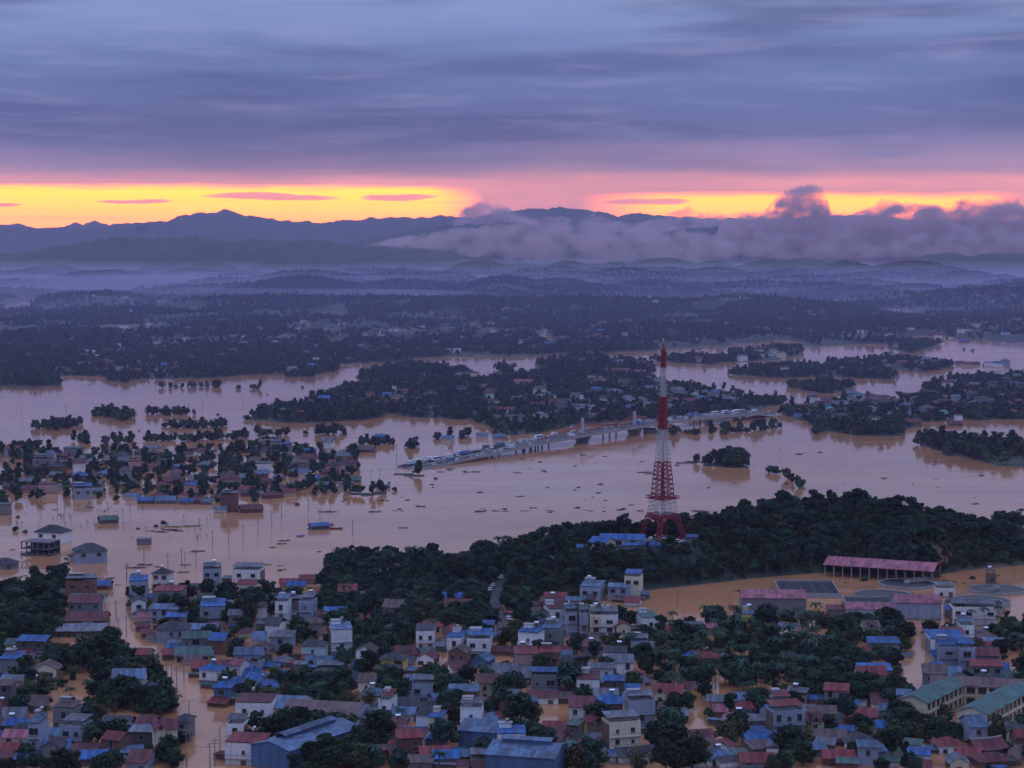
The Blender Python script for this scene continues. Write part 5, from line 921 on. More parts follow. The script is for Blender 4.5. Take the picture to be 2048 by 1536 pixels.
channels(1750, 1218, 112, 14, 'dark channel tank behind the low pink-roofed works building', 4, 3.0); channels(1955, 1228, 112, 12, 'dark channel tank behind the pale flat-roofed tank house', 3, 4.0)
x, y, z = hit(1950, 1252); house(x, y + 5, 0, 17, 10, 2, 'flat', 'grey', 'white', -4, 2, 'pale two-storey flat-roofed tank house behind a row of palms', 'tank_house')
x, y, z = hit(1892, 1196); house(x, y + 3, 0, 8, 6, 1, 'flat', 'grey', 'white', 0, 2, 'small white pump house among the round basins', 'pump_house')
x, y, z = hit(1984, 1168); house(x, y + 2, 0, 4, 3, 1, 'flat', 'grey', 'brown', 0, 1, 'tiny brown hut in the flood beyond the basins', 'hut')
def school(u, v, L, d, st, rot, roof, label):
    x, y, _ = hit(u, v); root = empty('school_wing', (x, y, 0), R(rot)); H = 3.5 * st; wm = WM('cream'); b = MB(); b.prism([(-d / 2, -2), (d / 2, -2), (d / 2, H), (0, H + 1.6), (-d / 2, H)], -L / 2, L / 2, wm, 'x'); b.build('wall', root)
    r = MB(); roof_gable(r, L, d, H + .05, 1.7, RM(roof), .9); r.build('roof', root)
    n = int(L / 3.6); p = MB(); p.box(-.18, .18, -.35, 0, -2, H - .02, wm); pm = p.mesh('pilaster')
    for k in range(n):
        xx = -L / 2 + L * (k + .5) / n
        for s in range(st): link('window', WIN[2], root, (xx, -d / 2 - .01, s * 3.5 + .8)); 
        link('pilaster', pm, root, (-L / 2 + L * k / n + .2, -d / 2 - .01, 0))
    for s in range(1, st): q = MB(); q.box(-L / 2, L / 2, -d / 2 - .5, -d / 2 - .02, s * 3.5 - .15, s * 3.5 + .1, wm); q.build('floor_band', root)
    tag(root, label, 'school', 'school wings round the court'); FOOT.append((x, y, L / 2 + 1, d / 2 + 1, R(rot)))
school(1992, 1442, 42, 9, 2, 56, 'green', 'nearest cream school wing with green roof and a row of tall windows'); school(1975, 1408, 36, 9, 2, -13, 'brown', 'cream school wing with brown roof closing the far side of the court'); school(1866, 1424, 34, 9, 2, 56, 'green', 'cream school wing with green roof half hidden by the big trees')

# unfinished concrete frame house in the flood
x, y, _ = hit(75, 1112); root = empty('concrete_frame_house', (x, y + 6, 0), R(-14))
sl = MB(); sl.box(-8, 8, -5.5, 5.5, 0, .3, m_concd); slm = sl.mesh('floor_slab'); cl = MB(); cl.box(-.25, .25, -.25, .25, 0, 3.1, m_concd); clm = cl.mesh('column')
for s in range(3): link('floor_slab', slm, root, (0, 0, s * 3.3 - .2 + (0 if s else .5)))
for s in range(2):
    for a in range(6):
        for b_ in range(3): link('column', clm, root, (-7.4 + a * 2.96, -5 + b_ * 5, s * 3.3 + .1 + (0 if s else -1.2)))
pb = MB(); pb.box(-8, 8, 5.2, 5.5, -2, 6.4, WM('dark')); pb.build('back_wall', root); tag(root, 'unfinished grey concrete frame house of bare slabs and columns in the flood', 'house'); FOOT.append((x, y + 6, 9, 7, 0))

# ------------------------------------------------------------------ broadcast tower
TX, TY, TZ = (1327 - 1024) / F * 915, 915.0, 14.4
tw = empty('broadcast_tower', (TX, TY, TZ), R(-12)); tag(tw, 'tall red and white lattice broadcast tower on the wooded hill', 'tower')
def ring(h, z): return [(h, 0, z), (0, h, z), (-h, 0, z), (0, -h, z)]
def section(h0, z0, h1, z1, n, m, name='lattice_section', r=.17, inner=True):
    b = MB()
    for k in range(n):
        za, zb = z0 + (z1 - z0) * k / n, z0 + (z1 - z0) * (k + 1) / n; ha, hb_ = h0 + (h1 - h0) * k / n, h0 + (h1 - h0) * (k + 1) / n; A_, B_ = ring(ha, za), ring(hb_, zb)
        for i in range(4):
            j = (i + 1) % 4; b.strut(A_[i], B_[i], r * 1.05, m); b.strut(A_[i], A_[j], r * .6, m); b.strut(A_[i], B_[j], r * .48, m); b.strut(A_[j], B_[i], r * .48, m)
            if inner:
                ma = tuple((p + q) / 2 for p, q in zip(A_[i], A_[j])); mb_ = tuple((p + q) / 2 for p, q in zip(B_[i], B_[j])); b.strut(ma, mb_, r * .55, m)
    A_ = ring(h1, z1)
    for i in range(4): b.strut(A_[i], A_[(i + 1) % 4], r, m)
    if inner: b.strut((0, 0, z0), (0, 0, z1), r * 1.8, m)
    return b.build(name, tw)
# four splayed legs, each a small lattice of its own
for i in range(4):
    a = i * math.pi / 2; ca, sa = math.cos(a), math.sin(a); b = MB(); n = 6
    def corner(t):
        z = 12.3 * t; rad = 11.2 - 4.4 * t ** .8; hw = 1.05 - .2 * t; return [(ca * (rad + e * hw) - sa * f_ * hw, sa * (rad + e * hw) + ca * f_ * hw, z) for e, f_ in ((-1, -1), (1, -1), (1, 1), (-1, 1))]
    for k in range(n):
        A_, B_ = corner(k / n), corner((k + 1) / n)
        for q in range(4):
            w_ = (q + 1) % 4; b.strut(A_[q], B_[q], .13, m_red); b.strut(A_[q], A_[w_], .07, m_red); b.strut(A_[q], B_[w_], .06, m_red); b.strut(A_[w_], B_[q], .06, m_red)
    lg = b.build('leg', tw)
    f_ = MB(); f_.box(-2, 2, -2, 2, -1.5, .25, m_conc); f_.build('footing', lg, (ca * 11.2, sa * 11.2, 0))
b = MB(); A_, B_ = ring(7.6, 11.4), ring(7.2, 13.0)
for i in range(4):
    j = (i + 1) % 4; b.strut(A_[i], A_[j], .24, m_red); b.strut(B_[i], B_[j], .24, m_red)
    for k in range(7):
        p = lambda Q, t: tuple(Q[i][c] + (Q[j][c] - Q[i][c]) * t for c in range(3)); b.strut(p(A_, k / 7), p(B_, (k + .5) / 7), .13, m_red); b.strut(p(B_, (k + .5) / 7), p(A_, (k + 1) / 7), .13, m_red)
    for k in range(5):                    # arch braces down to the legs
        t0, t1 = k / 5, (k + 1) / 5; q = lambda t: tuple((A_[i][c] * (1 - t) + A_[j][c] * t) if c < 2 else 11.4 - 4.2 * (2 * t - 1) ** 2 for c in range(3)); b.strut(q(t0), q(t1), .16, m_red)
b.build('arch_ring', tw)
section(7.1, 12.6, 5.9, 20.0, 4, m_whitep, r=.15)
b = MB()                                   # platform
for h_, z_ in ((7.6, 20.3), (7.8, 21.3)):
    for k in range(24):
        p0, p1 = (6.2832 * k / 24, 6.2832 * (k + 1) / 24); f0 = 1 / max(abs(math.cos(p0)) + abs(math.sin(p0)), .1); f1 = 1 / max(abs(math.cos(p1)) + abs(math.sin(p1)), .1)
        b.strut((h_ * f0 * math.cos(p0), h_ * f0 * math.sin(p0), z_), (h_ * f1 * math.cos(p1), h_ * f1 * math.sin(p1), z_), .16, m_red)
        b.strut((7.6 * f0 * math.cos(p0), 7.6 * f0 * math.sin(p0), 20.3), (7.8 * f0 * math.cos(p0), 7.8 * f0 * math.sin(p0), 21.3), .09, m_red)
dk = [(7.6, 0), (0, 7.6), (-7.6, 0), (0, -7.6)]; b.prism([(0, 0)], 0, 0, m_red) if False else None
b.hexa([(*q, 20.0) for q in dk] + [(*q, 20.2) for q in dk], m_red); b.build('platform', tw)
section(5.4, 20.2, 4.6, 29.0, 4, m_red, r=.19); section(4.6, 29.0, 3.55, 37.0, 4, m_red, r=.19); section(3.5, 37.0, 2.55, 51.8, 9, m_whitep, r=.13); section(2.4, 51.8, 1.85, 67.0, 8, m_red, r=.16)
ap = MB(); ap.box(-.55, .55, -.12, .12, 0, 2.5, m_red); apm = ap.mesh('antenna_panel')
for k in range(5):
    for i in range(4): a = i * math.pi / 2 + math.pi / 4; rr = 1.75 - .05 * k; link('antenna_panel', apm, tw, (rr * math.cos(a), rr * math.sin(a), 53 + k * 2.75), a + math.pi / 2)
section(1.5, 67.0, 1.25, 81.0, 8, m_whitep, r=.1)
dm = MB(); dm.strut((0, 0, 0), (1.5, 0, 0), .06, m_whitep); dm.strut((1.5, 0, -.7), (1.5, 0, .7), .06, m_whitep); dmm = dm.mesh('dipole_antenna')
for k in range(6):
    for i in range(4): a = i * math.pi / 2 + .4; link('dipole_antenna', dmm, tw, (1.0 * math.cos(a), 1.0 * math.sin(a), 68.5 + k * 2), a)
section(1.05, 81.0, .95, 89.0, 5, m_red, r=.16); b = MB(); b.box(-1.6, 1.6, -1.6, 1.6, 80.8, 81.1, m_red); b.build('top_platform', tw)
b = MB(); b.cyl((0, 0), .42, 88.5, 91.9, m_red, 8, .34); b.build('mast_foot', tw); b = MB(); b.cyl((0, 0), .3, 91.9, 94.4, m_whitep, 8, .26); b.build('mast', tw); b = MB(); b.cyl((0, 0), .42, 94.4, 95.9, m_red, 8, .3); b.build('mast_tip', tw)

# ------------------------------------------------------------------ bridge
BR = [(-70, 1352, .15), (-38, 1398, 2.2), (0, 1455, 4.6), (45, 1522, 6.4), (112, 1622, 7.2), (160, 1690, 6.6), (196, 1740, 4.6), (214, 1765, 3.2), (228, 1784, 2.0)]
def brp(t):                                # arc position 0..1 -> point, heading
    k = t * (len(BR) - 1); i = min(int(k), len(BR) - 2); f_ = k - i; a, b = BR[i], BR[i + 1]
    return tuple(a[c] + (b[c] - a[c]) * f_ for c in range(3)), math.atan2(b[1] - a[1], b[0] - a[0])
br = empty('road_bridge', BR[4]); tag(br, 'long concrete river bridge crowded with vehicles and two short pylons', 'bridge')
def strip(m, off0, off1, z0, z1, name, n=64):
    b = MB(); pr = None
    for k in range(n + 1):
        (x, y, z), h = brp(k / n); nx, ny = -math.sin(h), math.cos(h)
        cur = [(x + nx * o - BR[4][0], y + ny * o - BR[4][1], z + zz - BR[4][2]) for o, zz in ((off0, z0), (off1, z0), (off1, z1), (off0, z1))]
        if pr: b.hexa([pr[0], pr[1], cur[1], cur[0], pr[3], pr[2], cur[2], cur[3]], m)
        pr = cur
    return b.build(name, br)
strip(m_conc, -10.5, 10.5, -1.2, -.05, 'deck'); strip(m_asph, -10, 10, -.045, 0, 'roadway')
for s in (-10.5, 10.2): strip(m_conc, s, s + .3, -.05, .95, 'parapet')
strip(m_conc, -.7, .7, 0.005, .35, 'median')
pm_ = mat('pylon_paint', (.5, .56, .62), .7, 0, b_plain)
def onb(t, off=0, dz=0): (x, y, z), h = brp(t); return (x - math.sin(h) * off - BR[4][0], y + math.cos(h) * off - BR[4][1], z + dz - BR[4][2]), h
m_cable = mat('cable_red', (.3, .06, .05), .6)
def tb_of(u, want):                        # arc position whose photo column is u
    best = min(((abs(proj(*brp(k / 400)[0])[0] - u), k / 400) for k in range(401))); return best[1]
for u_, hh in ((1163, 11.8), (1269, 11)):
    t = tb_of(u_, 0); p, h = onb(t); b = MB(); b.hexa([(-.8, -1.2, -.5), (.8, -1.2, -.5), (.8, 1.2, -.5), (-.8, 1.2, -.5), (-.65, -1.0, hh), (.65, -1.0, hh), (.65, 1.0, hh), (-.65, 1.0, hh)], pm_)
    o = b.build('pylon', br, p); o.rotation_euler.z = h
    pb = MB(); pb.hexa([(-1.2, -3, -9), (1.2, -3, -9), (1.2, 3, -9), (-1.2, 3, -9), (-1.8, -8, -1.16), (1.8, -8, -1.16), (1.8, 8, -1.16), (-1.8, 8, -1.16)], m_conc); o = pb.build('pier', br, p); o.rotation_euler.z = h
    for k in range(7):
        for s in (-1, 1):
            q, _ = onb(min(1, max(0, t + s * (.018 + .014 * k))), 0, .3); c = MB(); c.strut((p[0], p[1], p[2] + hh - .6 - k * .9), q, .13, m_cable); c.build('stay_cable', br)
for u_ in (1085, 1062, 1045, 985, 960, 940, 1220, 1330, 1400):
    t = tb_of(u_, 0); p, h = onb(t); b = MB()
    for yy in (-6, 0, 6): b.cyl((0, yy), .65, -10, -1.7, m_conc, 10)
    b.box(-.8, .8, -7.5, 7.5, -1.8, -1.16, m_conc); o = b.build('pier', br, p); o.rotation_euler.z = h
lp = MB(); lp.strut((0, 0, 0), (0, 0, 8), .1, m_pole); lp.strut((0, 0, 8), (1.6, 0, 8.3), .07, m_pole); lpm = lp.mesh('lamp_post')
for k in range(14): p, h = onb(.08 + .065 * k, 0, .3); o = link('lamp_post', lpm, br, p); o.rotation_euler.z = h + 1.57

# ------------------------------------------------------------------ vehicles
PAINT = [mat('car_white', (.75, .75, .76), .3), mat('car_silver', (.45, .46, .48), .3, .4), mat('car_black', (.03, .03, .035), .3), mat('car_red', (.4, .03, .03), .3), mat('car_blue', (.05, .12, .35), .3)]
PWORD = ['white', 'silver', 'black', 'red', 'blue']
m_tyre = mat('tyre', (.02, .02, .02), .9)
def car_parts(p):
    b = MB(); b.prism([(-2.2, .35), (2.2, .35), (2.25, .8), (1.3, .95), (-2.1, 1.0), (-2.25, .8)], -.88, .88, p); body = b
    b.prism([(-1.75, .97), (.95, .96), (.3, 1.48), (-1.35, 1.5)], -.78, .78, m_glass); b.prism([(-1.32, 1.49), (.28, 1.47), (.2, 1.56), (-1.2, 1.57)], -.76, .76, p)
    for x_ in (-1.4, 1.4):
        for y_ in (-.8, .8):
            i = len(b.v); k = b.mi(m_tyre)
            for yy in (y_ - .1, y_ + .1):
                for a in range(8): t = 6.2832 * a / 8; b.v.append((x_ + .34 * math.cos(t), yy, .34 + .34 * math.sin(t)))
            for a in range(8): c = (a + 1) % 8; b.f.append((i + a, i + 8 + a, i + 8 + c, i + c)); b.m.append(k)
            b.f.append(tuple(i + a for a in range(8))); b.m.append(k); b.f.append(tuple(i + 15 - a for a in range(8))); b.m.append(k)
    return b.mesh('car')
CARS = [car_parts(p) for p in PAINT]
def truck_mesh(p, cargo, L=7.5):
    b = MB(); b.prism([(L / 2 - 1.9, .6), (L / 2, .6), (L / 2, 1.6), (L / 2 - .25, 2.5), (L / 2 - 1.9, 2.55)], -1.15, 1.15, p); b.box(-L / 2, L / 2 - 2.05, -1.2, 1.2, .9, 3.1, cargo); b.box(-L / 2, L / 2, -.5, .5, .55, .85, m_concd)
    b.prism([(L / 2 - .9, 1.7), (L / 2 - .02, 1.7), (L / 2 - .22, 2.35), (L / 2 - .9, 2.35)], -1.17, 1.17, m_glass)
    for x_ in (-L / 2 + 1, -L / 2 + 2.1, L / 2 - 1):
        for y_ in (-1.0, 1.0): b.box(x_ - .45, x_ + .45, y_ - .15, y_ + .15, 0, .9, m_tyre)
    return b.mesh('truck')
TRUCKS = [truck_mesh(PAINT[0], mat('cargo_white', (.6, .62, .64), .6)), truck_mesh(PAINT[4], mat('cargo_blue', (.1, .18, .35), .6)), truck_mesh(PAINT[0], mat('cargo_tarp', (.1, .12, .1), .9))]
bs = MB(); bs.box(-5, 5, -1.2, 1.2, .5, 3.1, PAINT[0]); bs.box(-4.6, 4.9, -1.22, 1.22, 1.7, 2.6, m_glass)
for x_ in (-3.2, 3.2):
    for y_ in (-1.05, 1.05): bs.box(x_ - .5, x_ + .5, y_ - .15, y_ + .15, 0, 1, m_tyre)
BUS = bs.mesh('bus')
def vehicle(kind, me, x, y, z, rz, label, group):
    o = link(kind, me, None, (x, y, z), rz); tag(o, label, kind, group); return o
gv = random.Random(5)
for lane, side in ((8.0, 'far kerb'), (4.4, 'far inner lane'), (-7.6, 'near kerb')):
    t = .012 if lane > 0 else .03; dens = {8.0: .93, 4.4: .75, -7.6: .6}[lane]
    while t < .985:
        (x, y, z), h = brp(t); nx, ny = -math.sin(h), math.cos(h); r_ = gv.random(); L = 5.6
        if gv.random() < dens:
            X, Y = x + nx * lane, y + ny * lane; hd = h + (math.pi if gv.random() < .3 else 0)
            if r_ < .84: c = gv.choices(range(5), (5, 3, 2, 1, .6))[0]; vehicle('car', CARS[c], X, Y, z + .01, hd, '%s car queued along the %s of the river bridge' % (PWORD[c], side), '%s cars on the bridge %s' % (PWORD[c], side))
            elif r_ < .96: c = gv.randrange(3); L = 9; vehicle('truck', TRUCKS[c], X, Y, z + .01, hd, '%s truck standing along the %s of the river bridge' % (('white', 'blue', 'tarpaulin-covered')[c], side), '%s trucks on the bridge %s' % (('white', 'blue', 'tarped')[c], side))
            else: L = 11.5; vehicle('bus', BUS, X, Y, z + .01, hd, 'white bus standing along the %s of the river bridge' % side, 'buses on the bridge %s' % side)
        t += (L + gv.uniform(.3, 2.5)) / 540
# hill road with parked cars, tower yard
RD = [(1016, 1262), (1004, 1240), (992, 1222), (984, 1204), (990, 1186), (1003, 1166), (1022, 1154), (1044, 1144), (1070, 1136), (1096, 1127), (1122, 1119), (1150, 1112), (1178, 1107), (1206, 1104), (1240, 1100), (1270, 1096), (1300, 1093)]
rp = [hit(*q) for q in RD]; RP = []
for a, b_ in zip(rp[:-1], rp[1:]):
    n = max(2, int(math.hypot(b_[0] - a[0], b_[1] - a[1]) / 4))
    for k in range(n): f_ = k / n; RP.append((a[0] + (b_[0] - a[0]) * f_, a[1] + (b_[1] - a[1]) * f_))
rzv = gz(np.array([p[0] for p in RP]), np.array([p[1] for p in RP])); ker = np.ones(5) / 5; rzv = np.convolve(np.pad(rzv, 2, 'edge'), ker, 'valid')
b = MB(); pr = None
for k, (x, y) in enumerate(RP):
    x2, y2 = RP[min(k + 1, len(RP) - 1)]; x1, y1 = RP[max(k - 1, 0)]; h = math.atan2(y2 - y1, x2 - x1); nx, ny = -math.sin(h) * 3.1, math.cos(h) * 3.1; z = max(.4, rzv[k]) + .55
    cur = [(x - nx, y - ny, z - 2), (x + nx, y + ny, z - 2), (x + nx, y + ny, z), (x - nx, y - ny, z)]
    if pr: b.hexa([pr[0], pr[1], cur[1], cur[0], pr[3], pr[2], cur[2], cur[3]], m_asph)
    pr = cur
tag(b.build('road'), kind='structure')
RPZ = [(x, y, max(.4, rzv[k]) + .56) for k, (x, y) in enumerate(RP)]
def place_car(x, y, z, rz, base, grp):
    c = gv.choices(range(5), (7, 3, 1.5, .8, .5))[0]; o = vehicle('car', CARS[c], x, y, z, rz, None, None); queue_label(o, '%s car %s' % (PWORD[c], base), 'car', grp, x, y, z)
acc = 0
for k in range(1, len(RPZ) - 1):
    x, y, z = RPZ[k]; h = math.atan2(RPZ[k + 1][1] - y, RPZ[k + 1][0] - x); acc += math.hypot(RPZ[k + 1][0] - x, RPZ[k + 1][1] - y)
    if acc > 5.4:
        acc = 0
        if gv.random() < .85: place_car(x - math.sin(h) * 2.15, y + math.cos(h) * 2.15, z, h, 'parked on the hill road', 'cars parked on the hill road')
        if gv.random() < .35: place_car(x + math.sin(h) * 2.15, y - math.cos(h) * 2.15, z, h, 'parked on the hill road', 'cars parked on the hill road')
for u, v in [(1262, 1090), (1275, 1086), (1285, 1092), (1292, 1084), (1300, 1088), (1270, 1092), (1281, 1098), (1255, 1094), (1310, 1090), (1320, 1080), (1328, 1078), (1335, 1079), (1350, 1082), (1356, 1086), (1362, 1081), (1345, 1090), (1333, 1092), (1250, 1088), (1290, 1097), (1372, 1084), (1338, 1098), (1208, 1104), (1200, 1106), (1192, 1105), (1164, 1110), (1158, 1107)]:
    x, y, z = hit(u, v); place_car(x, y, z + .02, gv.uniform(-.5, .5), 'parked in the tower yard', 'cars parked in the tower yard')
x, y, z = hit(1246, 1094); house(x, y + 4, z, 20, 8, 1, 'gable', 'blue', 'cream', -6, 2, 'long cream station building with bright blue roof beside the tower', 'station_building'); FOOT.append((x, y + 4, 11, 5, 0))
x, y, z = hit(1205, 1103); house(x, y + 4, z, 9, 9, 1, 'gable', 'blue', 'cream', -34, 2, 'shorter cream station wing with bright blue roof nearest the hill road', 'station_building'); FOOT.append((x, y + 4, 6, 6, 0))
for u, v, w in ((1158, 1106, 4), (1290, 1102, 8), (1260, 1102, 6), (1383, 1086, 5), (1310, 1104, 6)):
    x, y, z = hit(u, v); house(x, y, z - .6, w, 4, 1, 'shed', 'blue', 'grey', gv.uniform(-10, 10), 0, 'small blue-roofed shelter', 'shelter'); FOOT.append((x, y, w / 2, 3, 0))
# ------------------------------------------------------------------ red cut slope behind the long shed
cutp = [(1800, 1118), (1830, 1106), (1880, 1100), (1935, 1096), (1950, 1112), (1930, 1128), (1870, 1132), (1820, 1130)]
cpts = [hit(*q) for q in cutp]; cen = np.mean(np.array(cpts), 0); b = MB(); RNG = 14; AN = 26; ring_ = []
for k in range(AN):
    t = k / AN * len(cpts); i = int(t); f_ = t - i; a, c = cpts[i], cpts[(i + 1) % len(cpts)]; ring_.append((a[0] + (c[0] - a[0]) * f_, a[1] + (c[1] - a[1]) * f_))
for j in range(8):
    for k in range(AN):
        q = []
        for (jj, kk) in ((j, k), (j, k + 1), (j + 1, k + 1), (j + 1, k)): s = jj / 8; p = ring_[kk % AN]; q.append((cen[0] + (p[0] - cen[0]) * s, cen[1] + (p[1] - cen[1]) * s))
        zz = gz(np.array([p[0] for p in q]), np.array([p[1] for p in q])); b.face([(p[0], p[1], float(z_) + .25 + float(vnoise(p[0] / 3, p[1] / 3)) * .5) for p, z_ in zip(q, zz)], m_earth)
tag(b.build('earth_slope'), kind='structure')

# ------------------------------------------------------------------ trees
VEG = [([(-300, 1195), (0, 1190), (60, 1168), (130, 1160), (135, 1210), (110, 1285), (60, 1305), (0, 1305), (-300, 1340)], .75), ([(190, 1300), (205, 1280), (245, 1275), (290, 1290), (312, 1342), (325, 1372), (300, 1385), (180, 1375), (130, 1335), (150, 1325)], .9),
 ([(-300, 1320), (140, 1322), (150, 1360), (110, 1385), (70, 1425), (75, 1445), (120, 1440), (130, 1600), (-300, 1600)], .7), ([(178, 1395), (240, 1400), (300, 1395), (350, 1400), (358, 1425), (330, 1440), (290, 1425), (230, 1425), (172, 1415)], .95), ([(120, 1440), (200, 1440), (300, 1480), (380, 1478), (330, 1600), (60, 1600)], .62),
 ([(250, 1180), (520, 1195), (650, 1215), (650, 1260), (540, 1275), (520, 1330), (460, 1330), (400, 1285), (300, 1285), (250, 1225)], .42), ([(655, 1140), (690, 1118), (740, 1125), (790, 1125), (880, 1138), (930, 1130), (1010, 1112), (1100, 1095), (1180, 1110), (1180, 1175), (1060, 1235), (985, 1260), (860, 1280), (640, 1255), (622, 1225), (650, 1180)], .7),
 ([(450, 1335), (520, 1330), (640, 1260), (860, 1285), (1000, 1290), (1010, 1340), (930, 1345), (760, 1350), (700, 1410), (520, 1420), (450, 1420)], .62), ([(520, 1400), (720, 1370), (1000, 1370), (1000, 1440), (760, 1440), (640, 1425), (530, 1425)], .6), ([(515, 1450), (640, 1480), (660, 1490), (600, 1600), (500, 1600)], .5), ([(640, 1478), (780, 1470), (790, 1600), (580, 1600)], .95),
 ([(780, 1470), (1000, 1450), (1020, 1600), (780, 1600)], .42), ([(1000, 1240), (1300, 1240), (1300, 1330), (1000, 1335)], .5), ([(1000, 1335), (1300, 1330), (1300, 1440), (1000, 1450)], .55), ([(1000, 1445), (1090, 1450), (1130, 1500), (1300, 1490), (1380, 1460), (1380, 1600), (1020, 1600)], .6),
 ([(1270, 1262), (1420, 1252), (1560, 1245), (1690, 1250), (1830, 1262), (1830, 1380), (1800, 1400), (1560, 1410), (1340, 1400), (1290, 1340)], .66), ([(1340, 1400), (1560, 1400), (1800, 1395), (1800, 1470), (1700, 1600), (1340, 1600)], .72), ([(1700, 1440), (1920, 1470), (2048, 1480), (2400, 1480), (2400, 1600), (1700, 1600)], .85),
 ([(1850, 1255), (2060, 1240), (2400, 1230), (2400, 1490), (1990, 1400), (1860, 1395)], .55), ([(1770, 1400), (1900, 1405), (1900, 1440), (1790, 1460)], .85), ([(1640, 1150), (1880, 1160), (2048, 1130), (2048, 1080), (1640, 1080)], .0), ([(1960, 1040), (2400, 1020), (2400, 1110), (2020, 1110)], .7)]
HOLES = [[(200, 1140), (275, 1168), (258, 1215), (285, 1290), (340, 1330), (400, 1362), (425, 1410), (447, 1440), (450, 1600), (362, 1600), (378, 1470), (350, 1400), (300, 1345), (244, 1312), (192, 1268)], [(95, 1262), (215, 1276), (215, 1300), (180, 1318), (105, 1300)], [(95, 1385), (120, 1372), (180, 1378), (175, 1400), (150, 1420), (90, 1415)], [(180, 1420), (350, 1428), (350, 1442), (300, 1450), (210, 1432)],
 [(770, 1300), (840, 1290), (890, 1292), (935, 1330), (890, 1340), (800, 1345), (770, 1325)], [(975, 1300), (1030, 1295), (1030, 1340), (985, 1335)], [(1120, 1290), (1230, 1288), (1235, 1302), (1180, 1312), (1122, 1308)], [(1085, 1435), (1130, 1420), (1260, 1412), (1270, 1440), (1225, 1462), (1200, 1480), (1110, 1472)], [(955, 1385), (1035, 1370), (1035, 1395), (1020, 1420), (965, 1412)], [(875, 1372), (940, 1372), (940, 1395), (890, 1395)], [(795, 1385), (830, 1378), (830, 1398), (795, 1398)],
 [(1808, 1278), (1852, 1276), (1852, 1340), (1850, 1388), (1800, 1400), (1812, 1340)], [(1262, 1372), (1310, 1390), (1290, 1425), (1262, 1420)], [(1365, 1430), (1415, 1420), (1420, 1480), (1370, 1490)], [(855, 1490), (910, 1490), (915, 1515), (860, 1515)], [(2005, 1300), (2030, 1300), (2040, 1390), (2010, 1390)], [(660, 1400), (700, 1400), (705, 1425), (660, 1425)], [(300, 1520), (345, 1522), (345, 1600), (250, 1600), (260, 1528)],
 [(1240, 1235), (1400, 1175), (1560, 1145), (1640, 1160), (2100, 1150), (2100, 1240), (1900, 1262), (1640, 1245), (1560, 1250), (1500, 1250), (1400, 1250)], [(2000, 1240), (2048, 1225), (2048, 1262), (2005, 1262)], [(840, 1150), (870, 1150), (875, 1185), (835, 1185)], [(640, 1215), (660, 1230), (640, 1262), (625, 1250)]]
gq = random.Random(31); NS = 0
for hrec in [h for h in HLIST[:230] if h[12] and h[1] < 900]:
    x, y, z, w, d, st, kind, roof, wall, rot = hrec[:10]
    for _ in range(3):
        if NS >= 190: break
        sw, sd_ = gq.uniform(3.0, 7.0), gq.uniform(3, 5.5); side = gq.choice((-1, 1, 0)); lx = side * (w / 2 + sw / 2 + .3) if side else gq.uniform(-w * .3, w * .3); ly = gq.uniform(-d * .3, d * .3) if side else -(d / 2 + sd_ / 2 + .9)
        c, s_ = math.cos(R(rot)), math.sin(R(rot)); px_, py_ = x + lx * c - ly * s_, y + lx * s_ + ly * c
        if clash(px_, py_, 1.3): continue
        u_, v_ = proj(px_, py_, 0)
        if any(inside(hp, np.array([u_]), np.array([v_]))[0] for hp in HOLES[:1] + HOLES[11:12]): continue
        rk = gq.choice(['blue', 'grey', 'maroon', 'brown', 'dark', 'sky', 'red', 'grey', 'green']); hh = gq.uniform(1.1, 2.3); root = empty('lean_to_shed', (px_, py_, z), R(rot + gq.uniform(-12, 12))); b = MB(); wk = gq.choice(['grey', 'brick', 'dark', 'brown', 'white'])
        t_ = sd_ * gq.uniform(.1, .25) * gq.choice((1, 1, -.4)); b.prism([(-sd_ / 2, -2), (sd_ / 2, -2), (sd_ / 2, hh + t_), (-sd_ / 2, hh)], -sw / 2, sw / 2, WM(wk), 'x'); b.build('wall', root)
        b = MB(); k_ = t_ / sd_; b.prism([(-sd_ / 2 - .6, hh - .6 * k_ + .03), (sd_ / 2 + .4, hh + t_ + .4 * k_ + .03), (sd_ / 2 + .4, hh + t_ + .4 * k_ + .13), (-sd_ / 2 - .6, hh - .6 * k_ + .13)], -sw / 2 - .35, sw / 2 + .35, RM(rk), 'x'); b.build('roof', root)
        queue_label(root, 'low %s shed, %s sheet roof,' % (WORD_W.get(wk, wk), WORD_R.get(rk, rk)), 'shed', 'low sheds beside the houses', px_, py_); FOOT.append((px_, py_, sw / 2 + .3, sd_ / 2 + .3, R(rot))); NS += 1
FT = np.array(FOOT)
def blocked(x, y, r, front=0.0, g=None):
    bad = np.zeros(len(x), bool); near = np.zeros(len(x), bool); lo, hi = y.min() - 40, y.max() + 40
    for a, b_, hw, hd, rt in FT[(FT[:, 1] > lo) & (FT[:, 1] < hi)]:
        k = np.nonzero((np.abs(x - a) < hw + hd + 12) & (np.abs(y - b_) < hw + hd + 12))[0]
        if not len(k): continue
        c, s = math.cos(-rt), math.sin(-rt); dx, dy = x[k] - a, y[k] - b_; lx, ly = dx * c - dy * s, dx * s + dy * c
        bad[k] |= (np.abs(lx) < hw + r) & (np.abs(ly) < hd + r); near[k] |= (np.abs(lx) < hw + .5) & (ly < -hd) & (ly > -hd - front)
    return bad, near
RPA = np.array(RP)
def grid_pts(y0, y1, s, half, g, jit=.45):
    ys = np.arange(y0, y1, s); out = []
    for yy in ys:
        xs = np.arange(-half * yy, half * yy, s); out.append(np.stack([xs, np.full(len(xs), yy)], 1))
    p = np.concatenate(out); return p + (g.random(p.shape) - .5) * 2 * jit * s
g = np.random.default_rng(21)
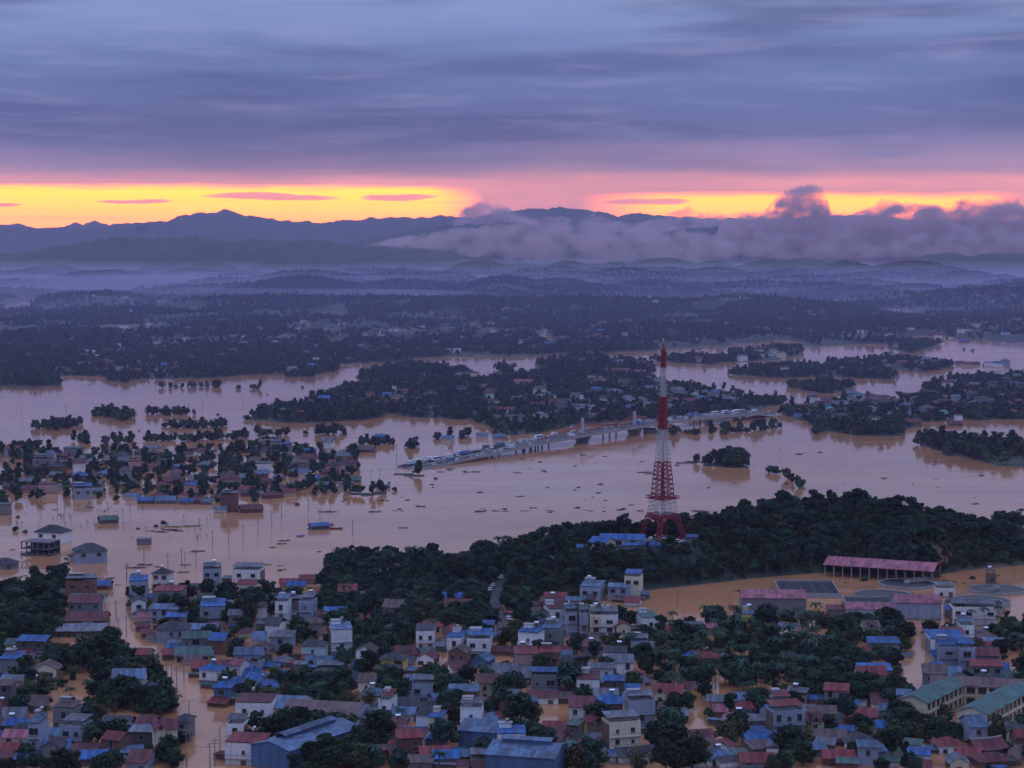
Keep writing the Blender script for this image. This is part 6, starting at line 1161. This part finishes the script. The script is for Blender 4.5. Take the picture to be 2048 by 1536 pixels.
pts = grid_pts(560, 1075, 3.7, .30, g); X, Y = pts[:, 0], pts[:, 1]; U, Vv = proj(X, Y, np.zeros_like(X)); den = np.zeros(len(X))
un, vn = U + (fbm(X / 14, Y / 14, 3) - .5) * 26, Vv + (fbm(X / 14 + 50, Y / 14, 3) - .5) * 14
for poly, dn in VEG: den = np.maximum(den, inside(poly, un, vn) * dn)
for poly in HOLES: den[inside(poly, un, vn)] *= .03
Z = gz(X, Y); den *= np.clip((fbm(X / 22 + 9, Y / 22, 3) - .28) * 4.6, .22, 1.4); den = np.where(Z > .4, .97, den)
bad, near = blocked(X, Y, .7, 8.0); keep = (g.random(len(X)) < den) & ~bad & ~(near & (g.random(len(X)) < .7) & (Z < .4))
dr = np.min(np.hypot(X[:, None] - RPA[None, :, 0], Y[:, None] - RPA[None, :, 1]), 1); keep &= dr > 4.6
keep &= ~((np.abs((X - TX + 10) / 31) ** 2 + ((Y - TY + 1) / 13) ** 2) < 1); keep &= ~(np.hypot(X - cen[0], (Y - cen[1]) * 1.5) < 13)
X, Y, Z = X[keep], Y[keep], Z[keep]; U, Vv = U[keep], Vv[keep]; hillm = Z > .4
n = len(X); kind = np.array([rnd.choices(range(12), (16, 12, 9, 13, 8, 8, 12, 9, 4, 4, 6, 9))[0] for _ in range(n)]); hk = np.array([rnd.choices(range(12), (16, 6, 22, 14, 4, 16, 8, 10, 0, 0, 0, 9))[0] for _ in range(n)]); kind = np.where(hillm, hk, kind)
pg = inside([(1330, 1260), (1640, 1250), (1640, 1400), (1340, 1400)], U, Vv) & (g.random(n) < .35); kind = np.where(pg, 8, kind)
scl = .62 + .52 * g.random(n); scl = np.where(hillm, scl * .92, scl); scl = np.where(fbm(X / 40, Y / 40, 2) > .58, scl * 1.25, scl); scl = np.where((((X - TX + 8) / 42) ** 2 + ((Y - TY + 10) / 17) ** 2 < 1) & hillm & (Y < TY), scl * .8, scl); foot = (Z > .4) & (Z < 1.6); kind = np.where(foot & (g.random(n) < .6), 6, kind)
PL = TREES + PALMS; hgt = np.array([PL[k][3] for k in kind]) * scl; U2, V2 = proj(X, Y, np.maximum(Z, 0))
size = hgt / Y; size[(U2 < -10) | (U2 > 2058) | (V2 > 1560)] = 0
big = set(np.argsort(-size * (kind < 8))[:286]); pal = [i for i in np.argsort(-size) if kind[i] >= 8 and size[i] > 0][:60]; big |= set(pal)
# some large trees placed by eye
EYE = [(1470, 930, 1, 1.5), (1448, 929, 0, 1.35), (1488, 931, 1, 1.25), (1430, 929, 7, 1.15), (1460, 926, 0, 1.45), (1480, 928, 0, 1.4), (1418, 928, 7, .85), (1455, 932, 3, 1.2), (1474, 933, 3, 1.2), (590, 1498, 1, 1.55), (555, 1500, 0, 1.4), (628, 1498, 0, 1.3), (1140, 1390, 0, 1.35), (90, 1400, 4, 1.25), (1790, 1395, 0, 1.0), (885, 1505, 0, 1.25), (1195, 1465, 0, 1.2), (1000, 1435, 0, 1.2), (80, 1235, 2, 1.4), (62, 1225, 5, 1.2), (45, 1215, 5, 1.0), (220, 1292, 0, .9), (680, 1135, 1, 1.0), (715, 1130, 7, .95), (830, 1148, 2, .8)]
def thing_tree(x, y, z, k, s, rot, name=None):
    d, tm, cm, h, r = PL[k]; o = empty(name or ('bamboo_clump' if k == 11 else 'palm_tree' if k >= 8 else 'shrub' if k == 6 else 'tree'), (x, y, z), rot); o.scale = (s, s, s)
    link('trunk', tm, o); link('crown', cm, o); zone = place(x, y, z)
    tag(o, '%s %s' % (d, zone), 'bamboo' if k == 11 else 'palm' if k >= 8 else 'shrub' if k == 6 else 'tree', '%ss %s' % (d, zone)); return o
for u, v, k, s in EYE: x, y, z = hit(u, v); thing_tree(x, y, max(z, 0) - .3, k, s, rnd.random() * 6)
mass_pts = []
for i in range(n):
    if i in big: thing_tree(X[i], Y[i], max(0, Z[i]) - (.3 if Z[i] > .4 else .14 * PL[kind[i]][3] * scl[i]), int(kind[i]), float(scl[i]), rnd.random() * 6.28)
    else: mass_pts.append((X[i], Y[i], max(0, Z[i]) - (.4 if Z[i] > .4 else .14 * PL[kind[i]][3] * scl[i]), scl[i], rnd.random() * 6.28, kind[i]))
mp_ = np.array(mass_pts); hm = mp_[:, 2] > 0
scatter('flooded_woodland', mp_[~hm], NEARC); scatter('hillside_woodland', mp_[hm], NEARC)
# middle distance: islands, tree lines, drowned groves
pts = grid_pts(1080, 2950, 6.2, .31, g); X, Y = pts[:, 0], pts[:, 1]; Z = gz(X, Y); U, Vv = proj(X, Y, np.zeros_like(X))
den = np.where(Z > .2, np.clip((fbm(X / 60, Y / 60, 3) - .3) * 3.2, .05, .9), 0)
GROVE = [([(0, 900), (230, 905), (420, 900), (715, 900), (715, 985), (440, 1010), (300, 990), (0, 1010)], .26), ([(180, 832), (200, 822), (245, 824), (272, 836), (230, 840)], .8), ([(230, 838), (262, 832), (270, 838), (240, 843)], .8), ([(288, 828), (330, 824), (385, 828), (420, 828), (330, 832)], .85), ([(316, 853), (380, 850), (458, 851), (455, 856), (370, 858)], .9), ([(58, 858), (100, 846), (162, 846), (158, 854), (110, 862)], .7), ([(130, 876), (188, 880), (188, 890), (140, 886)], .5), ([(203, 884), (268, 880), (270, 888), (210, 890)], .7),
 ([(288, 880), (360, 880), (355, 884), (295, 885)], .8), ([(355, 880), (575, 868), (578, 872), (360, 886)], .8), ([(420, 905), (520, 890), (580, 890), (580, 896), (440, 908)], .55), ([(610, 868), (690, 864), (692, 869), (615, 872)], .7), ([(712, 887), (790, 884), (790, 890), (715, 892)], .8), ([(812, 895), (850, 884), (852, 890), (820, 898)], .9), ([(855, 875), (1000, 868), (1010, 880), (870, 885)], .3), ([(675, 940), (715, 938), (715, 943)], .7), ([(470, 778), (530, 776), (530, 780)], .6), ([(300, 776), (440, 772), (440, 776)], .5), ([(1600, 862), (1660, 862), (1640, 870), (1600, 868)], .4), ([(1405, 931), (1440, 922), (1500, 926), (1502, 933), (1450, 936)], .95),
 ([(1525, 938), (1545, 942), (1585, 962), (1625, 980), (1610, 986), (1560, 965)], .45), ([(1290, 872), (1330, 866), (1440, 866), (1440, 872)], .5), ([(1410, 860), (1560, 845), (1560, 862), (1440, 872)], .35), ([(2060, 935), (2400, 940), (2400, 900), (2060, 890)], .9), ([(0, 985), (110, 985), (110, 1005), (0, 1010)], .3)]
for poly, dn in GROVE: den = np.maximum(den, inside(poly, U, Vv) * dn)
den[inside([(1560, 770), (1800, 765), (1800, 795), (1560, 800)], U, Vv) & (Z < .2)] = 0
bad, near = blocked(X, Y, .5, 6.0); keep = (g.random(len(X)) < den) & ~bad & ~(near & (g.random(len(X)) < .6))
# keep the bridge and its run-up clear
BA = np.array([brp(k / 60)[0] for k in range(61)]); db = np.min(np.hypot(X[:, None] - BA[None, :, 0], Y[:, None] - BA[None, :, 1]), 1); keep &= db > 15
X, Y, Z, U, Vv = X[keep], Y[keep], Z[keep], U[keep], Vv[keep]
K = np.array([rnd.choices(range(6), (22, 16, 14, 16, 6, 16))[0] for _ in X]); S = .65 + .55 * g.random(len(X)); tall = inside([(1640, 850), (1790, 868), (1850, 880), (2060, 880), (2060, 940), (1780, 890)], U, Vv); S = np.where(tall, S * 1.15, S * .85)
scatter('island_woodland', np.stack([X, Y, np.maximum(Z, 0) - .6, S, g.random(len(X)) * 6.28, K], 1), FARC)
far_pts = []
for y0, y1, s_, sc_ in ((2950, 4600, 9.5, .95), (4600, 7000, 15, 1.2), (7000, 10500, 24, 1.0)):
    pts = grid_pts(y0, y1, s_, .29, g); X, Y = pts[:, 0], pts[:, 1]; Z = gz(X, Y); den = np.where(Z > .3, np.clip((fbm(X / 170, Y / 170, 4) - .36) * 5, .06, .9), 0); den = np.where((Y > 6500) & (Z < 12), 0, den); keep = g.random(len(X)) < den
    X, Y, Z = X[keep], Y[keep], Z[keep]; far_pts.append(np.stack([X, Y, Z - .8, sc_ * (.6 + .7 * g.random(len(X))), g.random(len(X)) * 6.28, g.integers(0, 6, len(X))], 1))
far_pts = np.concatenate(far_pts); print('TREES near', n, 'mid', len(S), 'far', len(far_pts)); scatter('distant_woodland', far_pts, FARC)

# ------------------------------------------------------------------ things standing or floating in the flood
for u, v, s in [(790, 982, .9), (595, 1010, .75), (1418, 975, .55), (1470, 966, .5), (232, 1000, 1.0), (30, 1062, .9), (35, 1035, .7), (50, 1065, .8), (312, 1053, .7), (327, 1050, .9), (276, 1058, .6), (644, 1152, .9), (600, 1168, .8), (114, 1147, .6), (132, 1118, .6), (32, 1172, 1.3), (60, 1168, 1.0), (872, 958, .7), (865, 975, .5), (778, 966, .6), (900, 940, .6), (930, 944, .6), (1730, 1162, .9), (1927, 1168, .5), (1945, 1158, .8), (1998, 1152, .5), (57, 1180, .8), (118, 1030, .5), (210, 1022, .5), (436, 830, .8), (478, 776, .8), (605, 776, .9), (535, 790, .6), (660, 740, .8), (512, 860, 1.0), (278, 862, .6), (1928, 700, 1.2), (1946, 702, 1.2), (560, 1142, .5), (690, 1130, .5), (620, 1178, .6), (655, 1165, .45), (175, 1302, .5), (140, 1408, 1.0), (100, 1402, .7), (178, 1408, .9)]:
    x, y, z = hit(u, v); o = thing_tree(x, y, -1.2 if s < .9 else -.5, 6, s, rnd.random() * 6, 'drowned_bush'); o['category'] = 'bush'; del o['label']; queue_label(o, 'lone drowned bush', 'bush', 'lone drowned bushes', x, y)
for u, v, k, s in [(140, 1405, 9, .9), (92, 1420, 10, 1), (770, 1130, 8, .8), (785, 1136, 8, .75), (885, 1320, 9, .8), (808, 1325, 9, .8), (1260, 1315, 8, 1.0), (1900, 1240, 8, .9), (1918, 1246, 8, .9), (1942, 1256, 8, .8), (1968, 1256, 8, .9), (1996, 1252, 8, .9), (800, 1448, 9, .9), (1135, 1535, 9, 1), (1390, 1360, 8, 1), (1440, 1350, 8, 1), (1480, 1340, 8, 1), (1550, 1330, 8, 1.1), (1580, 1300, 8, 1.1), (1610, 1310, 8, 1.0), (1632, 1300, 8, 1), (1350, 1345, 8, .9), (1545, 1300, 8, 1.1), (1530, 1375, 8, .9)]:
    x, y, z = hit(u, v); thing_tree(x, y, -.3, k, s, rnd.random() * 6)
gs = random.Random(77)
sap = MB(); sap.strut((0, 0, -1), (.1, 0, 2.1), .09, m_bark)
for k in range(9): a = 6.28 * k / 9; sap.face([(.1, 0, 2.0), (.1 + math.cos(a - .35) * .5, math.sin(a - .35) * .5, 2.4), (.1 + math.cos(a) * 1.0, math.sin(a) * 1.0, 2.15), (.1 + math.cos(a + .35) * .5, math.sin(a + .35) * .5, 2.35)], LEAF[0])
sapm = sap.mesh('palm_sapling')
for k in range(64):
    u, v = (gs.uniform(15, 250), gs.uniform(1008, 1058)) if k < 44 else (gs.uniform(240, 500), gs.uniform(1020, 1085)); x, y, z = hit(u, v)
    if clash(x, y, 1.5): continue
    o = link('palm_sapling', sapm, None, (x, y, -.2 - gs.random() * .5), gs.random() * 6); s_ = gs.uniform(.7, 1.25); o.scale = (s_, s_, s_); zone = place(x, y); tag(o, 'small dark palm sapling in the water %s' % zone, 'palm', 'palm saplings %s' % zone)
def pole_mesh(lamp=False, h=8.0):
    b = MB(); b.cyl((0, 0), .2, -2, h, m_pole, 6, .13)
    if lamp: b.strut((0, 0, h), (2.2, 0, h + .4), .07, m_pole); b.box(1.7, 2.6, -.15, .15, h + .3, h + .45, m_frame)
    else:
        for z_ in (h - .4, h - 1.3): b.strut((-1.1, 0, z_), (1.1, 0, z_), .07, m_pole)
    return b.mesh('utility_pole')
POLE = [pole_mesh(), pole_mesh(True, 7.0), pole_mesh(False, 11.0)]
PXY = []
for u, v, k in [(253, 1165, 0), (280, 1160, 0), (216, 1192, 0), (232, 1240, 0), (237, 1275, 0), (253, 1273, 0), (330, 1320, 0), (313, 1352, 0), (334, 1362, 1), (353, 1378, 0), (368, 1362, 0), (343, 1375, 0), (352, 1422, 0), (378, 1445, 1), (373, 1534, 2), (430, 1532, 0), (440, 1500, 1), (420, 1540, 0), (640, 1045, 0), (617, 1022, 0), (661, 1005, 0), (563, 1034, 0), (543, 1050, 0), (516, 1068, 0), (705, 1070, 0), (392, 1135, 0), (363, 1130, 0), (370, 1136, 1), (336, 1140, 0), (288, 1122, 1), (254, 1160, 0), (425, 1092, 0), (457, 1088, 0), (486, 1080, 0), (372, 1020, 0), (300, 985, 0), (260, 1020, 0), (129, 1024, 0), (115, 1018, 0), (82, 1018, 0),
               (1355, 1212, 1), (1277, 1215, 1), (1459, 1218, 1), (1915, 1284, 2), (2032, 1285, 0), (2044, 1110, 0), (2028, 1160, 0), (793, 918, 2), (905, 905, 0), (692, 934, 0), (742, 965, 0), (760, 960, 0), (930, 745, 2), (938, 740, 0), (960, 742, 0), (975, 745, 0), (485, 815, 2), (44, 842, 2), (132, 828, 0), (303, 820, 0), (378, 822, 0), (405, 820, 0), (1765, 792, 2), (1792, 790, 2), (1810, 788, 2), (1835, 780, 2), (1574, 808, 2), (1590, 800, 0), (1548, 780, 0), (568, 812, 0), (1440, 770, 0), (1660, 1030, 0)]:
    x, y, z = hit(u, v); o = link('lamp_post' if k == 1 else 'utility_pole', POLE[k], None, (x, y, max(0, z)), gs.uniform(-.5, .5)); PXY.append((x, y)); queue_label(o, ('slim street lamp in the flood' if k == 1 else 'thin utility pole in the flood' if k == 0 else 'tall power pole in the flood'), 'street lamp' if k == 1 else 'pole', 'street lamps in the flood' if k == 1 else 'poles in the flood', x, y)
def wire(p, q, h, sag):
    b = MB(); pr = None
    for k in range(9): t = k / 8; c = (p[0] + (q[0] - p[0]) * t, p[1] + (q[1] - p[1]) * t, h - sag * 4 * t * (1 - t)); pr and b.strut(pr, c, .035, m_wire); pr = c
    o = b.build('power_cable'); m_ = ((p[0] + q[0]) / 2, (p[1] + q[1]) / 2); queue_label(o, 'sagging power cable strung between poles', 'cable', 'power cables', m_[0], m_[1], h)
for a, c in ((0, 2), (2, 3), (3, 4), (6, 7), (9, 10), (11, 12), (14, 17), (18, 19), (19, 21), (15, 16), (25, 26), (0, 1)): wire(PXY[a], PXY[c], 7.2, 1.0)
def debris_mesh(seed, L, W_):
    q = random.Random(seed); b = MB(); n_ = 22; top = []; out = []
    for k in range(n_):
        a = 6.2832 * k / n_; r_ = .55 + .45 * q.random(); out.append((math.cos(a) * L / 2 * r_, math.sin(a) * W_ / 2 * r_, -.05)); top.append((math.cos(a) * L / 2 * r_ * .7, math.sin(a) * W_ / 2 * r_ * .7, .12 + .3 * q.random()))
    for k in range(n_): j = (k + 1) % n_; b.face([out[k], out[j], top[j], top[k]], m_debris)
    b.face(top, m_debris)
    for k in range(26):
        a, r_ = q.random() * 6.28, q.random() ** .5 * .45; x_, y_ = math.cos(a) * L * r_, math.sin(a) * W_ * r_; d_ = q.uniform(-.4, .4); l_ = q.uniform(.5, 1.6); b.strut((x_ - l_ * math.cos(d_), y_ - l_ * math.sin(d_), .2), (x_ + l_ * math.cos(d_), y_ + l_ * math.sin(d_), .25 + q.random() * .6), .08, m_debris)
    return b.mesh('debris_raft')
DEB = [debris_mesh(1, 5, 2.5), debris_mesh(2, 9, 2.6), debris_mesh(3, 3, 2), debris_mesh(4, 14, 3)]
DP = [(990, 1022, 1), (1010, 1023, 3), (960, 1023, 1), (840, 1013, 1), (1100, 1022, 3), (1050, 1022, 3), (1065, 1016, 1), (1155, 1016, 2), (1180, 1022, 1), (1240, 1020, 0), (1247, 1018, 2), (1280, 1022, 0), (1262, 1010, 0), (1402, 1023, 3), (1385, 1033, 0), (1040, 993, 3), (1150, 980, 0), (1190, 926, 1), (1060, 938, 3), (1085, 940, 3), (1043, 918, 1), (1080, 924, 2), (1065, 921, 0), (1150, 932, 0), (1035, 946, 3), (1290, 945, 3), (1300, 948, 3), (1210, 913, 0), (1095, 975, 2), (960, 985, 0), (655, 1024, 3), (748, 1024, 1), (803, 1022, 2), (805, 1056, 1), (567, 1082, 1), (562, 1088, 1), (545, 1095, 0), (638, 1104, 2), (560, 1132, 1), (535, 1130, 1), (562, 1140, 1), (394, 1103, 1), (370, 1130, 1), (365, 1145, 1), (272, 1136, 3), (288, 1130, 1), (315, 1134, 0), (235, 1170, 1), (218, 1158, 0), (32, 1155, 1), (50, 1152, 0), (98, 1150, 1), (75, 1150, 3), (110, 1020, 0), (340, 1060, 3), (300, 1062, 1), (320, 1064, 3), (355, 1062, 1), (180, 1015, 1), (25, 1100, 0), (180, 770, 0), (415, 792, 1), (1100, 1025, 0), (1330, 1030, 0), (880, 944, 1), (935, 945, 3), (950, 944, 1), (690, 1000, 2), (1560, 900, 0), (1640, 905, 0), (1905, 1165, 2), (1890, 1162, 2), (1600, 1180, 1), (1545, 1176, 1), (1480, 1183, 0), (1690, 1165, 0), (180, 1296, 0), (172, 1300, 2), (190, 1300, 2), (118, 1410, 2)]
for _ in range(60): DP.append((gs.uniform(640, 1990), gs.choice((905, 925, 940, 955, 970, 990, 1005, 1018, 1022, 1024)) + gs.uniform(-6, 6), gs.choice((0, 2, 2, 1))))
for u, v, k in DP:
    x, y, z = hit(u, v)
    if z > .05: continue
    o = link('debris_raft', DEB[k], None, (x, y, .0), gs.uniform(-.6, .6)); s_ = gs.uniform(.35, 1.0); o.scale = (s_, s_ * gs.uniform(.6, 1.2), s_ * .8); queue_label(o, ('small patch of dark drifting debris', 'raft of dark drifting debris', 'tiny clot of drifting debris', 'long streak of drifting debris')[k], 'debris', 'drifting debris', x, y)
def boat(u, v, L, m, label, rot=0.0):
    x, y, z = hit(u, v); root = empty('boat', (x, y, .05), rot); b = MB(); n_ = 8; pr = None
    for k in range(n_ + 1):
        t = k / n_ * 2 - 1; w_ = (1 - abs(t) ** 2.5) * L * .14 + .05; z_ = .55 + .35 * t * t; cur = [(t * L / 2, -w_, z_), (t * L / 2, -w_ * .6, -.15), (t * L / 2, w_ * .6, -.15), (t * L / 2, w_, z_)]
        if pr:
            for i in range(3): b.face([pr[i], cur[i], cur[i + 1], pr[i + 1]], m)
        pr = cur
    b.build('hull', root); s = MB()
    for t in (-.25, .05, .3): s.box(t * L - .15, t * L + .15, -L * .12, L * .12, .35, .42, m_bark)
    s.build('thwart', root); tag(root, label, 'boat', 'small boats on the flood')
boat(655, 1051, 7, m_red, 'faded red boat moored against the blue-roofed floating house', .5); boat(672, 1058, 7, m_red, 'red boat drifting just clear of the blue-roofed floating house', 0.1); boat(601, 1073, 5, mat('boat_blue', (.1, .2, .5), .5), 'small blue boat alone on the open flood', .6); boat(423, 1132, 6, mat('boat_grey', (.25, .28, .32), .6), 'grey boat on the flood above the dark grey block', .5); boat(194, 1157, 6, m_whitep, 'white boat beyond the brick house on the bank', .1); boat(345, 1053, 12, m_whitep, 'large white boat wreck in the flooded palm field', -.3); boat(384, 1052, 10, m_whitep, 'second white boat wreck beside the larger one', .25)
x, y, z = hit(638, 1058); root = empty('floating_house', (x, y, .1), R(24)); b = MB(); b.box(-5.5, 5.5, -3.4, 3.4, -.3, .25, m_concd); b.build('raft', root); b = MB(); roof_gable(b, 10.5, 6, 2.0, 1.3, RM('blue'), .5); b.build('roof', root)
b = MB(); b.box(-5, 5, -2.8, 2.8, .25, 2.0, WM('dark')); b.build('wall', root); tag(root, 'floating house with bright blue roof alone on the open flood', 'house')
x, y, z = hit(766, 976); root = empty('moored_barge', (x, y, .05), .1); b = MB(); b.box(-4.5, 4.5, -1.6, 1.6, -.3, .5, m_concd); b.build('hull', root); b = MB(); b.prism([(-1.8, 1.6), (1.8, 1.6), (1.5, 2.1), (-1.5, 2.1)], -4.6, 4.6, RM('sky'), 'x'); b.build('canopy', root); b = MB(); b.box(-4.2, 4.2, -1.4, 1.4, .5, 1.6, WM('grey')); b.build('cabin', root); tag(root, 'pale blue roofed barge moored beside the drowned grass bank', 'boat')
for gname, u, v in (('dish', 1301, 1086),):
    x, y, z = hit(u, v); root = empty('satellite_dish', (x, y, z), .3); root.scale = (.6, .6, .6); b = MB(); b.strut((0, 0, 0), (0, 0, 2.5), .15, m_conc); b.build('post', root); b = MB()
    for k in range(16):
        for j in range(4):
            q = lambda r_, a: (r_ * math.cos(a), -1.2 + .28 * r_ * r_ - .4, 3.2 + r_ * math.sin(a)); a, c = 6.2832 * k / 16, 6.2832 * (k + 1) / 16; r0, r1 = j * .5 + .01, (j + 1) * .5; b.face([q(r0, a), q(r1, a), q(r1, c), q(r0, c)], m_whitep)
    b.build('reflector', root); tag(root, 'white satellite dish standing at the foot of the lattice tower', 'dish')
settle_labels()
for q in QUEUE: q[0]['label'] = trim(q[0]['label'])
